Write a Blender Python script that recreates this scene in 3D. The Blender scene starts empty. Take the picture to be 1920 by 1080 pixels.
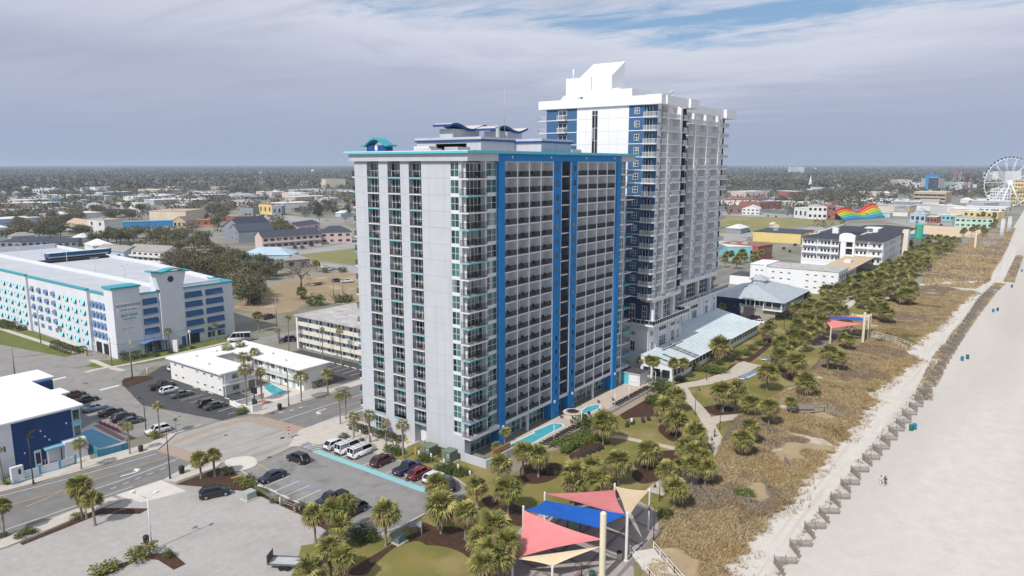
import bpy,bmesh,math,random
import numpy as np
from mathutils import Vector,Matrix
from mathutils.geometry import tessellate_polygon
random.seed(7); rng=np.random.default_rng(7)
SC=bpy.context.scene; COL=SC.collection
# survey
FP,CX,CY,HZ,CH=1345.0,960.0,540.0,308.0,53.0
PITCH=math.atan((CY-HZ)/FP); SP,CP=math.sin(PITCH),math.cos(PITCH)
TA=math.atan(1020/math.hypot(FP,CY-HZ))
AX,AY=math.sin(TA),math.cos(TA)
CAMX,CAMY=-94.0983,-79.7585
def G(u,v,z=0.0):
 dx=(u-CX)/FP; dy=(CY-v)/FP
 t=(CH-z)/(SP-dy*CP)
 x,y=t*dx,t*(CP+dy*SP)
 return(CAMX+x*AX+y*AY,CAMY-x*AY+y*AX)
ZV=dict(Q1=(0,680,0.37037),Q2=(0,420,0.25932),Q3=(0,280,0.18750),Q4=(330,280,0.18750),Q5=(400,440,0.25932),Q6=(400,700,0.35180),Q7=(640,220,0.31496),Q8=(640,550,0.31496),R1=(900,260,0.27778),R2=(900,540,0.29617),R3=(980,100,0.27778),R4=(1140,380,0.31496),R5=(1340,280,0.18519),R6=(1620,270,0.19443),R7=(1340,440,0.24067),R8=(1380,640,0.24067),S1=(780,840,0.25000),S2=(1200,840,0.25000),S3=(1140,620,0.24067),S4=(1600,480,0.38882),S7=(560,800,0.17708),S8=(880,680,0.22222),T1=(0,580,0.14815),T2=(160,600,0.16667),T3=(380,620,0.16667),T4=(0,780,0.14815),T5=(240,700,0.18519),T6=(500,880,0.18519),T7=(760,860,0.20374),T8=(1000,700,0.18519),P=(0,0,1.00000),U1=(200,540,0.09259),U2=(1140,200,0.12966),U3=(1140,460,0.14815),U4=(840,290,0.12036),U5=(1480,400,0.12966),U6=(1680,340,0.12966),U7=(1520,560,0.11111),U8=(540,560,0.12966))
def g(k,zx,zy,z=0.0):
 o=ZV[k]; return G(o[0]+zx*o[2],o[1]+zy*o[2],z)
def gs(k,*pts,z=0.0):
 return[g(k,a,b,z)for a,b in pts]
def Ps(*pts,z=0.0):
 return[G(a,b,z)for a,b in pts]
 # camera, sky, sun
cam_d=bpy.data.cameras.new('camera'); cam=bpy.data.objects.new('camera',cam_d); COL.objects.link(cam)
cam_d.sensor_width=36.0; cam_d.lens=36.0*FP/1920.0; cam_d.clip_start=0.5; cam_d.clip_end=60000
fx,fy=AY,AX
cam.location=(CAMX,CAMY,CH)
cam.rotation_euler=(math.pi/2-PITCH,0,math.atan2(fy,fx)-math.pi/2)
SC.camera=cam
SUN_EL=math.radians(46.5); SUN_DEV=math.radians(1.6)
sdir=Vector((-math.cos(SUN_DEV)*math.cos(SUN_EL),-math.sin(SUN_DEV)*math.cos(SUN_EL),math.sin(SUN_EL)))
W=bpy.data.worlds.new("World"); SC.world=W; W.use_nodes=True
wn=W.node_tree.nodes; wl=W.node_tree.links; wn.clear()
def wnode(t,**kw):
 n=wn.new(t)
 for k,v in kw.items():setattr(n,k,v)
 return n
def wmath(op,a,b=None,clamp=False):
 n=wnode('ShaderNodeMath',operation=op); n.use_clamp=clamp
 for i,v in enumerate((a,b)):
  if v is None:continue
  if isinstance(v,(int,float)):n.inputs[i].default_value=v
  else:wl.new(v,n.inputs[i])
 return n.outputs[0]
def wmix(f,a,b):
 n=wnode('ShaderNodeMix',data_type='RGBA')
 for s,v in((n.inputs[0],f),(n.inputs[6],a),(n.inputs[7],b)):
  if hasattr(v,'is_output'):wl.new(v,s)
  elif isinstance(v,tuple):s.default_value=(*v,1)
  else:s.default_value=v
 return n.outputs[2]
def wramp(x,lo,hi):
 n=wnode('ShaderNodeMapRange',interpolation_type='SMOOTHSTEP')
 wl.new(x,n.inputs[0]); n.inputs[1].default_value=lo; n.inputs[2].default_value=hi
 return n.outputs[0]
sky=wnode('ShaderNodeTexSky',sky_type='NISHITA'); sky.sun_disc=False
sky.sun_elevation=SUN_EL; sky.sun_rotation=math.atan2(sdir.x,sdir.y)
sky.air_density=1.0; sky.dust_density=1.2; sky.ozone_density=1.5; sky.altitude=50
tc=wnode('ShaderNodeTexCoord'); sep=wnode('ShaderNodeSeparateXYZ'); wl.new(tc.outputs['Generated'],sep.inputs[0])
zc=wmath('MAXIMUM',sep.outputs[2],0.012)
el=sep.outputs[2]
px_=wmath('DIVIDE',sep.outputs[0],wmath('ADD',zc,0.03)); py_=wmath('DIVIDE',sep.outputs[1],wmath('ADD',zc,0.03))
cmb=wnode('ShaderNodeCombineXYZ'); wl.new(px_,cmb.inputs[0]); wl.new(py_,cmb.inputs[1])
def wnoise(scale,detail,rough,dist=0.0,off=(0,0,0),sc=(1,1,1),rot=0.0):
 m=wnode('ShaderNodeMapping'); m.inputs['Location'].default_value=off; m.inputs['Scale'].default_value=sc
 m.inputs['Rotation'].default_value=(0,0,rot)
 wl.new(cmb.outputs[0],m.inputs[0])
 n=wnode('ShaderNodeTexNoise'); wl.new(m.outputs[0],n.inputs['Vector'])
 n.inputs['Scale'].default_value=scale; n.inputs['Detail'].default_value=detail
 n.inputs['Roughness'].default_value=rough; n.inputs['Distortion'].default_value=dist
 return n.outputs[0]
hd=math.atan2(fy,fx)
n_big=wnoise(0.55,8,0.6,0.5,(3.1,1.7,0),(1,1,1),-hd)
n_str=wnoise(0.8,7,0.62,0.9,(7.3,2.2,0),(1.0,0.35,1),-hd)
n_fine=wnoise(2.6,8,0.68,0.6,(1.3,9.2,0),(1.0,0.5,1),-hd)
lat=wmath('ADD',wmath('MULTIPLY',sep.outputs[0],AX),wmath('MULTIPLY',sep.outputs[1],-AY))
edge=wmath('ADD',0.150,wmath('MULTIPLY',wmath('ABSOLUTE',wmath('SUBTRACT',lat,0.24)),0.12))
edge=wmath('ADD',edge,wmath('MULTIPLY',wmath('SUBTRACT',n_big,0.5),0.085))
edge=wmath('ADD',edge,wmath('MULTIPLY',wmath('SUBTRACT',n_fine,0.5),0.05))
d_e=wmath('SUBTRACT',el,edge)
blue=wramp(d_e,-0.012,0.014)
wisp=wramp(wmath('ADD',wmath('MULTIPLY',n_str,0.62),wmath('MULTIPLY',n_fine,0.38)),0.45,0.60)
blue=wmath('MULTIPLY',blue,wmath('SUBTRACT',1.0,wmath('MULTIPLY',wisp,0.85)))
K=10.0
c_hor=tuple(K*v for v in(0.358,0.417,0.570)); c_mid=tuple(K*v for v in(0.445,0.490,0.63)); c_top=tuple(K*v for v in(0.68,0.71,0.81))
hband=wramp(wmath('ADD',el,wmath('MULTIPLY',wmath('SUBTRACT',n_str,0.5),0.09)),0.015,0.11)
tband=wramp(wmath('ADD',d_e,wmath('MULTIPLY',wmath('SUBTRACT',n_str,0.5),0.16)),-0.105,-0.012)
cloud=wmix(hband,c_hor,c_mid)
cloud=wmix(wmath('MULTIPLY',tband,wmath('ADD',0.62,wmath('MULTIPLY',n_fine,0.55)),True),cloud,c_top)
cloud=wmix(wmath('MULTIPLY',wramp(n_str,0.47,0.68),0.45),cloud,tuple(K*v for v in(0.35,0.40,0.535)))
bsky=wmix(0.52,sky.outputs[0],(K*0.225,K*0.425,K*0.70))
high=wramp(el,0.30,0.60)
low=wmix(blue,cloud,bsky)
full=wmix(high,low,wmix(0.62,sky.outputs[0],(K*0.76,K*0.82,K*0.92)))
bg=wnode('ShaderNodeBackground'); bg.inputs[1].default_value=0.1
wl.new(full,bg.inputs[0])
wo=wnode('ShaderNodeOutputWorld'); wl.new(bg.outputs[0],wo.inputs[0])
sl=bpy.data.lights.new('sun','SUN'); sl.energy=3.9; sl.angle=math.radians(0.53); sl.color=(1.0,0.965,0.915)
so=bpy.data.objects.new('sun',sl); COL.objects.link(so); so.rotation_euler=sdir.to_track_quat('Z','Y').to_euler()
so.location=(0,0,300)
vs=SC.view_settings; vs.view_transform='Standard'; vs.look='None'; vs.exposure=0.0; vs.gamma=1.0; vs.use_curve_mapping=False
SC.cycles.max_bounces=6; SC.cycles.diffuse_bounces=3; SC.cycles.glossy_bounces=3; SC.cycles.transparent_max_bounces=8
SC.cycles.use_denoising=True; SC.cycles.volume_bounces=1
# materials
MATS={}
def mat(name,c1,c2=None,scale=1.0,rough=0.8,metal=0.0,spec=0.35,bump=0.0,bscale=None,detail=6,rr=0.6,thr=(0.35,0.65),obj=False,coat=0.0,stretch=None):
 """A principled material whose colour wanders between c1 and c2 with a noise of the given scale (1/metre)."""
 if name in MATS:return MATS[name]
 m=bpy.data.materials.new(name); m.use_nodes=True; MATS[name]=m
 nt=m.node_tree; p=nt.nodes['Principled BSDF']
 p.inputs['Base Color'].default_value=(*c1,1); p.inputs['Roughness'].default_value=rough
 p.inputs['Metallic'].default_value=metal; p.inputs['Specular IOR Level'].default_value=spec
 if coat:p.inputs['Coat Weight'].default_value=coat
 if c2 is not None or bump:
  if obj:
   co=nt.nodes.new('ShaderNodeTexCoord').outputs['Object']
  else:
   co=nt.nodes.new('ShaderNodeNewGeometry').outputs['Position']
  if stretch:
   mp=nt.nodes.new('ShaderNodeMapping'); mp.inputs['Scale'].default_value=stretch
   nt.links.new(co,mp.inputs[0]); co=mp.outputs[0]
 if c2 is not None:
  n=nt.nodes.new('ShaderNodeTexNoise'); n.inputs['Scale'].default_value=scale; n.inputs['Detail'].default_value=detail
  n.inputs['Roughness'].default_value=rr
  nt.links.new(co,n.inputs['Vector'])
  mr=nt.nodes.new('ShaderNodeMapRange'); mr.inputs[1].default_value=thr[0]; mr.inputs[2].default_value=thr[1]
  nt.links.new(n.outputs[0],mr.inputs[0])
  mx=nt.nodes.new('ShaderNodeMix'); mx.data_type='RGBA'
  mx.inputs[6].default_value=(*c1,1); mx.inputs[7].default_value=(*c2,1)
  nt.links.new(mr.outputs[0],mx.inputs[0]); nt.links.new(mx.outputs[2],p.inputs['Base Color'])
 if bump:
  n2=nt.nodes.new('ShaderNodeTexNoise'); n2 .inputs['Scale'].default_value=bscale or scale*6; n2 .inputs['Detail'].default_value=5
  nt.links.new(co,n2 .inputs['Vector'])
  b=nt.nodes.new('ShaderNodeBump'); b.inputs['Strength'].default_value=bump; b.inputs['Distance'].default_value=0.15
  nt.links.new(n2 .outputs[0],b.inputs['Height']); nt.links.new(b.outputs[0],p.inputs['Normal'])
 return m
def addmix(m,c3,scale,thr,amount=1.0,detail=4,stretch=None):
 """Lay a second, larger blotch of colour over a material made by mat()."""
 nt=m.node_tree; p=nt.nodes['Principled BSDF']; L=p.inputs['Base Color'].links
 n=nt.nodes.new('ShaderNodeTexNoise'); n.inputs['Scale'].default_value=scale; n.inputs['Detail'].default_value=detail
 co=nt.nodes.new('ShaderNodeNewGeometry').outputs['Position']
 if stretch:
  mp=nt.nodes.new('ShaderNodeMapping'); mp.inputs['Scale'].default_value=stretch
  nt.links.new(co,mp.inputs[0]); co=mp.outputs[0]
 nt.links.new(co,n.inputs['Vector'])
 mr=nt.nodes.new('ShaderNodeMapRange'); mr.inputs[1].default_value=thr[0]; mr.inputs[2].default_value=thr[1]; mr.inputs[4].default_value=amount
 nt.links.new(n.outputs[0],mr.inputs[0])
 mx=nt.nodes.new('ShaderNodeMix'); mx.data_type='RGBA'; mx.inputs[7].default_value=(*c3,1)
 if L:nt.links.new(L[0].from_socket,mx.inputs[6])
 else:mx.inputs[6].default_value=p.inputs['Base Color'].default_value
 nt.links.new(mr.outputs[0],mx.inputs[0]); nt.links.new(mx.outputs[2],p.inputs['Base Color'])
 return m
def glassmat(name,cols,cell=1.3,rough=0.06):
 """Window glass: dark reflecting pane, with drawn curtains / rooms of different tone from pane to pane."""
 m=bpy.data.materials.new(name); m.use_nodes=True; MATS[name]=m
 nt=m.node_tree; p=nt.nodes['Principled BSDF']
 p.inputs['Roughness'].default_value=rough; p.inputs['Specular IOR Level'].default_value=0.6
 ge=nt.nodes.new('ShaderNodeNewGeometry')
 sn=nt.nodes.new('ShaderNodeVectorMath'); sn.operation='SNAP'
 sn.inputs[1].default_value=(cell,cell,2.9)
 ad=nt.nodes.new('ShaderNodeVectorMath'); ad.operation='ADD'; ad.inputs[1].default_value=(0.37,0.41,-1.35)
 nt.links.new(ge.outputs['Position'],ad.inputs[0]); nt.links.new(ad.outputs[0],sn.inputs[0])
 wnz=nt.nodes.new('ShaderNodeTexWhiteNoise'); wnz.noise_dimensions='3D'; nt.links.new(sn.outputs[0],wnz.inputs['Vector'])
 cr=nt.nodes.new('ShaderNodeValToRGB'); cr.color_ramp.interpolation='CONSTANT'
 e=cr.color_ramp.elements
 for i,(pos,c)in enumerate(cols):
  if i<2:q=e[i]; q.position=pos
  else:q=e.new(pos)
  q.color=(*c,1)
 nt.links.new(wnz.outputs['Value'],cr.inputs[0]); nt.links.new(cr.outputs[0],p.inputs['Base Color'])
 return m
 # mesh building
class MB:
 def __init__(s):s.v=[]; s.f=[]; s.m=[]; s.mats=[]; s.T=None; s.sm=[]
 def slot(s,m):
  if m not in s.mats:s.mats.append(m)
  return s.mats.index(m)
 def add(s,vs,fs,m,smooth=False):
  o=len(s.v); k=s.slot(m)
  if s.T is not None:vs=[tuple(s.T@Vector(v))for v in vs]
  s.v.extend(vs); s.f.extend([tuple(i+o for i in f)for f in fs]); s.m.extend([k]*len(fs)); s.sm.extend([smooth]*len(fs))
 def box(s,x0,x1,y0,y1,z0,z1,m):
  if x0>x1:x0,x1=x1,x0
  if y0>y1:y0,y1=y1,y0
  if z0>z1:z0,z1=z1,z0
  s.add([(x0,y0,z0),(x1,y0,z0),(x1,y1,z0),(x0,y1,z0),(x0,y0,z1),(x1,y0,z1),(x1,y1,z1),(x0,y1,z1)],[(0,3,2,1),(4,5,6,7),(0,1,5,4),(1,2,6,5),(2,3,7,6),(3,0,4,7)],m)
 def prism(s,pts,z0,z1,m,top=None):
  n=len(pts)
  ar=sum(pts[i][0]*pts[(i+1)%n][1]-pts[(i+1)%n][0]*pts[i][1]for i in range(n))
  if ar<0:pts=pts[::-1]
  zs0=z0 if isinstance(z0,(list,tuple))else[z0]*n; zs1=z1 if isinstance(z1,(list,tuple))else[z1]*n
  if ar<0:
   if isinstance(z0,(list,tuple)):zs0=zs0[::-1]
   if isinstance(z1,(list,tuple)):zs1=zs1[::-1]
  vs=[(p[0],p[1],zs0[i])for i,p in enumerate(pts)]+[(p[0],p[1],zs1[i])for i,p in enumerate(pts)]
  s.add(vs,[(i,(i+1)%n,n+(i+1)%n,n+i)for i in range(n)],m)
  tri=tessellate_polygon([[Vector((p[0],p[1],0))for p in pts]])
  def up(t):
   a,b,c=(pts[i]for i in t)
   return t if(b[0]-a[0])*(c[1]-a[1])-(b[1]-a[1])*(c[0]-a[0])>0 else(t[0],t[2],t[1])
  tri=[up(t)for t in tri]
  s.add(vs[n:],tri,top or m); s.add(vs[:n],[(a,c,b)for a,b,c in tri],m)
 def vprism(s,prof,a0,a1,axis,m):
  """extrude a profile of (horizontal, z) pairs along 'x' or 'y'."""
  n=len(prof)
  def P(h,z,a):return(a,h,z)if axis=='x' else(h,a,z)
  vs=[P(h,z,a0)for h,z in prof]+[P(h,z,a1)for h,z in prof]
  ar=sum(prof[i][0]*prof[(i+1)%n][1]-prof[(i+1)%n][0]*prof[i][1]for i in range(n))
  fs=[(i,(i+1)%n,n+(i+1)%n,n+i)for i in range(n)]
  tri=tessellate_polygon([[Vector((p[0],p[1],0))for p in prof]])
  fs+=[tuple(t)for t in tri]+[tuple(n+i for i in reversed(t))for t in tri]
  s.add(vs,fs,m)
  s.fixn=True
 def quad(s,a,b,c,d,m):s.add([a,b,c,d],[(0,1,2,3)],m)
 def cyl(s,x,y,z0,z1,r,m,n=10,r1=None,smooth=True):
  r1=r if r1 is None else r1
  vs=[(x+r*math.cos(6.28319*i/n),y+r*math.sin(6.28319*i/n),z0)for i in range(n)]
  vs+=[(x+r1*math.cos(6.28319*i/n),y+r1*math.sin(6.28319*i/n),z1)for i in range(n)]
  s.add(vs,[(i,(i+1)%n,n+(i+1)%n,n+i)for i in range(n)],m,smooth)
  s.add(vs,[tuple(range(n,2*n)),tuple(range(n-1,-1,-1))],m)
 def bar(s,p,q,r,m,n=6,r1=None):
  p,q=Vector(p),Vector(q); d=q-p
  if d.length<1e-6:return
  r1=r if r1 is None else r1
  u=d.orthogonal().normalized(); w=d.normalized().cross(u)
  vs=[]
  for c,rr in((p,r),(q,r1)):
   for i in range(n):
    a=6.28319*(i+.5)/n; vs.append(tuple(c+u*rr*math.cos(a)+w*rr*math.sin(a)))
  s.add(vs,[(i,(i+1)%n,n+(i+1)%n,n+i)for i in range(n)]+[tuple(range(n-1,-1,-1)),tuple(range(n,2*n))],m,n>4)
 def tube(s,pts,r,m,n=6):
  for a,b in zip(pts,pts[1:]):s.bar(a,b,r,m,n)
 def sphere(s,x,y,z,r,m,nu=10,nv=6,sx=1,sy=1,sz=1):
  vs=[(x,y,z+r*sz)]
  for j in range(1,nv):
   t=math.pi*j/nv
   for i in range(nu):
    a=6.28319*i/nu; vs.append((x+r*sx*math.sin(t)*math.cos(a),y+r*sy*math.sin(t)*math.sin(a),z+r*sz*math.cos(t)))
  vs.append((x,y,z-r*sz)); fs=[]
  for i in range(nu):fs.append((0,1+i,1+(i+1)%nu))
  for j in range(nv-2):
   for i in range(nu):
    a=1+j*nu+i; b=1+j*nu+(i+1)%nu; fs.append((a,a+nu,b+nu,b))
  e=len(vs)-1; o=1+(nv-2)*nu
  for i in range(nu):fs.append((e,o+(i+1)%nu,o+i))
  s.add(vs,fs,m,True)
 def mesh(s,name):
  me=bpy.data.meshes.new(name); me.from_pydata(s.v,[],s.f)
  for m in s.mats:me.materials.append(m)
  me.polygons.foreach_set('material_index',s.m)
  me.polygons.foreach_set('use_smooth',s.sm)
  if getattr(s,'fixn',False):
   bm=bmesh.new(); bm.from_mesh(me); bmesh.ops.recalc_face_normals(bm,faces=bm.faces); bm.to_mesh(me); bm.free()
  me.update(); return me
 def build(s,name,parent=None,loc=None,rz=None):
  return link(name,s.mesh(name),parent,loc,rz)
def link(name,me,parent=None,loc=None,rz=None):
 o=bpy.data.objects.new(name,me); COL.objects.link(o)
 if parent is not None:o.parent=parent
 if loc is not None:o.location=loc
 if rz is not None:o.rotation_euler=(0,0,rz)
 return o
def tag(o,label,cat,group=None):
 o['label']=label; o['category']=cat
 if group:o['group']=group
 return o
def thing(name,label,cat,loc=(0,0,0),rz=0.0,group=None,s=1.0):
 o=bpy.data.objects.new(name,None); COL.objects.link(o)
 o.location=loc if len(loc)==3 else(*loc,0); o.rotation_euler=(0,0,rz); o.empty_display_size=0.3
 if s!=1.0:o.scale=(s,s,s)if isinstance(s,(int,float))else s
 return tag(o,label,cat,group)
def struct(o,label=None):
 o['kind']='structure'
 if label:o['label']=label
 return o
def stuff(o,label=None,cat=None):
 o['kind']='stuff'
 if label:o['label']=label
 if cat:o['category']=cat
 return o
def dup(root,loc,rz=0.0,label=None,group=None,s=None,cat=None,mats=None):
 """copy a thing with its parts and sub-parts (shared mesh data)"""
 r=root.copy(); COL.objects.link(r); r.location=loc if len(loc)==3 else(*loc,0); r.rotation_euler=(0,0,rz)
 if s is not None:r.scale=(s,s,s)if isinstance(s,(int,float))else s
 if label:r['label']=label
 if group:r['group']=group
 if cat:r['category']=cat
 for ch in KIDS(root):
  c=ch.copy(); COL.objects.link(c); c.parent=r
  for gc in KIDS(ch):
   d=gc.copy(); COL.objects.link(d); d.parent=c
 return r
_kids={}
def KIDS(o):
 if o.name not in _kids:_kids[o.name]=list(o.children)
 return _kids[o.name]
ORD=['','first','second','third','fourth','fifth','sixth','seventh','eighth','ninth','tenth','eleventh','twelfth','thirteenth','fourteenth','fifteenth','sixteenth','seventeenth','eighteenth','nineteenth','twentieth']
def ordn(i):
 if i<=20:return ORD[i]
 t=['','','twenty','thirty','forty','fifty','sixty','seventy','eighty','ninety'][i//10%10]; u=i%10
 h='' if i<100 else('hundred and ' if i<200 else 'two hundred and ')
 r=i%100
 if r and r<=20:return h+ORD[r]
 return h+(t+'-'+ORD[u]if u else t[:-1]+'ieth')
def sheet(name,pts,z,m,thick=0.0,label=None):
 b=MB()
 if thick:b.prism(pts,z-thick,z,m)
 else:
  tri=tessellate_polygon([[Vector((p[0],p[1],0))for p in pts]])
  tri=[t if(pts[t[1]][0]-pts[t[0]][0])*(pts[t[2]][1]-pts[t[0]][1])-(pts[t[1]][1]-pts[t[0]][1])*(pts[t[2]][0]-pts[t[0]][0])>0 else(t[0],t[2],t[1])for t in tri]
  b.add([(p[0],p[1],z)for p in pts],[tuple(t)for t in tri],m)
 return struct(b.build(name),label)
def smooth_pts(pts,k=6,closed=False):
 out=[]; n=len(pts)
 rngi=range(n)if closed else range(n-1)
 for i in rngi:
  if closed:p0,p1,p2,p3=(pts[(i+j-1)%n]for j in range(4))
  else:p0,p1,p2,p3=pts[max(i-1,0)],pts[i],pts[i+1],pts[min(i+2,n-1)]
  for j in range(k):
   t=j/k
   out.append(tuple(0.5*((2*p1[d])+(-p0[d]+p2[d])*t+(2*p0[d]-5*p1[d]+4*p2[d]-p3[d])*t*t+(-p0[d]+3*p1[d]-3*p2[d]+p3[d])*t**3)for d in range(len(p1))))
 if not closed:out.append(tuple(pts[-1]))
 return out
def ribbon_pts(pts,w,k=6):
 c=smooth_pts(pts,k)if k>1 else pts; L=[]; R=[]
 for i,p in enumerate(c):
  a=c[max(i-1,0)]; b=c[min(i+1,len(c)-1)]
  dx,dy=b[0]-a[0],b[1]-a[1]; l=math.hypot(dx,dy)or 1
  ww=w if isinstance(w,(int,float))else w[0]+(w[1]-w[0])*i/(len(c)-1)
  L.append((p[0]-dy/l*ww/2,p[1]+dx/l*ww/2)); R.append((p[0]+dy/l*ww/2,p[1]-dx/l*ww/2))
 return L,R
def ribbon(name,pts,w,z,m,k=6,thick=0.0,label=None):
 L,R=ribbon_pts(pts,w,k); b=MB(); n=len(L)
 for i in range(n-1):
  b.quad((*R[i],z),(*R[i+1],z),(*L[i+1],z),(*L[i],z),m)
  if thick:
   b.quad((*R[i],z-thick),(*R[i+1],z-thick),(*R[i+1],z),(*R[i],z),m)
   b.quad((*L[i+1],z-thick),(*L[i],z-thick),(*L[i],z),(*L[i+1],z),m)
 return struct(b.build(name),label)
def line(b,p,q,w,z,m):
 dx,dy=q[0]-p[0],q[1]-p[1]; l=math.hypot(dx,dy); nx,ny=-dy/l*w/2,dx/l*w/2
 b.quad((p[0]-nx,p[1]-ny,z),(q[0]-nx,q[1]-ny,z),(q[0]+nx,q[1]+ny,z),(p[0]+nx,p[1]+ny,z),m)
 # GROUND
M_town=mat('town_ground',(.26,.24,.205),(.175,.165,.11),.035,.95,bump=.3,bscale=.5,thr=(.4,.6))
addmix(M_town,(.30,.27,.24),.012,(.5,.62),.7)
M_sand=mat('beach_sand',(.530,.487,.437),(.598,.552,.500),.35,.95,spec=.15,bump=.6,bscale=2.2,detail=8,rr=.7)
addmix(M_sand,(.47,.425,.375),.022,(.42,.66),.85,stretch=(.25,1.6,1))
M_sandtrack=mat('packed_sand',(.540,.497,.447),(.605,.560,.508),.5,.95,spec=.15,bump=.35,bscale=3.0)
addmix(M_sandtrack,(.50,.44,.375),.5,(.5,.62),.7,stretch=(.06,2.5,1))
M_dune=mat('dune_soil',(.40,.305,.185),(.33,.25,.15),.5,.97,spec=.1,bump=.6,bscale=2.5,detail=8)
addmix(M_dune,(.52,.455,.375),.16,(.55,.66),.9)
M_lawn=mat('winter_lawn',(.235,.19,.065),(.16,.165,.045),.16,.95,spec=.1,bump=.4,bscale=6,detail=8,thr=(.38,.62))
addmix(M_lawn,(.33,.255,.125),.09,(.50,.66),.8)
M_green=mat('green_lawn',(.115,.145,.035),(.16,.165,.055),.3,.95,spec=.1,bump=.4,bscale=6)
M_mulch=mat('mulch',(.060,.033,.022),(.095,.055,.038),1.5,.95,spec=.1,bump=.6,bscale=8)
M_asph=mat('road_asphalt',(.175,.168,.162),(.215,.205,.197),.5,.9,spec=.2,bump=.15,bscale=12,detail=8)
addmix(M_asph,(.13,.125,.12),.25,(.55,.70),.55,stretch=(.12,1.2,1))
M_asph2=mat('side_street_asphalt',(.245,.23,.215),(.285,.27,.25),.3,.9,spec=.2,bump=.15,bscale=12,detail=8)
addmix(M_asph2,(.17,.16,.15),.35,(.58,.68),.5)
M_lot=mat('lot_asphalt',(.225,.215,.205),(.265,.25,.24),.5,.9,spec=.2,bump=.15,bscale=12)
addmix(M_lot,(.13,.125,.12),.30,(.54,.70),.65)
addmix(M_lot,(.29,.28,.265),.8,(.60,.72),.5,stretch=(.25,1,1))
M_dark=mat('fresh_asphalt',(.065,.064,.066),(.085,.083,.084),.6,.85,spec=.25,bump=.15,bscale=12)
M_gravel=mat('gravel',(.36,.335,.315),(.43,.405,.385),.9,.95,spec=.15,bump=.5,bscale=7,detail=10,rr=.75)
addmix(M_gravel,(.30,.275,.255),.12,(.50,.70),.6)
M_conc=mat('concrete',(.47,.42,.365),(.54,.49,.435),.7,.9,spec=.2,bump=.1,bscale=9)
M_conc2=mat('pale_concrete',(.55,.51,.45),(.61,.57,.51),.5,.9,spec=.2)
M_interx=mat('brushed_concrete',(.33,.31,.285),(.38,.355,.33),.4,.9,spec=.2,bump=.15,bscale=8)
addmix(M_interx,(.22,.205,.19),.4,(.53,.68),.6,stretch=(.15,1.4,1))
M_brick=mat('brick_paving',(.33,.25,.195),(.38,.30,.24),2.0,.9,spec=.2)
M_plaza=mat('plaza_paving',(.34,.30,.28),(.40,.36,.335),.7,.9,spec=.2)
M_plazad=mat('plaza_band',(.20,.17,.16),(.24,.20,.19),1.0,.9,spec=.2)
M_line=mat('road_paint',(.72,.71,.68),(.60,.59,.56),1.5,.7,thr=(.4,.7))
M_yel=mat('yellow_paint',(.62,.38,.09),(.52,.34,.12),1.5,.7)
M_teal=mat('teal_paint',(.20,.52,.55),(.30,.44,.45),.9,.7,thr=(.35,.65))
M_bluep=mat('blue_paint',(.20,.26,.40),(.235,.235,.26),1.6,.8,thr=(.42,.52))
M_redclay=mat('red_paving',(.33,.17,.12),(.40,.22,.16),1.0,.9)
M_kerb=mat('kerb',(.50,.47,.43),(.42,.39,.36),1.2,.9)
M_cover=mat('iron_cover',(.05,.046,.044),None,rough=.7)
M_sea=mat('sea',(.05,.09,.10),None,rough=.1)
def rect(x0,x1,y0,y1):return[(x0,y0),(x1,y0),(x1,y1),(x0,y1)]
sheet('ground',rect(-30000,45000,-45000,45000),-0.02,M_town)
sheet('beach',[(-200,-400),(3000,-420),(3000,-47),(700,-56),(480,-56),(300,-50),(130,-42),(90,-44),(50,-46),(0,-45),(-40,-45),(-200,-45)],0.0,M_sand)
sheet('sand_track',ribbon_pts([(-60,-53.3),(0,-53.2),(40,-54.2),(80,-55.3),(125,-56.2),(190,-57.8),(250,-59.3),(300,-62.5),(380,-64),(484,-62.6)],4.4)[0]+ribbon_pts([(-60,-53.3),(0,-53.2),(40,-54.2),(80,-55.3),(125,-56.2),(190,-57.8),(250,-59.3),(300,-62.5),(380,-64),(484,-62.6)],4.4)[1][::-1],.004,M_sandtrack)
dune_edge=[(-70,-48.5),(-30,-49.5),(-8.6,-50.4),(8,-50.2),(25,-51.0),(45,-51.6),(60,-51.9),(70,-51.6),(81,-52.2),(84,-49.5),(95,-51.5),(115,-53.7),(124.5,-54.8),(128,-53),(134.5,-50.5),(150,-51.5),(175,-54),(200,-54.6),(230,-56.0),(255,-57.5),(262,-57.0),(266,-46),(262,-38)]
dune_in=[(262,-33),(200,-32),(160,-30),(125,-32),(118,-33),(100,-34),(84,-36),(66,-32),(50,-31),(38,-33),(25,-36),(14,-37),(3,-37),(-5,-39.5),(-12,-41.5),(-40,-46),(-70,-46)]
_re=random.Random(2)
def fray(pts,amp,step=.8):
 out=[]
 for a,b in zip(pts,pts[1:]):
  n=max(1,int(math.hypot(b[0]-a[0],b[1]-a[1])/step))
  for i in range(n):
   x=a[0]+(b[0]-a[0])*i/n; out.append((x,a[1]+(b[1]-a[1])*i/n+amp*(.6*math.sin(x*.55+2*math.sin(x*.13))+.5*math.sin(x*1.7)+_re.uniform(-.6,.6))))
 return out+[pts[-1]]
dune_edge=fray(dune_edge,.75)
sheet('dunes',dune_edge+dune_in,.012,M_dune)
dune2=[(270,-57.5),(300,-61),(330,-60),(400,-60.5),(480,-60),(640,-58),(640,-40),(480,-36),(400,-32),(330,-33),(290,-35),(268,-38)]
sheet('dunes',dune2,.012,M_dune)
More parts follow.
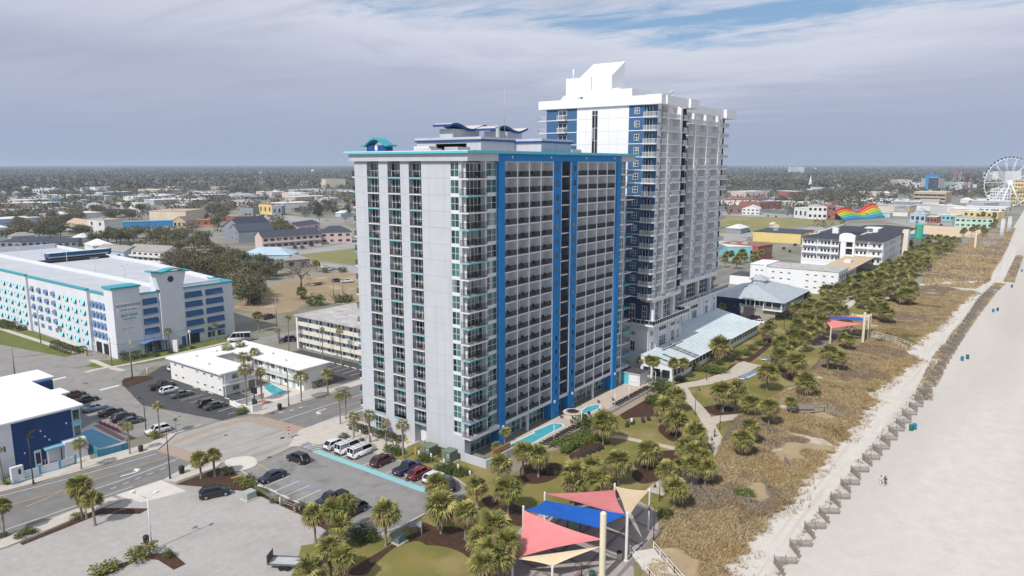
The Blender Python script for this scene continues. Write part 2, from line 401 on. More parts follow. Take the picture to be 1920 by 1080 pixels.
park=[(-60,-46),(-40,-45.7),(-12,-41.2),(-5,-39.2),(3,-36.7),(14,-36.7),(25,-35.7),(38,-32.7),(50,-30.7),(66,-31.7),(84,-35.7),(100,-33.7),(118,-32.7),(125,-31.7),(160,-29.7),(200,-31.7),(262,-32.7),(400,-32),(480,-34),(480,-5),(300,-2),(240,-5),(190,-6),(135,-6),(62,-9),(0,-9.5),(-12,-8.6),(-21,-8.4),(-29,-6),(-37,0),(-43,-6),(-60,-30)]
sheet('park_lawn',park,.02,M_lawn)
sheet('lawn_patch',smooth_pts(gs('T8',(880,600),(960,520),(1060,470),(1260,440),(1290,480),(1250,560),(1290,640),(1370,700),(1560,740),(1290,740),(1040,690)),4,True),.026,M_lawn)
beds={'a':gs('T8',(880,400),(1010,330),(1150,280),(1290,360),(1300,430),(1150,440),(1000,450),(920,470)),'b':gs('T8',(1290,520),(1380,500),(1520,560),(1560,640),(1480,690),(1380,680),(1290,610),(1265,560)),'c':gs('T8',(1050,860),(1200,800),(1400,780),(1560,790),(1580,880),(1400,920),(1250,1000),(1100,990),(1020,940)),'d':gs('S1',(500,380),(640,370),(760,430),(960,560),(800,590),(700,560),(540,450)),'e':gs('S1',(0,680),(40,560),(150,590),(330,600),(420,700),(420,830),(330,780),(200,740),(0,720)),'f':gs('S1',(800,130),(1000,110),(1100,130),(1080,200),(1000,250),(870,270),(790,230)),'g':gs('S1',(1640,170),(1740,150),(1860,190),(1820,240),(1700,270),(1620,220)),'h':gs('S3',(740,600),(900,580),(1080,650),(1000,670),(870,665),(780,640)),'i':gs('S3',(520,410),(760,370),(900,310),(980,260),(990,290),(900,360),(720,400),(560,440)),'j':gs('S3',(1000,220),(1110,200),(1290,60),(1300,90),(1120,240),(1040,245)),'k':gs('S3',(1340,310),(1500,330),(1520,380),(1440,400),(1350,360)),'l':gs('T6',(820,1040),(1100,860),(1240,780),(1512,640),(1512,720),(1320,780),(1100,960),(1000,1070)),'m':gs('T8',(360,830),(430,790),(560,720),(700,700),(780,710),(600,780),(420,880)),'n':gs('T8',(0,980),(100,940),(280,930),(230,1000),(150,1070),(0,1075)),}
for i,(k,p)in enumerate(beds.items()):sheet('mulch_bed',smooth_pts(p,4,True),.0315+.0003*i,M_mulch)
sheet('lawn_patch',smooth_pts(gs('T6',(1080,1075),(1200,900),(1300,820),(1400,780),(1512,730),(1600,760),(1700,850),(1750,950),(1740,1075),(1400,1200)),4,True),.036,M_lawn)
M_walk=mat('park_walk',(.46,.40,.33),(.53,.47,.40),.8,.9,spec=.2)
W1=Ps((1226,925),(1256,905),(1318,895),(1353,872),(1354,850),(1343,826),(1331,806),(1328,794),(1350,785),(1393,781),(1430,777),(1458,764),(1470,748),(1484,734),(1510,724),(1535,708),(1548,690),(1556,672),(1575,655),(1605,640))
ribbon('beach_walk',W1,3.2,.05,M_walk)
W2=Ps((1331,800),(1318,776),(1304,760),(1290,745),(1282,732),(1276,724))
ribbon('beach_walk',W2,2.6,.046,M_walk)
W3=Ps((1262,728),(1290,722),(1325,716),(1360,706),(1385,696),(1400,686),(1412,682))
ribbon('beach_walk',W3,[3.0,6.0],.054,M_walk)
ribbon('beach_walk',gs('T8',(780,640),(900,650),(1040,680),(1290,730),(1420,760),(1560,775)),1.6,.042,M_walk)
ribbon('beach_walk',gs('R7',(1000,520),(1040,490),(1120,480),(1210,490),(1310,500),(1400,470),(1430,380),(1480,330)),3.0,.05,M_walk)
ribbon('beach_walk',[(165,-24),(185,-22),(215,-22),(240,-24),(262,-33),(280,-46),(296,-59)],3.0,.046,M_conc2)
sheet('lawn_patch',smooth_pts(gs('R7',(1020,510),(1080,490),(1180,495),(1225,540),(1220,600),(1120,620),(1040,560)),4,True),.04,M_lawn)
sheet('boulevard',[(-160,78),(-56.3,52.9),(-46.8,51.4),(-31.8,49.6),(-30.5,40.0),(-36.4,37.0),(-43.1,37.4),(-56,37.6),(-61.9,36.2),(-160,54)],.006,M_asph)
sheet('boulevard',[(-11.2,52.2),(-8.4,50.4),(-0.4,50.4),(11.4,50.2),(60,48.5),(200,46),(320,44),(320,33),(200,35.5),(60,37),(2.9,37.2),(-6.4,37.0),(-9,36.9)],.006,M_asph)
sheet('crossing',[(-31.8,49.6),(-25.0,55.2),(-20.4,54.6),(-16.5,55.0),(-10.4,52.5),(-9.0,36.6),(-14,31.5),(-23.2,30.1),(-27.8,35.4),(-30.5,40.0)],.010,M_interx)
sheet('brick_crosswalk',[(-32.0,49.7),(-29.0,50.6),(-27.6,39.4),(-30.8,39.4)],.016,M_brick)
sheet('brick_crosswalk',[(-12.9,52.4),(-8.9,50.6),(-7.6,36.6),(-11.0,36.8)],.016,M_brick)
sheet('brick_crosswalk',[(-28.6,50.4),(-27.4,52.3),(-19,53.2),(-11.5,52.4),(-12.0,50.8),(-19,51.5)],.0165,M_brick)
sheet('side_street',[(-25.0,55.4),(-12.0,54.9),(-14.5,78),(-14.8,96),(-6,106.5),(3,105.5),(31,104.0),(60,102),(60,112),(31,112.3),(1.4,109.8),(-9.5,113.1),(-12.8,115.2),(-17.8,124.2),(-13.0,136.2),(-18.8,167.4),(-36,260),(-60,260),(-60,135),(-44,95),(-37,90),(-33,62)],.014,M_asph2)
sheet('motel_lot',[(-20.7,78.2),(-15.5,54.9),(-8.8,54.6),(-6.0,57),(-2.6,58),(-2.6,98),(3,104),(-2,105.5),(-12,97.5),(-16.5,95.5)],.020,M_dark)
sheet('paved_lot',[(14,57.5),(17,55),(31,55),(31,90),(26,90),(22,74)],.020,M_dark)
sheet('garage_drive',[(-17.8,124.2),(-14.0,122.0),(-9.9,124.9),(-6.0,127),(-6.0,137),(-10.9,137.1),(-13.6,136.2)],.020,M_asph2)
sheet('verge',[(-13.5,136.4),(-11,137.2),(-6.2,138.5),(-6.2,215),(-20,215),(-18.9,167.4)],.022,M_green)
sheet('verge',[(-14.0,122.0),(-12.6,116.4),(-9.4,114.4),(1.6,111.6),(31,113.4),(32,122),(2,122),(-5.5,122),(-9.9,124.9)],.022,M_green)
ribbon('pavement',[(-10.5,215),(-10.8,192),(-10.2,165),(-9.6,138.5)],1.7,.05,M_conc)
ribbon('pavement',gs('T1',(1110,650),(1180,650),(1350,720),(1560,780)),1.7,.05,M_conc,3)
ribbon('pavement',gs('T1',(1080,800),(1250,755),(1420,730),(1650,690))+[(6,114.2),(31,115.5)],1.7,.054,M_conc,3)
sheet('planter_island',gs('T2',(410,690),(440,660),(540,640),(720,630),(770,655),(640,700),(480,755),(420,745)),.12,M_mulch,.12)
KZ=.13
sheet('pavement',[(-160,82),(-60,56.4),(-46.5,55.6),(-31,54.6),(-25.8,56.4),(-25.4,55.2),(-31.4,50.4),(-46.8,51.9),(-56.3,53.4),(-160,78.5)],KZ,M_conc,KZ)
sheet('pavement',[(-10.0,54.6),(-6.6,54.2),(4,54.0),(14,53.8),(60,52.8),(60,49.2),(11.4,50.8),(-0.4,51.1),(-8.0,51.1)],KZ,M_conc,KZ)
sheet('pavement',[(-160,53.4),(-61.9,35.6),(-52,37.0),(-46,36.9),(-45.5,34.4),(-52,34.0),(-61.9,32.8),(-160,50)],KZ,M_conc,KZ)
sheet('pavement',[(-37.8,36.4),(-30.3,39.4),(-27.6,35.2),(-29.5,33.9),(-36.8,33.9)],KZ,M_conc,KZ)
sheet('pavement',[(-8.6,36.4),(2.9,36.7),(60,36.4),(200,35),(200,32),(60,33),(10,32),(1.5,32),(1.0,13.5),(-8.0,13.5),(-8.6,27),(-11,28.5),(-11.8,30.2)],KZ,M_conc,KZ)
sheet('hotel_lot',[(-23.4,29.9),(-14,30.4),(-11.8,28.6),(-8.8,26.8),(-8.2,13.5),(-8.0,6),(-7.5,-3.0),(-9,-7.5),(-20.6,-8.2),(-28.9,-6.4),(-30.2,-2),(-29.6,10),(-29.2,21),(-27.5,29)],.024,M_lot)
sheet('gravel_lot',[(-160,49),(-61.9,32.4),(-52,33.6),(-45.5,34.2),(-45.0,37.3),(-37.9,36.9),(-37.2,33),(-34,27),(-31,21),(-31,8),(-32.2,0.5),(-37,-1.5),(-43,-6),(-60,-28),(-160,-40)],.018,M_gravel)
sheet('concrete_apron',[(-45.2,37.2),(-37.9,36.8),(-37.6,29.4),(-44.0,31.2)],.026,M_conc2)
sheet('concrete_apron',smooth_pts(gs('Q6',(60,470),(140,445),(205,445),(232,465),(225,490),(180,510),(110,520)),5,True),.030,M_conc2)
sheet('pavement',[(-16,31.8),(-9.2,37.4),(1.5,37.2),(1.2,26),(-8.2,24),(-12,28)],.0225,M_conc)
def kerb(pts,w=.18,h=.13,z=0.0,m=None):
 return ribbon('kerb',pts,w,z+h,m or M_kerb,1,h)
kerb([(-29.9,-2),(-29.4,10),(-29.0,20.6),(-27.6,29)])
kerb([(-29.9,-2),(-28.9,-6.4),(-20.6,-8.3),(-9,-7.6)])
kerb([(-8.6,26.8),(-8.1,13.5),(-7.9,6),(-7.4,-3.0),(-9,-7.6)])
sheet('mulch_bed',[(-37.4,33.2),(-29.3,33.6),(-28.6,30),(-30.2,21),(-31.6,21),(-34,26.5)],.05,M_mulch)
sheet('mulch_bed',[(-60.5,32.6),(-48.6,34.2),(-46.2,31.0),(-44.3,28.2),(-46.0,27.6),(-49.8,32.4),(-60.5,31.6)],.05,M_mulch)
sheet('mulch_bed',[(-30.6,21),(-30.0,10),(-30.4,-2),(-32.2,.2),(-31.4,8),(-31.4,21)],.05,M_mulch)
sheet('mulch_bed',gs('Q1',(440,1075),(560,1035),(760,970),(870,960),(940,1020),(880,1050),(800,1000),(720,990),(600,1050),(520,1085)),.05,M_mulch)
sheet('verge',[(-8.0,13.3),(.0,13.3),(-0.2,1.2),(-1.0,-9.3),(-12,-8.6),(-9,-7.7),(-7.2,-3.2),(-7.7,6)],.028,M_lawn)
b=MB()
for k,x,y,r in(('Q6',298,448,.45),('T5',520,437,.4),('T5',765,428,.35),('T5',990,627,.4),('T5',1560,655,.5),('Q1',762,447,.5),('T3',790,930,.6),('T1',1085,940,.6),('Q6',370,345,.45),('S3',880,712,.35)):
 q=g(k,x,y); b.add([(q[0]+r*math.cos(a*.628),q[1]+r*.7*math.sin(a*.628),.034 if k!='S3' else.06)for a in range(10)],[tuple(range(10))],M_cover)
struct(b.build('drain_covers'))
b=MB()
line(b,(-160,77.0),(-60.5,52.6),.14,.012,M_line); line(b,(-60.5,52.6),(-46.6,50.0),.14,.012,M_line); line(b,(-46.6,50.0),(-32.6,48.6),.14,.012,M_line)
line(b,(-160,55.2),(-60.8,38.6),.14,.012,M_line); line(b,(-60.8,38.6),(-42,38.2),.14,.012,M_line)
p1,p2=g('T4',1200,925),g('T4',1620,785); line(b,p1,p2,.14,.012,M_line); line(b,p2,(-31.4,43.2),.14,.012,M_line)
for q0,q1 in(((40,600),(0,615)),):pass
for i in range(5):
 p=g('Q1',560+i*62,640-i*24); q=g('Q1',590+i*62,628-i*24); line(b,p,q,.14,.012,M_line)
line(b,g('T3',860,1020),g('T3',1460,820),.14,.012,M_line); line(b,g('T3',1460,820),(60,43.6),.14,.012,M_line)
line(b,g('T3',1220,1075),g('T3',1600,930),.14,.012,M_line); line(b,g('T3',1600,930),(60,37.9),.14,.012,M_line)
line(b,(60,43.6),(320,39.5),.14,.012,M_line)
for zx,zy in((880,920),(1000,895),(1100,865)):line(b,g('T3',zx-22,zy+6),g('T3',zx+22,zy-6),.3,.012,M_line)
def arrow(c,ang,s=1.0):
 ca,sa=math.cos(ang),math.sin(ang)
 def Q(x,y):return(c[0]+s*(x*ca-y*sa),c[1]+s*(x*sa+y*ca),.012)
 b.add([Q(-2,-.16),(*Q(.4,-.16)[:2],.012),Q(.4,.16),Q(-2,.16)],[(0,1,2,3)],M_line)
 b.add([Q(.4,-.16),Q(1.0,.1),Q(1.2,.7),Q(.75,.7),Q(.65,.35),Q(.4,.16)],[(0,1,2,3,4,5)],M_line)
 b.add([Q(1.65,.7),Q(1.0,1.7),Q(.3,.7)],[(0,1,2)],M_line)
arrow(g('Q1',672,558),math.radians(-6),1.0); arrow(g('T3',1310,905),math.radians(183),1.0)
b.add([(*g('T2',155,785),.018),(*g('T2',375,730),.018),(*g('T2',385,740),.018),(*g('T2',165,795),.018)],[(3,2,1,0)],M_line)
b.add([(*g('T1',600,905),.018),(*g('T1',830,850),.018),(*g('T1',838,862),.018),(*g('T1',612,917),.018)],[(3,2,1,0)],M_line)
for i in range(6):
 y=57.4+3.4*i; line(b,(-12.6+(-.12)*i*2,y),(-8.3,y),.12,.024,M_line)
for zx,zy in((760,215),(830,238),(1100,322),(1340,835)):pass
for i in range(8):
 y=58.5+3.0*i; line(b,(22.2,y),(27.0,y),.12,.024,M_line)
for i in range(9):
 y=22.6-2.9*i
 if y>-3:line(b,(-13.2,y),(-8.3,y),.12,.029,M_line)
b.quad((-14.8,26.2,.029),(-14.6,-3.0,.029),(-13.2,-3.0,.029),(-13.4,26.0,.029),M_teal)
line(b,(-14.3,29.4),(-9.2,27.4),.12,.029,M_line); line(b,(-14.3,29.4),(-14.0,26.2),.12,.029,M_line)
for i in range(5):line(b,(-13.9+i*1.0,29.1-i*.45),(-13.0+i*1.0,26.2),.12,.029,M_line)
sy=g('Q6',500,378); b.quad((sy[0]-.8,sy[1]-.8,.029),(sy[0]+.8,sy[1]-.8,.029),(sy[0]+.8,sy[1]+.8,.029),(sy[0]-.8,sy[1]+.8,.029),M_bluep)
for i in range(9):
 y=20.6-2.85*i; line(b,(-29.0,y),(-24.0,y),.12,.029,M_line)
for zx,zy in((270,120),(440,185)):
 q=g('T6',zx,zy); b.quad((q[0]-.6,q[1]-.6,.029),(q[0]+.6,q[1]-.6,.029),(q[0]+.6,q[1]+.6,.029),(q[0]-.6,q[1]+.6,.029),M_bluep)
struct(b.build('road_markings'))
b=MB()
line(b,g('T4',160,1120),g('T4',820,935),.13,.012,M_yel); line(b,g('T4',820,935),g('T4',1150,820),.13,.012,M_yel); line(b,g('T4',1150,820),(-31.8,45.6),.13,.012,M_yel)
line(b,g('T4',330,1150),g('T4',800,945),.13,.012,M_yel)
line(b,g('T3',1000,1050),g('T3',1730,810),.13,.012,M_yel); line(b,g('T3',1730,810),(60,40.6),.13,.012,M_yel); line(b,(60,40.6),(320,37.4),.13,.012,M_yel)
line(b,g('T5',20,280),g('T5',250,340),.13,.018,M_yel); line(b,g('T5',350,380),g('T5',600,480),.13,.018,M_yel)
line(b,g('Q6',235,480),g('Q6',300,520),.13,.034,M_yel); line(b,g('Q6',90,560),g('Q6',250,500),.10,.034,M_yel)
struct(b.build('road_markings'))
def wheel_stop(p,rz,label):
 b=MB(); b.vprism([(-.09,0),(.09,0),(.06,.12),(-.06,.12)],-.95,.95,'x',M_line)
 return tag(b.build('wheel_stop',None,(*p,.03),rz),label,'wheel stop','white concrete wheel stops')
 # BLUE AND WHITE HOTEL
M_white=mat('white_stucco',(.475,.488,.52),(.515,.528,.56),.25,.85,spec=.2,detail=8)
addmix(M_white,(.41,.42,.455),.55,(.52,.72),.6,stretch=(1.5,1.5,.08))
M_wtrim=mat('white_trim',(.68,.69,.715),(.64,.655,.68),.6,.7)
M_grayw=mat('gray_stucco',(.69,.70,.725),(.74,.745,.765),.3,.85,spec=.2)
M_joint=mat('facade_joint',(.40,.42,.46))
M_blue=mat('blue_stucco',(.012,.185,.48),(.018,.21,.52),.5,.75,spec=.25)
M_navy=mat('navy_trim',(.012,.055,.20),(.016,.07,.24),.8,.7)
M_turq=mat('turquoise_trim',(.09,.46,.53),(.12,.50,.57),.8,.6)
M_teald=mat('teal_trim',(.04,.31,.37),(.05,.35,.41),.8,.6)
M_rail=mat('dark_railing',(.016,.012,.013),None,rough=.5)
M_railb=mat('railing_screen',(.055,.042,.042),(.03,.024,.024),3.0,.5)
M_frame=mat('window_frame',(.66,.68,.70),None,rough=.5)
M_roofg=mat('membrane_roof',(.50,.50,.50),(.60,.60,.60),.3,.9)
M_hvac=mat('galvanised',(.45,.46,.47),(.55,.56,.57),1.5,.5,metal=.3)
M_glass=glassmat('teal_glass',[(0,(.012,.022,.026)),(.22,(.025,.075,.078)),(.48,(.045,.13,.12)),(.70,(.08,.20,.165)),(.85,(.18,.27,.25)),(.95,(.32,.35,.34))],.9)
M_glassd=glassmat('door_glass',[(0,(.008,.011,.014)),(.28,(.02,.05,.052)),(.55,(.045,.10,.095)),(.8,(.11,.15,.14)),(.94,(.26,.28,.27))],1.1)
M_floor=mat('balcony_floor',(.40,.37,.37),(.46,.43,.42),1.0,.9)
M_soff=mat('balcony_soffit',(.66,.67,.69))
M_wood=mat('orange_timber',(.55,.28,.09),(.48,.23,.07),.8,.7,stretch=(1,1,8))
M_chair=mat('balcony_furniture',(.022,.018,.017),None,rough=.6)
FL0,FH,NF=4.25,2.90,17
def fz(k):return FL0+FH*k
ZT=fz(NF)
hot=thing('hotel','tall white hotel with bright blue stripes, turquoise roof edge and dark balcony rails','hotel',(0,0,0))
C1,C2,C3=(21.8,25.0),(16.1,19.4),(10.8,13.9)
b=MB()
b.box(1.7,54.0,1.9,28.5,0,ZT,M_grayw)
for y0,y1 in((25.0,28.5),(19.4,21.8),(13.9,16.1),(3.9,10.8),(1.35,2.0)):b.box(0,1.7,y0,y1,4.25 if(y0,y1)!=(3.9,10.8)else 0,ZT,M_white)
b.box(0,1.7,1.35,10.8,0,FL0,M_white)if False else None
b.box(.001,1.7,2.0,3.9,0,FL0-.2,M_white); b.box(0,1.7,1.35,2.0,0,4.25,M_white)
b.box(0,1.7,13.9,28.5,0,4.25,M_white)
b.box(.6,1.7,10.8,13.9,3.9,4.25,M_white)
b.box(0,1.7,2.0,3.9,FL0-.2,FL0+.35,M_wtrim)
for k in range(1,NF):b.box(-.02,.0,3.9,10.8,fz(k)-.06,fz(k)+.02,M_joint); b.box(-.02,0,25.0,28.5,fz(k)-.05,fz(k)+.02,M_joint)
for k in range(1,NF):
 for y0,y1 in((19.4,21.8),(13.9,16.1)):b.box(-.02,0,y0,y1,fz(k)-.05,fz(k)+.01,M_joint)
for k in range(NF):
 b.box(.03,1.7,2.0,3.9,fz(k)-.28 if k else fz(k),fz(k)+.22,M_wtrim)
 b.box(5.1,8.0,.03,1.9,fz(k)-.28,fz(k)+.25,M_wtrim)
 b.box(53.55,56.6,.03,1.9,fz(k)-.2,fz(k)+.2,M_wtrim)
b.box(4.75,5.1,0,1.9,4.0,ZT,M_wtrim)
b.box(5.1,8.0,.45,1.9,4.0,ZT,M_grayw); b.box(.45,1.7,2.0,3.9,4.0,ZT,M_grayw)
b.box(53.55,56.6,.45,10,0,ZT,M_grayw); b.box(56.6,56.85,0,10,0,ZT,M_wtrim)
b.box(54.0,60.4,10,28.5,0,ZT,M_white)
b.box(-.15,8.0,-.55,.0,3.75,4.45,M_wtrim); b.box(9.8,26.3,-.12,1.9,3.7,4.4,M_wtrim); b.box(29.0,32.7,-.10,1.9,3.7,4.3,M_wtrim)
b.box(35.2,51.75,-.12,1.9,3.7,4.4,M_wtrim); b.box(53.55,60.4,-.12,1.9,3.7,4.45,M_wtrim)
for x in(17.9,43.6):b.box(x-.18,x+.18,-.1,.3,0,3.7,M_wtrim)
b.box(0,1.0,-.5,1.35,0,.5,M_white)
wall=b.build('wall',hot)
b=MB()
for x0,x1 in((8.0,9.8),(26.3,29.0),(32.7,35.2),(51.75,53.55)):
 b.box(x0,x1,-.55 if x0 in(8.0,51.75)else-.22,1.9,0,ZT,M_blue)
b.box(8.0,53.55,-.56,1.9,ZT,ZT+1.35,M_blue)
b.build('blue_stripe',hot)
b=MB()
b.box(-.55,8.0,-.5,29.4,ZT,ZT+1.3,M_white); b.box(53.55,60.6,-.45,28.5,ZT,ZT+1.3,M_white); b.box(8.0,53.55,26.0,28.9,ZT,ZT+1.3,M_white)
b.box(-.3,60.4,1.9,28.4,ZT,ZT+.35,M_roofg)
b.build('parapet',hot)
b=MB()
zc=ZT+1.3
for x0,x1,y0,y1 in((-1.15,.35,-1.1,30.2),(.35,61.2,-1.1,.3),(.35,61.2,28.9,30.2),(59.9,61.2,.3,28.9)):
 b.box(x0,x1,y0,y1,zc+.02,zc+.38,M_turq); b.box(x0+.05 if x0<0 else x0,x1,y0+.05 if y0<0 else y0,y1,zc+.38,zc+.52,M_wtrim if x0<0 and y1>20 else M_turq)
b.build('cornice',hot)
# ground storey glass
def window(parent,plane,a0,a1,z0,z1,off,nv=2,nh=2,gm=None,fm=None,depth=.12,name='window',t=.07):
 """window in a wall: plane 'x' faces -x at x=off, 'y' faces -y at y=off; the pane is a sub-part"""
 gm=gm or M_glass; fm=fm or M_frame
 f=MB(); gl=MB()
 def bx(mb,p0,p1,q0,q1,d0,d1,m):
  if plane=='x':mb.box(off+d0,off+d1,p0,p1,q0,q1,m)
  else:mb.box(p0,p1,off+d0,off+d1,q0,q1,m)
 bx(gl,a0+.01,a1-.01,z0+.01,z1-.01,.05,.09,gm)
 for i in range(nv+1):
  c=a0+(a1-a0)*i/nv; c=min(max(c,a0+t/2),a1-t/2); bx(f,c-t/2,c+t/2,z0,z1,-.0,depth,fm)
 for i in range(nh+1):
  c=z0+(z1-z0)*i/nh; c=min(max(c,z0+t/2),z1-t/2); bx(f,a0,a1,c-t/2,c+t/2,-.005,depth,fm)
 w=f.build(name,parent); gl.build('pane',w); return w
for a0,a1,nv in((10.0,17.7,5),(18.1,26.2,6),(29.1,32.6,3),(35.3,43.4,6),(43.8,51.6,6)):
 window(hot,'y',a0,a1,.1,2.75,1.75,nv,2); window(hot,'y',a0,a1,2.85,3.68,1.70,nv,1,M_glassd)
window(hot,'y',1.9,7.9,.2,3.7,1.7,4,2); window(hot,'y',53.6,56.5,.1,3.6,.3,3,2); window(hot,'x',22.2,24.9,.6,3.4,-.06,3,2)
window(hot,'x',26.8,28.0,.8,3.0,-.06,1,1)
b=MB(); b.box(1.6,1.72,11.1,12.2,.05,2.5,M_grayw); b.box(1.6,1.72,12.4,13.5,.05,2.5,M_grayw); b.build('door',hot)
# windows up the stripes
for k in range(NF):
 z=fz(k)
 window(hot,'x',2.0,3.9,z+.22,z+2.62,.05,2,2)
 window(hot,'y',5.1,8.0,z+.25,z+2.62,.05,2,2)
for k in range(NF):
 z=fz(k)
 for x0 in(27.1,33.5):
  window(hot,'y',x0,x0+1.0,z+.9,z+2.1,-.30,1,1,M_glassd,M_blue)
b=MB(); gl=MB()
for k in range(NF):
 z=fz(k); gl.box(53.6,56.6,.12,.16,z+.2,z+2.7,M_glass)
 for x in(53.6,54.6,55.6,56.55):b.box(x-.03,x+.05,.05,.2,z+.2,z+2.7,M_frame)
 b.box(53.6,56.6,.04,.2,z+1.3,z+1.38,M_frame)
w=b.build('window_bay',hot); gl.build('pane',w)
# balconies: slab > railing, glass door
def railing(mb,pts,z,h=1.05,m=None,gap=.11,r=.013,post=1.4):
 m=m or M_rail
 for p,q in zip(pts,pts[1:]):
  dx,dy=q[0]-p[0],q[1]-p[1]; L=math.hypot(dx,dy); n=max(2,int(L/gap))
  mb.bar((*p,z+h),(*q,z+h),.03,m,4); mb.bar((*p,z+.1),(*q,z+.1),.02,m,4)
  for i in range(n+1):
   t=i/n; c=(p[0]+dx*t,p[1]+dy*t); rr=.03 if i in(0,n)else r
   mb.box(c[0]-rr,c[0]+rr,c[1]-rr,c[1]+rr,z+.1,z+h,m)
def door_glass(mb,fr,plane,a0,a1,z,off,h=2.35,nv=2):
 def bx(m_,p0,p1,q0,q1,d0,d1,m):
  if plane=='x':m_.box(off+d0,off+d1,p0,p1,q0,q1,m)
  else:m_.box(p0,p1,off+d0,off+d1,q0,q1,m)
 bx(mb,a0,a1,z+.05,z+h,-.06,-.02,M_glassd if nv>2 else M_glass)
 for i in range(nv+1):
  c=a0+(a1-a0)*i/nv; bx(fr,c-.055,c+.055,z,z+h,-.10,-.0,M_frame)
 bx(fr,a0,a1,z+h-.05,z+h+.05,-.10,0,M_frame); bx(fr,a0,a1,z+1.1,z+1.16,-.10,-.02,M_frame)
def balc_left(y0,y1,k):
 z=fz(k); s,r,d=MB(),MB(),MB()
 tq=M_turq if k%2==0 else M_wtrim
 s.box(-.12,1.7,y0,y1,z-.24,z-.1,tq); s.box(-.05,1.7,y0,y1,z-.1,z,M_floor)
 s.box(0,1.7,y0,y0+.001,z,z+.01,M_floor)
 railing(r,[(.05,y0+.05),(.05,y1-.05)],z,gap=.15)
 d.box(1.12,1.7,y0,y1,z,z+2.68,M_grayw); door_glass(d,d,'x',y0+.55,y1-.06,z,1.1,2.55,3)
 return s,r,d
def balc_corner(k):
 z=fz(k); s,r,d=MB(),MB(),MB(); tq=M_turq if k%2==1 else M_wtrim
 s.box(-.6,4.75,-.6,1.35,z-.26,z-.08,tq); s.box(-.5,4.75,-.5,1.35,z-.08,z,M_floor)
 railing(r,[(-.5,1.3),(-.5,-.5),(4.7,-.5)],z,gap=.15)
 d.box(.6,4.75,1.0,1.35,z,z+2.65,M_grayw); door_glass(d,d,'y',.65,4.7,z,.98,2.55,4)
 d.box(.9,1.0,1.36,1.6,z,z+2.6,M_frame); d.box(.7,.9,1.45,1.5,z+.1,z+2.4,M_glassd)
 return s,r,d
def balc_right(x0,x1,k,front=-.1,dark=False):
 z=fz(k); s,r,d=MB(),MB(),MB()
 s.box(x0,x1,front-.05,1.9,z-.22,z,M_wtrim)
 railing(r,[(x0+.05,front+.05),(x1-.05,front+.05)],z,gap=.12,r=.019)
 door_glass(d,d,'y',x0+.2,x1-(.1 if front>0 else 1.4),z,1.9,2.45,3)
 return s,r,d
jobs=[]
for c in(C1,C2,C3):
 for k in range(NF):jobs.append((0,balc_left,(*c,k)))
for k in range(NF):jobs.append((0,balc_corner,(k,)))
RX=[(9.8,14.2),(14.2,18.0),(18.0,21.9),(21.9,26.3)]; RX2=[(35.2,39.5),(39.5,43.6),(43.6,47.8),(47.8,51.75)]
n=0
for x0,x1 in RX:
 for k in range(NF):jobs.append((0,balc_right,(x0,x1,k)))
for k in range(NF):jobs.append((0,balc_right,(29.0,32.7,k,.25)))
for x0,x1 in RX2:
 for k in range(NF):jobs.append((0,balc_right,(x0,x1,k)))
rest=MB()
for i,(_,fn,a)in enumerate(jobs):
 s,r,d=fn(*a)
 if i<100:
  o=s.build('balcony',hot); r.build('railing',o); d.build('sliding_door',o)
 else:
  for q in(s,r,d):
   for vi,fi in((0,0),):
    o0=len(rest.v); rest.v.extend(q.v); rest.f.extend([tuple(j+o0 for j in f)for f in q.f])
    rest.m.extend([rest.slot(q.mats[m])for m in q.m]); rest.sm.extend(q.sm)
for k in range(NF):
 z=fz(k); tq=M_turq if k%2 else M_wtrim
 rest.box(56.85,60.4,-.3,10,z-.22,z,tq); railing(rest,[(56.9,-.25),(60.35,-.25),(60.35,9.9)],z,gap=.25)
 rest.box(56.9,58.0,9.5,9.6,z+.05,z+2.4,M_glass)
 rest.box(.6,4.0,28.5,29.9,z-.22,z,tq); railing(rest,[(.65,28.5),(.65,29.85),(4.0,29.85)],z,gap=.14)
stuff(rest.build('balcony',hot))
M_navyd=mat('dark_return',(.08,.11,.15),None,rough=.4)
M_part=mat('partition_white',(.80,.81,.83),(.76,.77,.79),.6,.7)
b=MB()
for x in(9.92,14.2,18.0,21.9,26.18,35.32,39.5,43.6,47.8,51.63):
 b.box(x-.12,x+.12,-.14,1.9,4.4,ZT,M_part)
for x in(29.06,32.64):b.box(x-.05,x+.05,-.25,.0,4.3,ZT,M_wtrim)
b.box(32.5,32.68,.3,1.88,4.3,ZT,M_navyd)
for x0,x1 in RX+RX2:
 b.box(x0+.12,x1-.12,-.1,1.9,ZT-.22,ZT-.01,M_wtrim)
b.build('partition',hot)
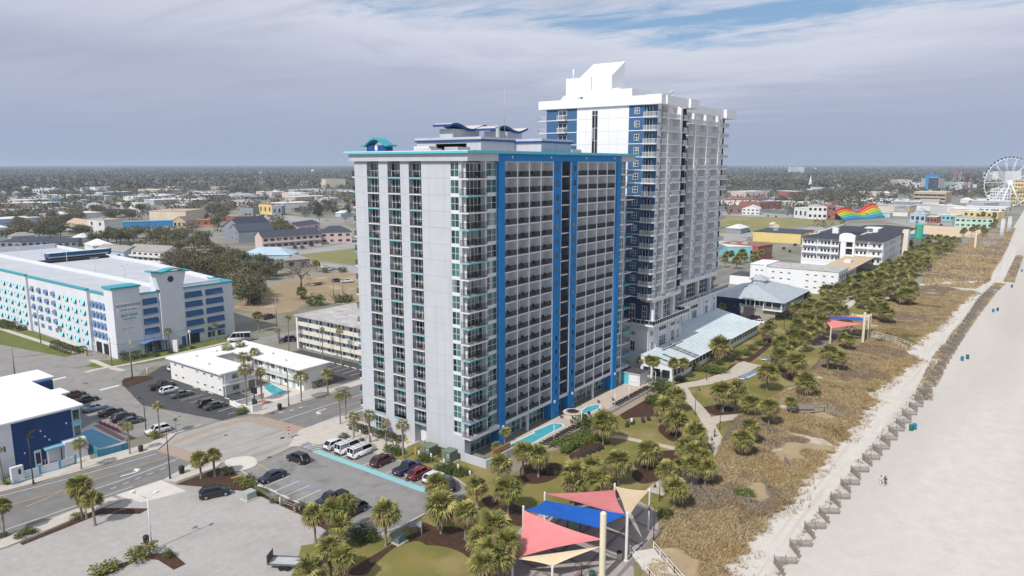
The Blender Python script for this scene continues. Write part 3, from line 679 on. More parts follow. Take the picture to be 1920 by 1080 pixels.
# roof works
b=MB()
b.box(14,26,8.4,25.3,ZT+.35,57.4,M_white); b.box(25,36,2.0,12.0,ZT+.35,57.2,M_white); b.box(14,36,12,20,ZT+.35,57.0,M_white)
b.box(16.2,24.6,17.5,21,57.4,60.0,M_white); b.box(22.4,30,10.4,14.4,57,59.6,M_white); b.box(26,38,11,19,ZT+.35,57.6,M_white)
b.build('penthouse',hot)
b=MB()
for x0,x1,y0,y1,z in((13.7,26.3,8.1,25.6,57.4),(24.7,36.3,1.7,12.3,57.2)):
 b.box(x0,x1,y0,y1,z,z+.35,M_navy); b.box(x0,x1,y0,y1,z+.35,z+.8,M_white)
b.build('penthouse_band',hot)
def wave_roof(x0,x1,y0,y1,zb,amp,topm,edgem,nm='wave_roof',n=18,th=.45,ph=0.0,cyc=1.25):
 b=MB()
 for i in range(n):
  xa,xb=x0+(x1-x0)*i/n,x0+(x1-x0)*(i+1)/n
  za=zb+amp*math.sin(ph+cyc*6.283*i/n); zb2=zb+amp*math.sin(ph+cyc*6.283*(i+1)/n)
  vs=[(xa,y0,za),(xb,y0,zb2),(xb,y1,zb2),(xa,y1,za),(xa,y0,za+th),(xb,y0,zb2+th),(xb,y1,zb2+th),(xa,y1,za+th)]
  b.add(vs,[(0,3,2,1)],edgem); b.add(vs,[(4,5,6,7)],topm); b.add(vs,[(0,1,5,4),(2,3,7,6)],edgem)
  if i==0:b.add(vs,[(0,4,7,3)],edgem)
  if i==n-1:b.add(vs,[(1,2,6,5)],edgem)
 return b.build(nm,hot)
M_sandroof=mat('beige_canopy',(.52,.47,.45),(.56,.51,.49),.6,.8)
wave_roof(14.9,26.2,16.8,21.6,60.2,.5,M_sandroof,M_navy,ph=.4,cyc=1.2)
wave_roof(20.8,31.4,9.8,15.2,59.75,.48,M_sandroof,M_navy,ph=-.2,cyc=1.15)
b=MB(); b.box(3.2,5,23.0,28.4,ZT+.35,56.6,M_navy); b.build('dormer',hot)
b=MB()
pr=[(22.0+7.6*i/14,56.35+1.35*math.sin(math.pi*min(1,max(0,(i-1.5)/11)))**1.2)for i in range(15)]
prof=pr+[(y,z+.3)for y,z in reversed(pr)]
b.vprism(prof,2.7,5.2,'x',M_teald); b.build('dormer_roof',hot)
b=MB(); b.add([(3.15,25.3,55.6),(3.15,26.0,55.6),(3.15,26.05,56.3),(3.15,25.65,56.75),(3.15,25.25,56.3)],[(4,3,2,1,0)],M_wtrim); b.build('dormer_vent',hot)
for q in((8.5,12,9.5,12.8,ZT+.35,56.2,M_hvac),(8.2,10.5,16.5,20.5,ZT+.35,56.4,M_wtrim),(5,8,13,17,ZT+.35,55.9,M_roofg),(46,50,8,12,ZT+.35,56.3,M_hvac)):b=MB(); b.box(*q); b.build('air_handler',hot)
b=MB(); b.cyl(20,9.0,57.4,60.2,.42,M_hvac,10); b.cyl(20,9,60.2,60.6,.6,M_hvac,10); b.build('flue',hot)
b=MB(); b.cyl(22.5,8.7,57.4,59.4,.25,M_hvac,8); b.build('flue',hot)
b=MB(); b.bar((23,9.6,59.3),(23,9.6,68.8),.06,M_hvac,6,.02); b.build('antenna',hot)
for x in(12.0,24.7,38.0,50.2):b=MB(); b.box(x-.16,x+.16,-.66,-.55,ZT+.55,ZT+.95,M_wtrim); b.build('floodlight',hot)
for x,y in((8.9,-.62),(27.0,-.35),(34.0,-.35),(52.6,-.62)):b=MB(); b.box(x-.2,x+.2,y-.25,y,3.6,4.1,M_wtrim); b.build('wall_lamp',hot)
# garden terrace of the corner: low white wall, timber screen
def simple(name,label,cat,fn,loc=(0,0,0),rz=0,group=None):
 b=MB(); fn(b); o=b.build(name,None,loc if len(loc)==3 else(*loc,0),rz); return tag(o,label,cat,group)
def _tw(b):
 b.prism([(-1.2,1.3),(-1.2,-4.6),(.4,-5.0),(6.5,-5.0),(6.5,-4.75),(.6,-4.75),(-.95,-4.3),(-.95,1.3)],0,1.6,M_white)
simple('terrace_wall','low white wall round the terrace at the corner of the blue striped hotel','wall',_tw)
def _ts(b):
 for i in range(9):b.box(.9,6.2,-4.45,-4.38,.2+.27*i,.42+.27*i,M_wood)
 for x in(1.0,3.5,6.1):b.box(x-.06,x+.06,-4.38,-4.28,0,2.65,M_wood)
simple('timber_screen','orange timber slat screen behind the low white corner wall','screen',_ts)
def chair_mesh():
 b=MB(); m=M_chair
 b.box(-.27,.27,-.25,.25,.40,.45,m); b.add([(-.27,.22,.45),(.27,.22,.45),(.27,.34,1.0),(-.27,.34,1.0),(-.27,.27,.45),(.27,.27,.45),(.27,.39,1.0),(-.27,.39,1.0)],[(0,1,2,3),(4,7,6,5),(0,4,5,1),(3,2,6,7),(0,3,7,4),(1,5,6,2)],m)
 for x in(-.25,.25):
  for y in(-.22,.22):b.box(x-.02,x+.02,y-.02,y+.02,0,.42,m)
  b.box(x-.03,x+.03,-.24,.26,.62,.66,m); b.box(x-.02,x+.02,-.24,-.2,.42,.64,m)
 return b.mesh('balcony_chair')
CHM=chair_mesh()
GCH='dark chairs on the balconies of the blue striped hotel'
def bchair(x,y,z,rz,lab):tag(link('balcony_chair',CHM,None,(x,y,z),rz),lab,'chair',GCH)
cn=['nearest the corner','second from corner','third from corner','fourth from corner']
for ci,(x0,x1)in enumerate(RX):
 for k in range(NF):
  for j,sd in enumerate(('left','right')):
   bchair(x0+1.2+1.7*j+random.uniform(-.2,.2),.75+random.uniform(-.1,.2),fz(k),random.uniform(-.5,.5)+(.4 if j==0 else-.4),'%s chair on beach side balcony column %s, %s row from the top'%(sd,cn[ci],ordn(NF-k)))
for k in range(NF):
 for j,sd in enumerate(('left','right')):
  bchair(.6+2.2*j,.2+random.uniform(-.1,.2),fz(k),random.uniform(-.6,.6)+(.8 if j==0 else-.4),'%s chair on the wraparound corner balcony, %s row from the top'%(sd,ordn(NF-k)))
for cj,(c,nm)in enumerate(((C1,'left'),(C2,'middle'),(C3,'right'))):
 for k in range(NF):
  bchair(.8,(c[0]+c[1])/2+random.uniform(-.5,.6),fz(k),-1.57+random.uniform(-.6,.6),'chair on the street face balcony, %s column, %s row from the top'%(nm,ordn(NF-k)))
  # WHITE TOWER HOTEL
M_tw=mat('tower_white',(.74,.745,.75),(.79,.795,.80),.3,.85,spec=.2)
addmix(M_tw,(.67,.675,.685),.2,(.55,.75),.4,stretch=(1.5,1.5,.1))
M_twg=mat('tower_gray',(.70,.705,.715),(.75,.755,.765),.4,.85,spec=.2)
M_denim=mat('denim_stucco',(.045,.115,.235),(.06,.135,.265),.4,.85,spec=.2)
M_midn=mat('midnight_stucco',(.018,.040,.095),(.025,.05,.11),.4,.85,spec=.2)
M_wrail=mat('white_railing',(.66,.67,.68),None,rough=.5)
M_glz=mat('clear_railing',(.30,.40,.42),(.36,.45,.46),1.0,.15)
M_dkglass=glassmat('tower_glass',[(0,(.008,.010,.014)),(.5,(.02,.025,.035)),(.8,(.06,.08,.10)),(.93,(.25,.26,.27))],1.1)
TZ0,TP,TN=19.3,3.23,15
def tz(k):return TZ0+TP*k
TZT=tz(TN)-.35
tow=thing('hotel_tower','taller white hotel tower with navy stripes and white balconies behind the blue striped one','hotel tower',(71,-.8,0))
RY=5.3
b=MB()
b.box(.6,17.6,1.8,32.8,12.8,TZT,M_twg); b.box(17.6,58.5,RY+1.6,32.8,12.8,TZT,M_twg)
b.box(0,.6,7.9,23.1,12.8,TZT,M_tw)
b.box(.6,58.5,15,32.7,0,12.8,M_tw)
b.build('wall',tow)
b=MB()
b.box(.05,.6,3.5,7.9,TZ0,TZT,M_denim); b.box(.05,.6,23.1,32.7,12.8,TZT,M_denim)
b.build('navy_stripe',tow)
b=MB()
for k in range(TN):
 z=tz(k)
 for y0,y1 in((3.5,7.9),(23.1,32.7)):b.box(-.06,.05,y0,y1,z-.1,z+.08,M_tw)
 b.box(-.01,0,7.9,23.1,z-.03,z+.03,M_joint)
for y in(10.9,13.6,20.4):b.box(-.01,0,y-.02,y+.02,TZ0,TZT,M_joint)
b.build('string_course',tow)
def tfr(k,y0,y1,z0,z1,nv,nh,nm='window'):
 return window(tow,'x',y0,y1,z0,z1,-.07,nv,nh,M_dkglass,M_wrail,.12,nm,.1)
for k in range(TN):
 z=tz(k); tfr(k,4.9,6.3,z+.8,z+2.35,2,2); tfr(k,26.2,28.9,z+.05,z+2.5,2,2,'balcony_door')
f=MB(); gl=MB(); gl.box(-.02,.02,16.8,18.5,20,TZT-.8,M_dkglass)
for y in(16.8,17.65,18.5):f.box(-.06,.03,y-.06,y+.06,20,TZT-.8,M_wrail)
for k in range(TN):f.box(-.06,.03,16.8,18.5,tz(k)+.9,tz(k)+1.0,M_wrail)
w=f.build('stair_window',tow); gl.build('pane',w)
b=MB()
def ring(mb,x0,x1,y0,y1,z0,z1,m,t=.5):
 mb.box(x0,x1,y0,y0+t,z0,z1,m); mb.box(x0,x1,y1-t,y1,z0,z1,m); mb.box(x0,x0+t,y0+t,y1-t,z0,z1,m); mb.box(x1-t,x1,y0+t,y1-t,z0,z1,m)
b.box(-.2,17.6,.9,34,TZT,TZT+.35,M_twg); b.box(17.6,59,RY+.9,34,TZT,TZT+.35,M_twg)
ring(b,-.6,18.0,-.8,35.0,TZT+.1,TZT+2.3,M_tw); ring(b,18.1,59.6,RY-.5,34.6,TZT+.0,TZT+2.1,M_tw)
b.box(16.4,22.0,-1.4,2.6,TZT+.05,TZT+2.36,M_tw); b.box(56.4,64.8,RY-1.4,RY+2.6,TZT-.4,TZT+2.2,M_tw); b.box(-1.2,.6,-1.4,2.8,TZT+.05,TZT+2.36,M_tw); b.box(2.6,4.6,-1.2,2,TZT+.05,TZT+2.33,M_tw)
b.build('parapet',tow)
b=MB()
b.box(1.6,25,8.0,22,TZT+.35,TZT+4.4,M_tw); b.box(4.2,9.4,21.6,29.3,TZT+.35,TZT+8.3,M_tw); b.box(6,12,14,26,TZT+.35,TZT+5.2,M_tw)
b.build('penthouse',tow)
b=MB()
v=[(5,15.8,TZT+.3),(12,15.8,TZT+.3),(12,25.4,TZT+.3),(5,25.4,TZT+.3),(5,15.8,TZT+8.4),(12,15.8,TZT+12.6),(12,25.4,TZT+12.6),(5,25.4,TZT+8.4)]
b.add(v,[(0,3,2,1),(4,5,6,7),(0,1,5,4),(1,2,6,5),(2,3,7,6),(3,0,4,7)],M_tw)
b.build('sloped_lantern',tow)
b=MB(); b.box(4.1,4.2,24.0,26.6,TZT+2.4,TZT+3.3,M_denim); b.build('louvre',tow)
b=MB(); b.vprism([(23.3,TZT+.35),(28.8,TZT+.35)]+[(26.05+2.75*math.cos(a*math.pi/8),TZT+2.3+1.5*math.sin(a*math.pi/8))for a in range(9)],.8,2.4,'x',M_twg); b.build('roof_tank',tow)
for x,y,h in((20,6,3.0),(23,7,3.6),(26,9,3.4)):
 b=MB(); b.bar((x,y,TZT+.3),(x,y,TZT+1.4+h),.12,M_hvac,6); b.sphere(x,y,TZT+1.6+h,.35,M_hvac); b.build('vent',tow)
b=MB(); b.bar((5,27.5,TZT+8),(5,27.5,TZT+10.8),.2,M_tw,6); b.build('flue',tow)
# beach face
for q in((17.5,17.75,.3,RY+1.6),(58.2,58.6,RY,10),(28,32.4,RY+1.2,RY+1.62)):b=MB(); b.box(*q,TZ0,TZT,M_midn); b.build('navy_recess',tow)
b=MB()
for x in(5.4,13.5):b.box(x-.2,x+.2,-.35,1.8,TZ0+.5,TZT,M_tw)
for x in(35.3,44.1,53.6):b.box(x-.22,x+.22,RY-.35,RY+1.6,TZ0-.2,TZT,M_tw)
b.build('fin',tow)
def bars(r,pts,z,gap=.2,w=.035):
 for p,q in zip(pts,pts[1:]):
  r.bar((*p,z+1.1),(*q,z+1.1),.05,M_wrail,4); r.bar((*p,z+.12),(*q,z+.12),.04,M_wrail,4)
  L=math.hypot(q[0]-p[0],q[1]-p[1]); n=max(2,int(L/gap))
  for i in range(n+1):
   c=(p[0]+(q[0]-p[0])*i/n,p[1]+(q[1]-p[1])*i/n); r.box(c[0]-w,c[0]+w,c[1]-.025,c[1]+.025,z+.1,z+1.1,M_wrail)
def panel_and_recess(k,x0,x1,split,front,wide):
 """wall panel with two slot windows beside a railed balcony"""
 z=tz(k); s=MB(); r=MB(); d=MB(); bk=1.8 if front<3 else RY+1.6
 xs=x0 if wide else x0+(x1-x0)*split
 if not wide:
  s.box(x0,xs,front+.25,bk,z,z+TP-.02,M_twg)
  for q in(.35,.65):
   c=x0+(xs-x0)*q; s.box(c-.16,c+.16,front+.2,front+.26,z+1.35,z+1.85,M_midn)
 s.box(xs,x1,front-.05,bk,z-.22,z,M_tw)
 if not wide:s.box(xs-.9,x1+.2,front-.5,front-.05,z-.22,z,M_tw)
 bars(r,[(x0+.2,front),(x1-.2,front)]if wide else[(xs-.8,front),(xs-.8,front-.45),(x1+.1,front-.45),(x1+.1,front)],z)
 a0,a1=xs+.3,min(xs+2.6,x1-.3)
 d.box(a0,a1,bk-.08,bk-.01,z+.05,z+2.4,M_dkglass)
 for x in(a0,(a0+a1)/2,a1):d.box(x-.06,x+.06,bk-.12,bk,z,z+2.45,M_wrail)
 return s,r,d
allb=[]
for k in range(TN-1,-1,-1):
 wide=k>=11
 allb.append(panel_and_recess(k,.6,5.2,.5,.2,False))
 allb.append(panel_and_recess(k,5.6,13.3,.42,.0,wide))
 allb.append(panel_and_recess(k,13.7,17.5,.55,.2,False))
 allb.append(panel_and_recess(k,31.8,35.1,.1,RY+.1,True))
 allb.append(panel_and_recess(k,35.5,43.9,.42,RY,wide))
 allb.append(panel_and_recess(k,44.3,53.4,.42,RY,wide))
 z=tz(k); s,r,d=MB(),MB(),MB()
 s.box(-1.3,.6,-.3,3.5,z-.2,z,M_tw)
 bars(r,[(.05,3.45),(-1.25,3.45),(-1.25,-.2),(.6,-.2)],z)
 d.box(.5,.6,.3,3.5,z,z+2.9,M_denim); d.box(.46,.5,1.6,3.2,z+.05,z+2.4,M_dkglass)
 for y in(1.6,2.4,3.2):d.box(.4,.46,y-.06,y+.06,z,z+2.45,M_wrail)
 allb.append((s,r,d))
 s,r,d=MB(),MB(),MB(); s.box(56.2,62.0,RY-.3,RY+2.6,z-.22,z,M_tw)
 s.box(53.8,58.1,RY+.3,RY+1.6,z,z+TP-.02,M_twg)
 for q in(.35,.65):s.box(53.8+3*q-.16,53.8+3*q+.16,RY+.24,RY+.3,z+1.35,z+1.85,M_midn)
 d.box(58.6,58.7,RY+.6,RY+2.2,z+.05,z+2.4,M_dkglass); bars(r,[(56.3,RY+.3),(56.3,RY-.25),(61.9,RY-.25),(61.9,RY+2.6)],z,.25)
 allb.append((s,r,d))
rest=MB()
for i,(s,r,d)in enumerate(allb):
 if i<95:
  o=s.build('balcony',tow); r.build('railing',o); d.build('balcony_door',o)
 else:
  for q in(s,r,d):
   o0=len(rest.v); rest.v.extend(q.v); rest.f.extend([tuple(j+o0 for j in f)for f in q.f])
   rest.m.extend([rest.slot(q.mats[m])for m in q.m]); rest.sm.extend(q.sm)
stuff(rest.build('balcony',tow))
for k in range(TN-1,TN-6,-1):
 z=tz(k); s=MB(); s.box(-1.1,.05,26.1,29.0,z-.18,z,M_tw); bars(s,[(0,26.15),(-1.05,26.15),(-1.05,28.95),(0,28.95)],z)
 s.build('juliet_balcony',tow)
 s=MB(); s.box(-.3,1.5,32.7,35.2,z-.18,z,M_tw); bars(s,[(-.25,32.8),(-.25,35.1),(1.4,35.1)],z); s.build('juliet_balcony',tow)
 # podium: midnight storey with tall windows and terrace, white base
b=MB()
b.box(.3,17.7,1.2,15,12.8,18.2,M_midn); b.box(17.7,58.5,RY+1.2,15,12.8,17.8,M_midn); b.box(.05,.6,3.5,9,12.8,TZ0,M_midn); b.box(.05,.3,.9,3.5,12.8,18.2,M_midn)
b.build('navy_storey',tow)
b=MB()
b.box(0,17.7,-.2,1.8,18.2,TZ0-.25,M_tw); b.box(17.75,58.5,RY-.1,RY+1.6,17.8,TZ0-.25,M_tw)
for x in(1.6,6.4,13.6):b.box(x,x+.9,.1,1.2,12.9,18.2,M_tw)
for x in(33.6,43.4,53.2):b.box(x,x+1.0,RY+.2,RY+1.2,12.9,17.8,M_tw)
b.build('pilaster',tow)
for x0,x1,y in((2.8,6.0,1.05),(7.8,12.8,1.05),(15,17.2,1.05),(30,33,RY+1.05),(35.4,42.4,RY+1.05),(45.2,52.2,RY+1.05),(54.8,57.6,RY+1.05)):
 window(tow,'y',x0,x1,12.9,17.6,y,4,3,M_dkglass,M_wrail,.12,'tall_window',.14)
window(tow,'x',4.6,6.2,13.6,17.4,-.07,2,3,M_dkglass,M_wrail,.12,'window',.1); window(tow,'x',1.2,2.6,12.9,17.2,-.07,2,3,M_dkglass,M_wrail,.12,'window',.1)
b=MB()
b.box(.2,20.0,.6,15,0,12.3,M_tw); b.box(20.0,59.2,RY+.0,15,0,12.3,M_tw); b.box(-.2,.2,.6,15,0,12.3,M_tw)
for x in(3.8,5.0,11.2,12.6,16.6,19.0):b.box(x,x+.45,.3,.6,0,12.0,M_tw)
for x in(22,26,33,36.4,44.6,48,55):b.box(x,x+.5,RY-.3,RY,0,12.0,M_tw)
b.build('white_base',tow)
b=MB()
b.box(-1.8,20.6,-1.6,.6,12.3,12.7,M_tw); b.box(-1.8,.2,.6,4.6,12.3,12.7,M_tw); b.box(20.2,66.0,RY-1.2,RY+1.2,12.31,12.71,M_tw)
def trail(mb,pts,z):
 for p,q in zip(pts,pts[1:]):
  mb.bar((*p,z+1.15),(*q,z+1.15),.07,M_wrail,4); mb.bar((*p,z+.1),(*q,z+.1),.05,M_wrail,4)
  L=math.hypot(q[0]-p[0],q[1]-p[1]); n=max(2,int(L/1.1))
  for i in range(n+1):
   c=(p[0]+(q[0]-p[0])*i/n,p[1]+(q[1]-p[1])*i/n); mb.box(c[0]-.07,c[0]+.07,c[1]-.05,c[1]+.05,z,z+1.15,M_wrail)
  mb.add([(p[0],p[1],z+.1),(q[0],q[1],z+.1),(q[0],q[1],z+1.05),(p[0],p[1],z+1.05),(p[0]+.02,p[1]+.02,z+.1),(q[0]+.02,q[1]+.02,z+.1),(q[0]+.02,q[1]+.02,z+1.05),(p[0]+.02,p[1]+.02,z+1.05)],[(0,1,2,3),(7,6,5,4)],M_dkglass)
trail(b,[(-1.75,4.5),(-1.75,-1.55),(20.5,-1.55),(20.5,RY-1.15),(65.9,RY-1.15)],12.7)
b.build('terrace',tow)
for x0,x1,z0,z1,y in((1.0,2.6,9.2,10.4,.45),(1.1,2.8,5.0,7.6,.45),(5.8,10.4,9.6,10.7,.45),(6.2,10.2,4.4,8.2,.45),(13.2,16.0,9.6,10.6,.45),(13.4,15.8,5.0,8.4,.45),(17.2,18.7,9.4,10.4,.45),(17.2,18.7,5.2,8.0,.45),(23.6,25.2,6.4,10.4,RY-.15),(27.4,32.2,9.6,10.7,RY-.15),(28.2,31.4,5.4,9.0,RY-.15),(38,43.4,9.6,10.7,RY-.15),(39,42.6,5.6,9.0,RY-.15),(49.4,51.4,9.8,10.6,RY-.15),(49.4,51.4,5.8,9,RY-.15),(56,57.6,9.8,10.6,RY-.15),(56,57.6,5.8,9,RY-.15)):
 window(tow,'y',x0,x1,z0,z1,y,3,2 if z1-z0>1.2 else 1,M_dkglass,M_wrail,.15,'window',.12)
for y0,y1,z0,z1 in((4.2,5.4,9.2,10.2),(4.2,5.6,5.0,7.6)):window(tow,'x',y0,y1,z0,z1,-.3,2,2,M_dkglass,M_wrail,.12,'window',.1)
for x0,x1 in((4.4,10.2),(10.8,16.2)):
 s=MB(); s.box(x0,x1,-1.9,.3,4.0,4.3,M_tw); trail(s,[(x0+.05,.2),(x0+.05,-1.85),(x1-.05,-1.85),(x1-.05,.2)],4.3); s.build('terrace_balcony',tow)
 # glass roofed pool hall
M_roofgl=mat('glass_roof',(.44,.54,.56),(.53,.62,.64),.35,.25,spec=.6,thr=(.3,.7))
addmix(M_roofgl,(.60,.66,.67),.16,(.48,.62),.8,stretch=(.4,1,1))
M_roofopen=mat('open_roof_bay',(.10,.12,.13),(.16,.18,.19),.8,.3)
pool_hall=thing('pool_hall','long white pool hall with a sloping translucent roof at the foot of the white tower','pool hall',(66.5,0,0))
LX=64.0; YF,ZF,SL=-10.0,3.4,.224
def topy(x):return-.4 if x<24.6 else 4.4
def zr(y):return ZF+SL*(y-YF)
b=MB()
b.box(.2,LX-.2,YF+.8,YF+1.0,0,1.2,M_tw); b.box(.2,LX-.2,YF+.8,YF+1.0,2.95,ZF-.05,M_tw)
for i in range(28):
 x=.2+(LX-.4)*i/27; b.box(x-.14,x+.14,YF+.75,YF+.95,0,ZF-.03,M_tw)
for x0,yb in((.2,-.4),(LX-.35,4.4)):
 b.add([(x0,YF+.95,0),(x0,yb,0),(x0,yb,zr(yb)-.15),(x0,YF+.95,ZF),(x0+.15,YF+.95,0),(x0+.15,yb,0),(x0+.15,yb,zr(yb)-.15),(x0+.15,YF+.95,ZF)],[(0,3,2,1),(4,5,6,7),(0,1,5,4),(1,2,6,5),(2,3,7,6),(3,0,4,7)],M_tw)
b.build('wall',pool_hall)
b=MB()
for i in range(27):
 x=.34+(LX-.4)*i/27; b.box(x,x+(LX-.4)/27-.28,YF+.86,YF+.9,1.2,2.95,M_dkglass)
for i in range(3):b.box(.12,.2,YF+1.6+2.6*i,YF+3.6+2.6*i,.6,2.6,M_dkglass)
b.build('window_band',pool_hall)
b=MB(); n=37
xs=[LX*i/n for i in range(n+1)]
for i in range(n):
 x0,x1=xs[i],xs[i+1]; yt=topy((x0+x1)/2); nn=6 if yt<0 else 9
 for j in range(nn):
  ya,yb=yt+(YF-yt)*j/nn,yt+(YF-yt)*(j+1)/nn
  m=M_roofopen if(i in(7,8)and j>=1)or(i in(1,3)and j>=2)else M_roofgl
  b.add([(x0,ya,zr(ya)),(x1,ya,zr(ya)),(x1,yb,zr(yb)),(x0,yb,zr(yb))],[(0,3,2,1)],m)
  b.add([(x0,ya,zr(ya)-.1),(x1,ya,zr(ya)-.1),(x1,yb,zr(yb)-.1),(x0,yb,zr(yb)-.1)],[(0,1,2,3)],M_tw)
  b.bar((x0,yb,zr(yb)+.03),(x1,yb,zr(yb)+.03),.05 if j<nn-1 else.12,M_tw,4)
for x in xs:
 yt=topy(x); b.bar((x,yt,zr(yt)+.03),(x,YF,ZF+.03),.05,M_tw,4)
b.build('glass_roof',pool_hall)
# small pool house at the end of the blue hotel
ph=thing('pool_house','small white flat roofed shed with a turquoise wall beside the hotel pool deck','shed',(58.0,-4.6,0))
b=MB(); b.box(0,4.2,0,6.6,0,2.9,M_wtrim); b.build('wall',ph)
b=MB(); b.box(-.25,4.5,-.25,6.9,2.9,3.1,M_roofg); b.box(-.2,4.45,-.2,6.85,3.1,3.14,M_dark); b.build('roof',ph)
b=MB(); b.box(-.06,0,3.0,6.6,0,2.85,M_turq); b.box(-3.4,-.1,5.6,5.75,0,1.1,M_turq); b.build('turquoise_panel',ph)
b=MB(); b.box(-.1,-.02,.5,2.7,.9,2.4,M_wrail); b.box(-.12,-.1,.7,2.5,1.0,2.3,M_grayw); b.build('shutter',ph)
# PARKING GARAGE
M_gw=mat('garage_white',(.62,.635,.665),(.67,.685,.71),.25,.85,spec=.2)
addmix(M_gw,(.56,.575,.61),.12,(.55,.75),.5)
M_deck=mat('garage_deck',(.44,.455,.485),(.50,.51,.535),.12,.9,spec=.2,detail=8)
addmix(M_deck,(.36,.37,.40),.06,(.55,.75),.5,stretch=(1,.2,1))
M_awn=mat('royal_awning',(.025,.10,.235),(.035,.12,.265),1.2,.8)
M_awn2=mat('denim_awning',(.09,.17,.33),(.115,.20,.36),1.2,.8)
M_awnt=mat('aqua_awning',(.26,.58,.66),(.30,.62,.69),1.2,.8)
M_door=mat('pale_door',(.30,.40,.45),(.36,.46,.50),1,.6)
M_void=mat('dark_opening',(.018,.020,.026),None,rough=.9)
M_ink=mat('sign_ink',(.03,.035,.05),None,rough=.6)
M_inkt=mat('sign_teal',(.015,.24,.30),None,rough=.6)
def text_mesh(name,s,size,m,ext=.03,align='CENTER',sx=1.0,spacing=1.0):
 cu=bpy.data.curves.new(name,'FONT'); cu.body=s; cu.size=size; cu.extrude=ext; cu.align_x=align; cu.align_y='CENTER'; cu.space_character=spacing
 o=bpy.data.objects.new(name,cu); COL.objects.link(o); bpy.context.view_layer.update()
 me=bpy.data.meshes.new_from_object(o.evaluated_get(bpy.context.evaluated_depsgraph_get()))
 bpy.data.objects.remove(o); bpy.data.curves.remove(cu); me.name=name
 me.materials.clear(); me.materials.append(m)
 if sx!=1.0:
  me.transform(Matrix.Diagonal((sx,1,1,1)))
 return me
def text(name,s,size,m,loc,face,parent=None,sx=1.0,spacing=1.0,ext=.03):
 """face '-y' reads towards the beach, '-x' towards the camera end"""
 o=link(name,text_mesh(name,s,size,m,ext,'CENTER',sx,spacing),parent,loc)
 o.rotation_euler=(math.pi/2,0,{'-y':0,'-x':-math.pi/2}[face]); return o
gar=thing('parking_garage','long white parking garage with aqua and blue window awnings and a wave topped tower','parking garage',(0,122,0))
b=MB()
b.box(-5.6,1.8,0,5.0,0,19.4,M_gw)
b.box(1.8,30.4,.35,1.0,0,17.0,M_gw); b.box(29.6,30.4,1.0,13,0,16.6,M_gw)
b.box(7.2,14.1,-.5,4.5,0,21.2,M_gw)
b.vprism([(6.0,22.6),(15.3,22.4),(14.1,17.6),(14.1,16.8),(7.2,16.8),(7.2,17.6)],-.55,1.6,'y',M_gw)
segs=[(5.0,14.2,-5.3,17.4,'b2'),(14.2,36.0,-6.2,17.9,'t'),(36.0,57.4,-5.5,17.6,'b'),(57.4,84,-6.2,18.0,'t'),(84,112,-5.5,17.6,'b'),(112,150,-6.2,18.0,'t')]
for y0,y1,x,z,c in segs:b.box(x,x+.9,y0,y1,0,z,M_gw)
b.box(-6.2,38,149.4,150,0,18.4,M_gw)
b.prism([(30.4,10),(36.5,60),(39.5,150),(38.7,150),(35.7,60),(29.6,10)],0,17.6,M_gw)
b.build('wall',gar)
b=MB()
b.prism([(-5.2,5.0),(1.8,4.0),(1.8,1.0),(29.6,1.0),(29.6,10),(35.7,60),(38.7,149.4),(-5.4,149.4)],15.9,16.5,M_deck)
b.box(11.5,12.3,6,135,16.5,17.5,M_gw); b.box(12.3,30,6,6.6,16.5,17.4,M_gw)
b.build('roof_deck',gar)
b=MB()
b.box(12.4,36.5,95.6,100,16.5,17.4,M_void)
b.box(16.8,39.4,99.5,104,17.9,19.5,M_awn); b.box(17.0,39.2,100,104,16.5,17.9,M_void); b.box(16.6,39.6,99.3,99.9,19.5,19.72,M_teald); b.box(16.8,39.4,99.9,104.2,19.5,19.6,M_gw); b.box(16.8,38,99.2,99.5,17.9,18.3,M_gw)
b.build('ramp_canopy',gar)
b=MB()
b.box(-6.0,2.1,-.35,5.3,19.4,19.9,M_teald); b.box(1.9,7.2,-.05,.9,17.0,17.35,M_teald); b.box(14.1,30.8,-.05,.9,16.9,17.3,M_teald)
for y0,y1,x,z,c in segs:b.box(x-.3,x+.8,y0,y1,z,z+.4,M_teald)
b.box(29.5,30.9,.9,13,16.9,17.3,M_teald)
b.build('cornice',gar)
b=MB()
wv=smooth_pts([(0,.30),(.13,.22),(.25,-.15),(.38,.10),(.52,.45),(.68,.42),(.82,.0),(.92,-.35),(1,-.30)],3); pr=[(4.8+11.4*t,22.5+1.1*h)for t,h in wv]
b.vprism(pr+[(x,z+.4)for x,z in reversed(pr)],-1.1,2.4,'y',M_teald); b.build('wave_canopy',gar)
b=MB(); n=16
b.add([(10.6+.85*math.cos(6.283*i/n),-.58,20.4+.85*math.sin(6.283*i/n))for i in range(n)],[tuple(range(n))],M_ink)
b.add([(10.6+1.05*math.cos(6.283*i/n),-.565,20.4+1.05*math.sin(6.283*i/n))for i in range(n)],[tuple(range(n))],M_joint)
b.build('round_vent',gar)
def awning(mb,plane,a0,a1,ztop,h,out,off,m):
 if plane=='y':mb.vprism([(off,ztop),(off-out,ztop-h),(off-out,ztop-h-.12),(off,ztop-.2)],a0,a1,'x',m); mb.box(a0+.05,a1-.05,off-.03,off,ztop-h-.25,ztop-.3,M_void)
 else:mb.vprism([(off,ztop),(off-out,ztop-h),(off-out,ztop-h-.12),(off,ztop-.2)],a0,a1,'y',m); mb.box(off-.03,off,a0+.05,a1-.05,ztop-h-.25,ztop-.3,M_void)
for r in range(4):
 z=15.6-2.85*r
 for x0,x1,dz in((2.5,6.6,0),(14.9,20.2,.1),(21.4,27.0,.1)):
  b=MB(); awning(b,'y',x0,x1,z+dz,1.55,.55,.35,M_awn); b.build('awning',gar)
for x0,x1 in((15.4,20.0),(21.4,27.0)):
 b=MB(); awning(b,'y',x0,x1,4.1,.9,.5,.35,M_awn); b.build('awning',gar)
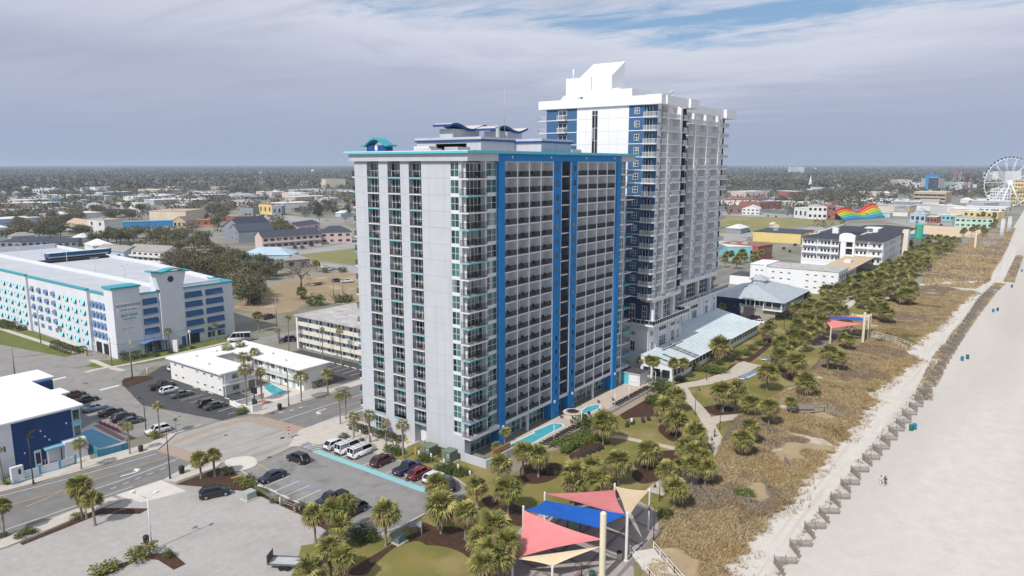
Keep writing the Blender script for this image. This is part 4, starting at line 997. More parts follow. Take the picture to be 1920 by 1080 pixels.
for y0,y1,x,zt,c in segs:
 n=max(2,int((y1-y0)/4.6))
 for r in range(5):
  z=14.9-2.85*r
  for i in range(n):
   yc=y0+(y1-y0)*(i+.5)/n; b=MB()
   if c=='b2':
    for s in(-1.15,1.15):awning(b,'x',yc+s-.85,yc+s+.85,z,1.5,.5,x,M_awn2)
    if r==4:continue
   elif r==4 and c=='b':b.box(x-.06,x,yc-1.3,yc+1.3,z-1.4,z-.1,M_awn2)
   else:
    awning(b,'x',yc-1.1,yc+1.1,z,1.25,.6,x,M_awnt if c=='t' else M_awn2)
    if i<n-1:b.box(x-.05,x,yc+1.9,yc+2.35,z-1.3,z-.4,M_void)
   b.build('awning',gar)
b=MB()
for y0,y1 in((5.6,8.6),(9.8,13.2)):b.box(-5.36,-5.3,y0,y1,.1,3.2,M_void)
b.box(14.8,18.6,.28,.35,.1,3.1,M_void); b.box(-5.0,-3.6,-.06,0,.2,2.3,M_joint)
b.build('vehicle_opening',gar)
b=MB(); b.box(12.6,13.8,-.6,-.5,.1,3.0,M_awn); b.build('door',gar)
window(gar,'y',21.2,23.6,.8,2.6,.28,2,1); window(gar,'y',24.4,27.0,.8,2.6,.28,2,1)
b=MB(); pr=[(.6+7.2*i/12,3.2+.5*math.sin(math.pi*(i/12)*1.2))for i in range(13)]
b.vprism(pr+[(x,z+.22)for x,z in reversed(pr)],-2.6,.4,'y',M_awn2); b.build('entrance_canopy',gar)
window(gar,'y',1.9,6.8,.1,3.0,.25,4,1,M_glassd)
b=MB()
for x in(1.4,7.0):b.box(x-.15,x+.15,-2.3,-2.0,0,3.2,M_awn)
b.build('canopy_post',gar)
sb=MB(); sb.box(-4.6,1.2,-.06,0,12.7,15.4,M_grayw); sgn=sb.build('sign_board',gar)
text('lettering','HOMEWOOD',1.05,M_ink,(-1.7,-.07,14.55),'-y',gar,1.0)
text('lettering','SUITES by Hilton',.62,M_ink,(-1.6,-.07,13.35),'-y',gar,1.05)
text('lettering','BAY VIEW',1.05,M_inkt,(-1.5,-.03,11.75),'-y',gar,.98)
text('lettering','PARKING',.62,M_inkt,(-1.5,-.03,10.75),'-y',gar,1.0,1.35)
def roof_lamp(x,y,lab):
 t=thing('roof_lamp',lab,'lamp post',(x,y,16.5),0,'twin lamps on the garage roof')
 m=MB(); m.bar((0,0,0),(0,0,4.6),.09,M_wrail,6); m.build('pole',t)
 for s in(-1,1):
  m=MB(); m.bar((0,0,4.55),(.9*s,0,4.6),.05,M_wrail,4); m.box(.55*s,1.25*s,-.2,.2,4.55,4.72,M_wrail); m.build('lamp_head',t)
for i,(zx,zy)in enumerate(((135,225),(300,235),(487,290),(690,340),(905,400))):
 q=g('Q2',zx,zy,16.5); roof_lamp(q[0],q[1],'twin armed white lamp on the garage roof, %s from the left of five'%ordn(i+1))
 # FOUR STOREY MOTEL BEHIND
M_cream=mat('cream_stucco',(.68,.635,.52),(.73,.68,.57),.5,.85)
M_aptroof=mat('weathered_roof',(.36,.34,.32),(.50,.475,.45),.35,.9,detail=8,thr=(.38,.62))
addmix(M_aptroof,(.24,.23,.22),.6,(.60,.70),.7,stretch=(.3,1,1))
apt=thing('motel','four storey cream motel with open galleries and a stained flat roof','motel',(31.5,58,0))
b=MB(); b.box(1.4,22,0,34.5,0,9.6,M_grayw); b.box(0,.6,33.6,34.5,0,9.7,M_wtrim); b.box(.6,1.4,34.1,34.5,0,9.6,M_wtrim)
b.build('wall',apt)
b=MB(); b.box(-.3,22.3,-.3,34.9,9.65,10.0,M_aptroof); b.build('roof',apt)
for k in range(1,4):
 z=2.4*k; s=MB(); s.box(0,1.4,0,33.6,z-.12,z,M_grayw)
 for i in range(7):s.box(-.05,.08,.1+4.8*i,.1+4.8*i+4.5,z-.15,z+1.0,M_cream)
 s.build('gallery',apt)
b=MB()
for i in range(8):b.box(.0,.12,4.8*i-.02+.0,4.8*i+.12,0,9.6,M_wtrim)
b.build('gallery_post',apt)
for k in range(4):
 z=2.4*k
 for i in range(7):
  y=4.8*i+.4
  window(apt,'x',y,y+2.6,z+.55,z+2.1,1.34,3,1,M_glassd)
  d=MB(); d.box(1.33,1.4,y+3.0,y+3.9,z+.02,z+2.05,M_grayw if(i+k)%3 else M_door); d.build('door',apt)
b=MB(); b.bar((8,22,10.0),(8,22,10.9),.2,M_hvac); b.build('roof_vent',apt)
# TWO STOREY WHITE MOTEL WITH POOL
M_mw=mat('motel_white',(.72,.70,.67),(.77,.75,.72),.5,.85)
addmix(M_mw,(.62,.60,.57),.4,(.58,.72),.4,stretch=(1,1,.15))
M_wroof=mat('white_membrane',(.76,.755,.74),(.70,.69,.67),.3,.85,detail=8,thr=(.45,.7))
addmix(M_wroof,(.48,.46,.44),.5,(.66,.74),.6)
mot=thing('motel','two storey white U shaped motel with flat white roof round a small pool','motel',(-6.3,58,0))
b=MB(); b.box(0,6.6,11.3,34.4,0,5.3,M_mw); b.box(6.6,20.4,26.5,34.0,0,5.3,M_mw); b.box(13.6,20.4,-.6,26.5,0,5.3,M_mw)
b.build('wall',mot)
b=MB(); b.box(-.9,7.2,10.5,35.0,5.3,5.65,M_wroof); b.box(7.2,21.2,26,34.9,5.3,5.64,M_wroof); b.box(12.3,21.2,-1.3,26,5.3,5.65,M_wroof); b.build('roof',mot)
b=MB()
b.box(6.6,8.0,10.6,26.5,2.55,2.7,M_mw); b.box(12.4,13.6,-.6,26.5,2.55,2.7,M_mw); b.box(0,8.0,10.3,11.3,2.55,2.7,M_mw); b.box(8,12.4,25.4,26.5,2.55,2.7,M_mw)
b.build('gallery',mot)
b=MB()
def wrail(mb,pts,z,h=1.0,gap=.18,m=None):
 m=m or M_wrail
 for p,q in zip(pts,pts[1:]):
  mb.bar((*p,z+h),(*q,z+h),.04,m,4); mb.bar((*p,z+.1),(*q,z+.1),.03,m,4); L=math.hypot(q[0]-p[0],q[1]-p[1]); n=max(1,int(L/gap))
  for i in range(n+1):
   c=(p[0]+(q[0]-p[0])*i/n,p[1]+(q[1]-p[1])*i/n); mb.box(c[0]-.022,c[0]+.022,c[1]-.022,c[1]+.022,z+.05,z+h,m)
wrail(b,[(0.05,10.35),(7.95,10.35),(7.95,26)],2.7); wrail(b,[(12.45,26),(12.45,-.5)],2.7)
b.build('gallery_railing',mot)
b=MB()
for y in(10.4,14.4,18.4,22.4):b.box(7.86,8.0,y-.07,y+.07,0,5.3,M_mw)
for y in(-.5,4,8.5,13,17.5,22):b.box(12.4,12.54,y-.07,y+.07,0,5.3,M_mw)
for x in(.1,4):b.box(x-.07,x+.07,10.32,10.44,0,5.3,M_mw)
b.build('gallery_post',mot)
for z in(0,2.7):
 for y in(12,15.2,18.4,21.6):window(mot,'x',y,y+1.0,z+1.1,z+1.65,-.06,1,1,M_glassd)
 for y in(28.2,31.5):window(mot,'x',y,y+.9,z+1.1,z+1.65,-.06,1,1,M_glassd)
 for i in range(5):
  y=.4+5.1*i; window(mot,'x',y,y+1.5,z+.8,z+2.0,13.52,2,1,M_glassd); d=MB(); d.box(13.5,13.6,y+2.4,y+3.3,z+.05,z+2.1,M_door); d.build('door',mot)
 d=MB(); d.box(.6,1.5,11.2,11.3,z+.05,z+2.1,M_grayw); d.build('door',mot); window(mot,'y',2.4,4.2,z+.8,z+2.0,11.22,2,1,M_glassd)
b=MB()
for x,y in((2,20),(4,29),(15,8),(17,16),(10,30)):b.cyl(x,y,5.6,6.1,.22,M_hvac,8)
b.build('roof_vent',mot)
M_pool=mat('pool_water',(.06,.36,.42),(.10,.44,.49),.5,.08,spec=.5)
M_pool2=mat('pool_water_blue',(.05,.24,.38),(.07,.29,.43),.4,.08,spec=.5)
def pool(name,pts,deck,m,z=.05):
 if deck:sheet('pool_deck',deck,z-.01,M_conc2)
 b=MB(); L=len(pts)
 b.add([(x,y,z+.045)for x,y in pts],[tuple(range(L))]if sum(pts[i][0]*pts[(i+1)%L][1]-pts[(i+1)%L][0]*pts[i][1]for i in range(L))>0 else[tuple(range(L-1,-1,-1))],m)
 o=struct(b.build('pool_water'))
 b=MB()
 for i in range(L):
  p,q=pts[i],pts[(i+1)%L]; dx,dy=q[0]-p[0],q[1]-p[1]; l=math.hypot(dx,dy);
  if l<.05:continue
  ux,uy=dx/l*.18,dy/l*.18
  line(b,(p[0]-ux,p[1]-uy),(q[0]+ux,q[1]+uy),.36,z+.05+.001*(i%2),M_wtrim)
 struct(b.build('pool_edge'))
pool('motel',[(2.6,66.6),(.2,58.9+.3),(4.6,60.0),(6.2,69.0),(4.2,69.2)],[(-8,53.9),(12.5,54.2),(6.9,64),(6.8,70),(1.6,70),(-2,63.5),(-7.6,60)],M_pool,.06)
def _gw(b):
 b.box(-9.0,-8.75,53.9,62.5,0,1.1,M_mw); b.box(-8.75,-1.5,60.5,60.75,0,1.3,M_mw); b.box(-9.0,-6.6,53.7,53.95,0,1.7,M_mw)
simple('garden_wall','low white wall between the motel parking and the pool','wall',_gw)
def _pf(b):wrail(b,[(-6.6,53.8),(11.0,53.9)],0,1.1,.22)
simple('picket_fence','white picket fence along the pavement in front of the motel pool','fence',_pf)
sg=thing('motel_sign','black box sign on a dark post by the motel pool wall','sign',(*g('T3',588,860),0))
b=MB(); b.bar((0,0,0),(0,0,3.6),.14,M_ink,8); b.build('post',sg)
b=MB(); b.box(-.2,.2,-.9,.9,3.2,4.6,M_ink); b.box(-.22,-.2,-.82,.82,3.28,4.52,mat('sign_face',(.02,.022,.03),None,rough=.3)); b.build('sign_box',sg)
b=MB(); b.box(-.2,.2,-.7,.7,.4,1.8,M_ink); b.build('lower_sign_box',sg)
sheet('red_paving',gs('T3',(600,800),(690,780),(790,810),(640,850)),.075,M_redclay)
# BLUE HOTEL WITH POOL AT THE LEFT EDGE
M_royal=mat('deep_blue_stucco',(.012,.045,.155),(.016,.055,.18),.6,.8)
M_lbl=mat('light_blue_trim',(.20,.46,.56),(.24,.50,.60),.8,.7)
M_bl2=mat('sky_fence',(.05,.30,.44),(.07,.34,.48),.8,.7)
blh=thing('blue_hotel','low blue hotel with a big white roof and turquoise pool fence','hotel',(-51.6,59.5,0))
b=MB()
b.box(0,10.9,.2,26,0,9.2,M_royal); b.box(-60,0,.0,24,0,9.2,M_grayw); b.box(7,15,22,31,0,9.2,M_royal); b.box(9,14.6,16.5,19.5,0,7.4,M_royal)
b.build('wall',blh)
b=MB(); b.box(-60,11.5,-.6,23.2,9.2,9.55,M_wroof); b.box(6.5,15.8,23.2,31.6,9.2,9.54,M_wroof); b.box(11.5,15.6,15.6,20.2,7.4,7.7,M_wroof); b.build('roof',blh)
b=MB(); b.box(9.6,11.0,.1,1.6,0,9.1,M_wtrim); b.box(9.5,11.15,.0,1.7,2.8,3.6,M_lbl); b.box(9.5,11.15,0,1.7,5.9,6.6,M_lbl); b.build('corner_bay',blh)
for z in(3.7,6.7):window(blh,'y',9.7,10.9,z,z+2.0,.03,1,1,M_glassd,M_lbl)
b=MB(); b.box(7.4,11.0,-1.6,.2,0,3.6,M_wtrim); b.box(4.4,7.4,-1.5,.2,3.0,3.3,M_lbl); b.box(4.6,4.75,-1.4,-1.25,0,3,M_wtrim); b.build('porch',blh)
b=MB(); b.box(4.9,7.2,.1,.2,.1,2.6,M_wtrim); b.box(3.0,4.1,.1,.2,.1,3.1,M_wtrim); b.box(3.2,3.9,.05,.1,.6,2.6,M_ink); b.build('shop_front',blh)
b=MB()
for x,z in((1.6,3.2),(5.0,5.2),(8.6,6.6),(4.4,6.4),(5.6,4.4)):b.box(x-.12,x+.12,.08,.2,z-.15,z+.15,M_wtrim)
b.build('wall_fixture',blh)
b=MB(); b.box(-1.4,-1.2,-.06,0,4.4,5.4,M_ink); b.box(-6,-.2,-.05,0,0,3.0,M_wtrim); b.build('shutter',blh)
pool('blue',gs('T4',(1010,215),(1175,160),(1560,335),(1330,400),(1270,420),(1150,395)),gs('T4',(980,190),(1200,80),(1620,260),(1590,345),(1260,450),(1130,430)),M_pool2,.06)
sheet('red_paving',gs('T4',(1180,120),(1240,110),(1600,290),(1540,320)),.075,M_redclay)
def _bf(b):
 P=[g('T4',*p)for p in((1130,430),(1245,520),(1560,440),(1640,415))]
 wrail(b,P,0,1.4,.2,M_bl2)
 for p,q in zip(P,P[1:]):b.add([(*p,.1),(*q,.1),(*q,1.3),(*p,1.3)],[(0,1,2,3),(3,2,1,0)],mat('fence_mesh',(.10,.36,.46),(.16,.42,.52),1.5,.6))
simple('pool_fence','turquoise panel fence round the pool of the low blue hotel','fence',_bf)
def _bf2(b):
 P=[g('T4',*p)for p in((285,810),(510,745),(760,675),(960,605))]
 wrail(b,P,0,1.5,.16,M_wrail)
 for p,q in zip(P,P[1:]):
  for i in range(24):
   u=(i+.5)/24; x,y=p[0]+(q[0]-p[0])*u,p[1]+(q[1]-p[1])*u; b.box(x-.07,x+.07,y-.03,y+.03,.3,1.5,M_wtrim)
 for p in P:b.box(p[0]-.15,p[0]+.15,p[1]-.15,p[1]+.15,0,1.8,M_bl2)
 for p,q in zip(P,P[1:]):b.bar((*p,.15),(*q,.15),.13,M_bl2,4)
simple('picket_fence','white picket fence with blue posts in front of the low blue hotel','fence',_bf2)
def _mon(b):
 q=g('T4',230,850); b.box(q[0]-.9,q[0]+.9,q[1]-.35,q[1]+.35,0,3.0,M_wtrim); b.box(q[0]-.95,q[0]+.95,q[1]-.4,q[1]+.4,0,.35,M_bl2); b.box(q[0]+.1,q[0]+.5,q[1]-.36,q[1]-.35,1.6,2.5,M_ink)
simple('sign_pillar','white sign pillar with a blue foot at the end of the picket fence','sign',_mon)
def _wb(b):
 b.box(-75,-54.2,62.6,62.9,0,2.2,M_wtrim); b.box(-54.4,-54.2,58.6,62.6,0,2.0,M_wtrim)
simple('white_wall','white yard wall at the left edge beside the low blue hotel','wall',_wb)
sheet('paved_terrace',gs('T4',(270,700),(500,610),(880,520),(1130,480),(1150,560),(960,600),(500,740),(280,800)),.04,M_conc)
def _yb(b):
 q=g('T4',625,590); b.box(-1.1,1.1,-.45,.45,.85,1.0,M_yel); b.box(-.9,.9,-.35,.35,0,.85,M_grayw); b.box(-1.1,1.1,.35,.45,1.0,1.5,M_yel)
simple('counter','yellow topped serving counter in front of the deep blue hotel wall','counter',_yb,g('T4',625,590),.1)
# PAVILION RESTAURANT
M_metalroof=mat('standing_seam_roof',(.40,.43,.46),(.47,.50,.53),.5,.5,metal=.2)
M_stone=mat('pale_stone',(.33,.29,.25),(.40,.36,.31),.8,.9)
pav=thing('pavilion','beach restaurant on a stone base under grey hip roofs with a little cupola','restaurant',(151,-9.5,0))
b=MB(); b.box(3,30,2,24,0,3.4,M_stone); b.box(4,30,6,24,3.4,6.6,M_grayw); b.box(2.6,5,14,24,0,6.6,M_midn); b.build('wall',pav)
b=MB(); b.box(1.6,31,-.6,6,3.3,3.6,M_tw)
for i in range(12):b.box(1.8+i*2.6,2.0+i*2.6,-.5,-.3,3.6,6.6,M_tw)
for i in range(5):b.box(1.7,1.9,-.3+i*3.0,-.1+i*3.0,3.6,6.6,M_tw)
wrail(b,[(1.7,14),(1.7,-.5),(31,-.5)],3.6,1.0,.4); b.build('veranda',pav)
b=MB()
for i in range(5):b.box(4.0,4.1,6.5+i*1.6,7.6+i*1.6,4,6.2,M_wood if i%2 else M_void)
for i in range(8):b.box(6+i*3,8+i*3,5.9,6.0,3.8,6.2,M_dkglass)
b.build('shop_front',pav)
def hip(mb,x0,x1,y0,y1,z0,z1,m,ins=None):
 ins=ins if ins is not None else min(x1-x0,y1-y0)/2
 if x1-x0>=y1-y0:r0,r1=(x0+ins,(y0+y1)/2,z1),(x1-ins,(y0+y1)/2,z1)
 else:r0,r1=((x0+x1)/2,y0+ins,z1),((x0+x1)/2,y1-ins,z1)
 v=[(x0,y0,z0),(x1,y0,z0),(x1,y1,z0),(x0,y1,z0),r0,r1]
 if x1-x0>=y1-y0:f=[(0,1,5,4),(1,2,5),(2,3,4,5),(3,0,4)]
 else:f=[(0,1,4),(1,2,5,4),(2,3,5),(3,0,4,5)]
 mb.add(v,f+[(3,2,1,0)],m)
b=MB(); hip(b,.6,33,-1.6,24.5,6.6,10.4,M_metalroof,9); hip(b,10,22.5,10,16.5,9.6,10.2,M_metalroof); b.build('roof',pav)
b=MB(); b.box(17.5,22,11.0,15.5,9.0,11.2,M_tw); b.build('cupola',pav)
b=MB(); hip(b,16.6,22.9,10.1,16.4,11.2,13.0,M_metalroof); b.build('cupola_roof',pav)
# LOW WHITE MOTEL WITH SLOT WINDOWS
m3=thing('motel','three storey plain white motel with rows of small slot windows among palms','motel',(216.5,-13.5,0))
b=MB(); b.box(0,17,0,29,0,9.6,M_tw); b.box(0.02,17,29,36,0,10.2,M_tw); b.box(-.4,.6,29,29.8,0,10.3,M_tw); b.box(3,17,36,46,0,4.0,M_tw); b.box(17,50,3.2,24,0,6.0,M_grayw); b.build('wall',m3)
b=MB(); b.box(-.2,17.2,-.2,29,9.6,9.85,M_aptroof); b.box(-.2,17.2,29,36.2,10.2,10.4,M_tw); b.box(3,17,36,46.2,4.0,4.2,M_dark); b.box(17.2,30,3,24,6.0,6.25,M_dark)
b.box(-.25,17.25,-.3,-.2,9.4,10.0,M_tw); b.build('roof',m3)
M_tanroof=mat('tan_roof',(.50,.36,.23),(.56,.43,.30),.4,.9,thr=(.3,.7))
b=MB(); b.box(30,92,2.8,16,6.0,6.3,M_tanroof); b.box(60,66,8,11,6.3,7.4,M_wtrim); b.build('tan_roof',m3)
for r in range(3):
 for i in range(8):
  if i in(4,)or(r==2 and i>5):continue
  y=1.6+i*3.3+(0 if i<4 else.8); window(m3,'x',y,y+1.2,7.4-2.6*r,7.9-2.6*r,-.06,1,1,M_dkglass,M_joint)
for r in range(3):
 for y in(30.4,32.6):window(m3,'x',y,y+1.1,7.6-2.4*r,8.1-2.4*r,-.06,1,1,M_dkglass,M_joint)
for r in range(3):
 for i in range(4):window(m3,'y',1.5+4*i,4.0+4*i,1+2.7*r,2.7+2.7*r,-.06,2,1,M_dkglass)
for i in range(9):window(m3,'y',18.5+3.5*i,21+3.5*i,3.2,5.2,3.12,2,1,M_dkglass)
# FOUR STOREY MOTEL WITH BLACK ROOF
M_shingle=mat('black_shingle',(.032,.035,.045),(.05,.053,.065),.5,.85,detail=8)
m4=thing('motel','four storey white gallery motel with black shingle roof and a white stair tower','motel',(305,-14.2,0))
b=MB(); b.box(1.5,17,0,39,2.6,14.6,M_twg); b.box(3,17,2,38,0,2.6,M_grayw); b.box(17,60,0,14,0,14.6,M_twg); b.box(1.5,17,-.2,0,0,14.6,M_tw); b.box(17,60,-.2,0,0,2.6,M_tw); b.box(40,100,28,40,0,13.6,M_tw); b.build('wall',m4)
b=MB(); hip(b,-.6,18,-1.0,40,14.6,16.8,M_shingle); hip(b,10,62,-1.0,15,14.6,16.8,M_shingle); hip(b,55,110,-1,30,14.0,16.0,M_shingle); b.box(40,100,28,40.5,13.6,14.0,M_shingle); b.build('roof',m4)
b=MB(); b.box(17.4,18.2,15.2,40,14.2,15.2,M_tw); b.box(18.2,62,15,15.8,14.2,15.3,M_tw); b.box(40,100,40,40.8,13.5,14.8,M_tw); b.box(30,33,28,31,14,18,M_tw); b.box(36,38,9,11.5,16,18.2,M_tw); b.box(44,50,10,16,13.5,17.6,M_tw); b.box(42,52,9,17,17.6,17.9,M_tw); b.build('parapet',m4)
ys=[0.2,6.3,13.2,24.2,31.0,38.6]
for k in range(3):
 z=2.8+3.9*k
 s=MB(); s.box(0,1.5,-.2,39,z-.25,z,M_joint); s.box(0,.12,.0,12.9,z,z+.95,M_tw); s.box(0,.12,20.6,38.9,z,z+.95,M_tw); s.box(0,.14,-.2,39,z+3.55,z+3.75,M_tw); s.build('gallery',m4)
 for y in(1.2,3.6,7.6,9.4,11.4,21.2,23.0,25.2,26.9,28.6,31.4,33.4,35.2,37.0):window(m4,'x',y,y+1.15,z+.35,z+2.4,1.44,1,1,M_dkglass,M_twg)
 for i in range(9):window(m4,'y',19+4.4*i,20.8+4.4*i,z+.6,z+2.6,-.06,1,1,M_dkglass,M_tw)
 for i in range(3):window(m4,'y',3+4.4*i,4.2+4.4*i,z+.6,z+2.6,-.28,1,1,M_dkglass,M_tw)
b=MB()
for y in(0,6.5,13.0,20.4,24.4,31.2,38.8):b.box(-.05,.2,y-.15,y+.15,2.6,14.6,M_tw)
b.box(-.02,.1,20.5,39,.4,2.6,M_tw); b.build('gallery_post',m4)
b=MB(); b.box(-1.0,1.4,17.0,20.3,0,15,M_tw); b.box(-1.0,1.4,12.9,13.8,0,17.0,M_tw); b.box(-1.0,1.4,19.6,20.4,0,16.6,M_tw); b.box(.4,1.5,13.8,17,2.8,14.6,M_void)
for k in range(4):b.box(-.6,1.4,13.8,17,2.6+3.9*k-.3,2.6+3.9*k+.5,M_tw)
b.vprism([(13.0,13.6),(20.4,13.6),(20.4,16.6)]+[(16.7+3.7*math.cos(a*math.pi/8),16.6+1.6*math.sin(a*math.pi/8))for a in range(1,8)]+[(13.0,16.6)],-1.2,-.4,'x',M_tw); b.build('stair_tower',m4)
b=MB(); b.box(56,62,-3.2,-.2,2,16.5,M_cream); b.build('lift_tower',m4)
# PLANTS
def leafmat(name,c,c2,scale=.9):
 m=mat(name,c,c2,scale,.65,spec=.25,obj=True)
 p=m.node_tree.nodes['Principled BSDF']
 return m
L_grn=leafmat('palm_green',(.150,.165,.036),(.205,.215,.056)); L_oli=leafmat('palm_olive',(.26,.24,.07),(.205,.20,.055))
L_yel=leafmat('palm_yellow',(.39,.335,.11),(.33,.29,.10)); L_dead=leafmat('palm_dead',(.28,.20,.105),(.21,.15,.085))
M_trunk=mat('palm_trunk',(.21,.175,.14),(.29,.25,.21),2.5,.95,bump=.5,bscale=6,obj=True)
def np_mesh(name,V,F,mats,mi,smooth=False):
 """V (n,3); F (m,4) or (m,3) int array"""
 me=bpy.data.meshes.new(name); n=len(F); k=F.shape[1]
 me.vertices.add(len(V)); me.vertices.foreach_set('co',np.asarray(V,np.float32).ravel())
 me.loops.add(n*k); me.loops.foreach_set('vertex_index',F.astype(np.int32).ravel())
 me.polygons.add(n); me.polygons.foreach_set('loop_start',np.arange(0,n*k,k,dtype=np.int32))
 for m in mats:me.materials.append(m)
 me.polygons.foreach_set('material_index',np.asarray(mi,np.int32))
 if smooth:me.polygons.foreach_set('use_smooth',np.ones(n,bool))
 me.update(calc_edges=True); return me
def palm_crown(seed,n=64,R=1.0,low=-.75,dead=.16,yel=.12,fan=8,droop=.22):
 """Sabal crown of unit radius: costapalmate fans on arching stalks, young ones upright, old ones hanging."""
 r=np.random.default_rng(seed); V=[]; F=[]; M=[]
 for i in range(n):
  t=(i+.5)/n; zz=.97-(.97-low)*t+r.normal(0,.06); zz=max(-.9,min(.98,zz)); az=i*2.39996+r.normal(0,.25)
  d=np.array([math.sqrt(1-zz*zz)*math.cos(az),math.sqrt(1-zz*zz)*math.sin(az),zz])
  Lp=R*r.uniform(.34,.50); Lf=R*r.uniform(.50,.66)
  side=np.cross(d,[0,0,1.0]); side/=(np.linalg.norm(side)+1e-6); up=np.cross(side,d)
  roll=r.normal(0,.5); side,up=side*math.cos(roll)+up*math.sin(roll),up*math.cos(roll)-side*math.sin(roll)
  base=d*.05; e=d*Lp+np.array([0,0,-.04*Lp])
  u=r.random()
  if zz<-.30 and u<.75:m=3
  elif zz<0 and u<dead*2:m=3
  elif u<dead*.25:m=3
  elif u<yel+dead*.25 or(zz>.55 and u<.3):m=2
  elif u<.58:m=1
  else:m=0
  o=len(V); V+=[base-side*.018,base+side*.018,e+side*.018,e-side*.018]; F.append((o,o+1,o+2,o+3)); M.append(m)
  for j in range(fan):
   a=math.radians(-78+156*(j+.5)/fan+r.normal(0,4)); L=Lf*(1-.28*abs(a)/1.4)*r.uniform(.85,1.1)
   dj=d*math.cos(a)+side*math.sin(a); wj=np.cross(dj,up); wj/=np.linalg.norm(wj)+1e-6
   fold=up*(.05 if j%2 else-.03)
   p0=e; p1=e+dj*L*.55+fold*L+np.array([0,0,-droop*.18*L]); p2=e+dj*L+np.array([0,0,-droop*L*(1+.8*(1-max(zz,0)))])
   w=L*.078
   o=len(V); V+=[p0,p1-wj*w,p2,p1+wj*w]; F.append((o,o+1,o+2,o+3)); M.append(m)
 return np_mesh('palm_crown_%d'%seed,np.array(V),np.array(F),[L_grn,L_oli,L_yel,L_dead],M)
CROWN=[palm_crown(11,92,fan=11),palm_crown(12,88,yel=.2,fan=11),palm_crown(13,98,low=-.85,dead=.28,fan=11),palm_crown(14,90,yel=.28,dead=.2,fan=11),palm_crown(15,94,dead=.1,yel=.08,fan=11)]
SPARSE=[palm_crown(31,34,low=-.55,dead=.2,yel=.1,fan=8),palm_crown(32,38,low=-.7,dead=.3)]
def trunk_mesh(seed):
 r=random.Random(seed); b=MB(); n=9; ns=9; lean=r.uniform(-.05,.05); vs=[]
 for i in range(n+1):
  t=i/n; rad=(.19-.05*t)*(1+.07*r.uniform(-1,1))+(.06 if i==0 else 0)+(.06 if i>=n-1 else 0)
  for k in range(ns):
   a=6.28319*k/ns; vs.append((rad*math.cos(a)+lean*math.sin(t*3)*.6,rad*math.sin(a),t))
 fs=[(i*ns+k,i*ns+(k+1)%ns,(i+1)*ns+(k+1)%ns,(i+1)*ns+k)for i in range(n)for k in range(ns)]
 b.add(vs,fs,M_trunk,True); return b.mesh('palm_trunk_%d'%seed)
TRUNK=[trunk_mesh(i)for i in range(3)]
PALMS=[]
def depth_of(x,y,z=0):
 return((x-CAMX)*fx+(y-CAMY)*fy)*CP-(z-CH)*SP
def hc_of(x,y,v):
 """height above (x,y) seen at picture row v"""
 lo,hi=0.,40.
 for _ in range(40):
  m=(lo+hi)/2; yy=(x-CAMX)*fx+(y-CAMY)*fy; zz=m-CH; dd=yy*CP-zz*SP; ww=yy*SP+zz*CP
  if CY-FP*ww/dd>v:lo=m
  else:hi=m
 return lo
def palm_b(key,bx,by,cx,cy,d,zone,sparse=False):
 o=ZV[key]if key else(0,0,1); x,y=G(o[0]+bx*o[2],o[1]+by*o[2]); h=hc_of(x,y,o[1]+cy*o[2])
 PALMS.append((x,y,max(1.2,h),d*o[2]*depth_of(x,y,h)/FP,zone,sparse))
def palm_c(key,cx,cy,d,hc,zone,sparse=False):
 o=ZV[key]if key else(0,0,1); x,y=G(o[0]+cx*o[2],o[1]+cy*o[2],hc)
 PALMS.append((x,y,hc,d*o[2]*depth_of(x,y,hc)/FP,zone,sparse))
z1='in the clump between gravel lot and hotel lot'
for a in((480,450,290,4.6),(690,400,330,5.2),(800,350,270,5.0),(740,560,290,4.0),(640,790,340,4.6),(760,880,300,4.0),(430,1010,350,4.0)):palm_c('T6',*a,z1)
palm_b('T6',1208,775,1208,430,345,'alone beside the hotel lot entrance wall')
z2='in the grove left of the near shade sails'
palm_b('T7',330,690,300,420,310,z2); palm_b('T7',550,745,530,480,270,z2)
palm_b('T7',945,520,935,270,290,z2)
for a in((290,230,250,4.6),(660,240,220,4.2),(820,600,320,5.2),(700,720,280,4.4),(920,760,300,4.8),(720,960,320,4.4),(850,900,290,4.0),(780,820,300,4.6)):palm_c('T7',*a,z2)
z3='in the lawn beds in front of the blue striped hotel'
palm_b('S1',918,215,920,50,215,z3); palm_c('S1',800,20,200,4.6,z3); palm_c('S1',640,115,200,4.8,z3)
for a in((1200,190,240,4.4),(1310,130,230,5.0),(1350,225,210,4.2),(1180,270,190,3.8)):palm_c('S1',*a,z3)
palm_b('S1',1520,280,1530,100,225,z3); palm_b('S1',1733,160,1740,20,200,z3); palm_b('T8',705,720,735,490,290,z3)
z4='along the winding walk behind the dunes'
for a in((530,830,540,690,205),(445,735,440,590,190),(895,630,870,470,205),(990,620,990,450,185),(1110,660,1110,560,190),(1250,750,1280,590,180),(1040,985,1050,840,205),(1237,470,1240,320,175),(1450,390,1450,230,180),(1425,660,1430,550,95)):palm_b('S3',*a,z4)
for a in((525,490,165,4.2),(670,795,220,4.4),(690,950,215,4.2),(1110,740,180,4.0),(1330,190,170,4.4),(1440,130,170,4.4),(1545,390,180,3.6),(1400,170,170,4.8),(600,900,190,3.4),(660,1040,200,4.0),(760,1060,170,3.6)):palm_c('S3',*a,z4)
palm_b('S2',258,470,260,290,190,z4); palm_c('S2',200,160,170,3.8,z4); palm_c('S2',440,60,190,4.2,z4); palm_c('S2',300,130,170,3.6,z4)
z5='beside the glass roofed pool hall'
for a in((585,375,600,250,120),(505,425,520,250,100),(345,425,370,235,110),(320,420,320,225,90),(250,345,258,230,90),(870,230,910,120,190),(850,220,840,150,150)):palm_b('S3',*a,z5)
z6='round the far shade sails and restaurant garden'
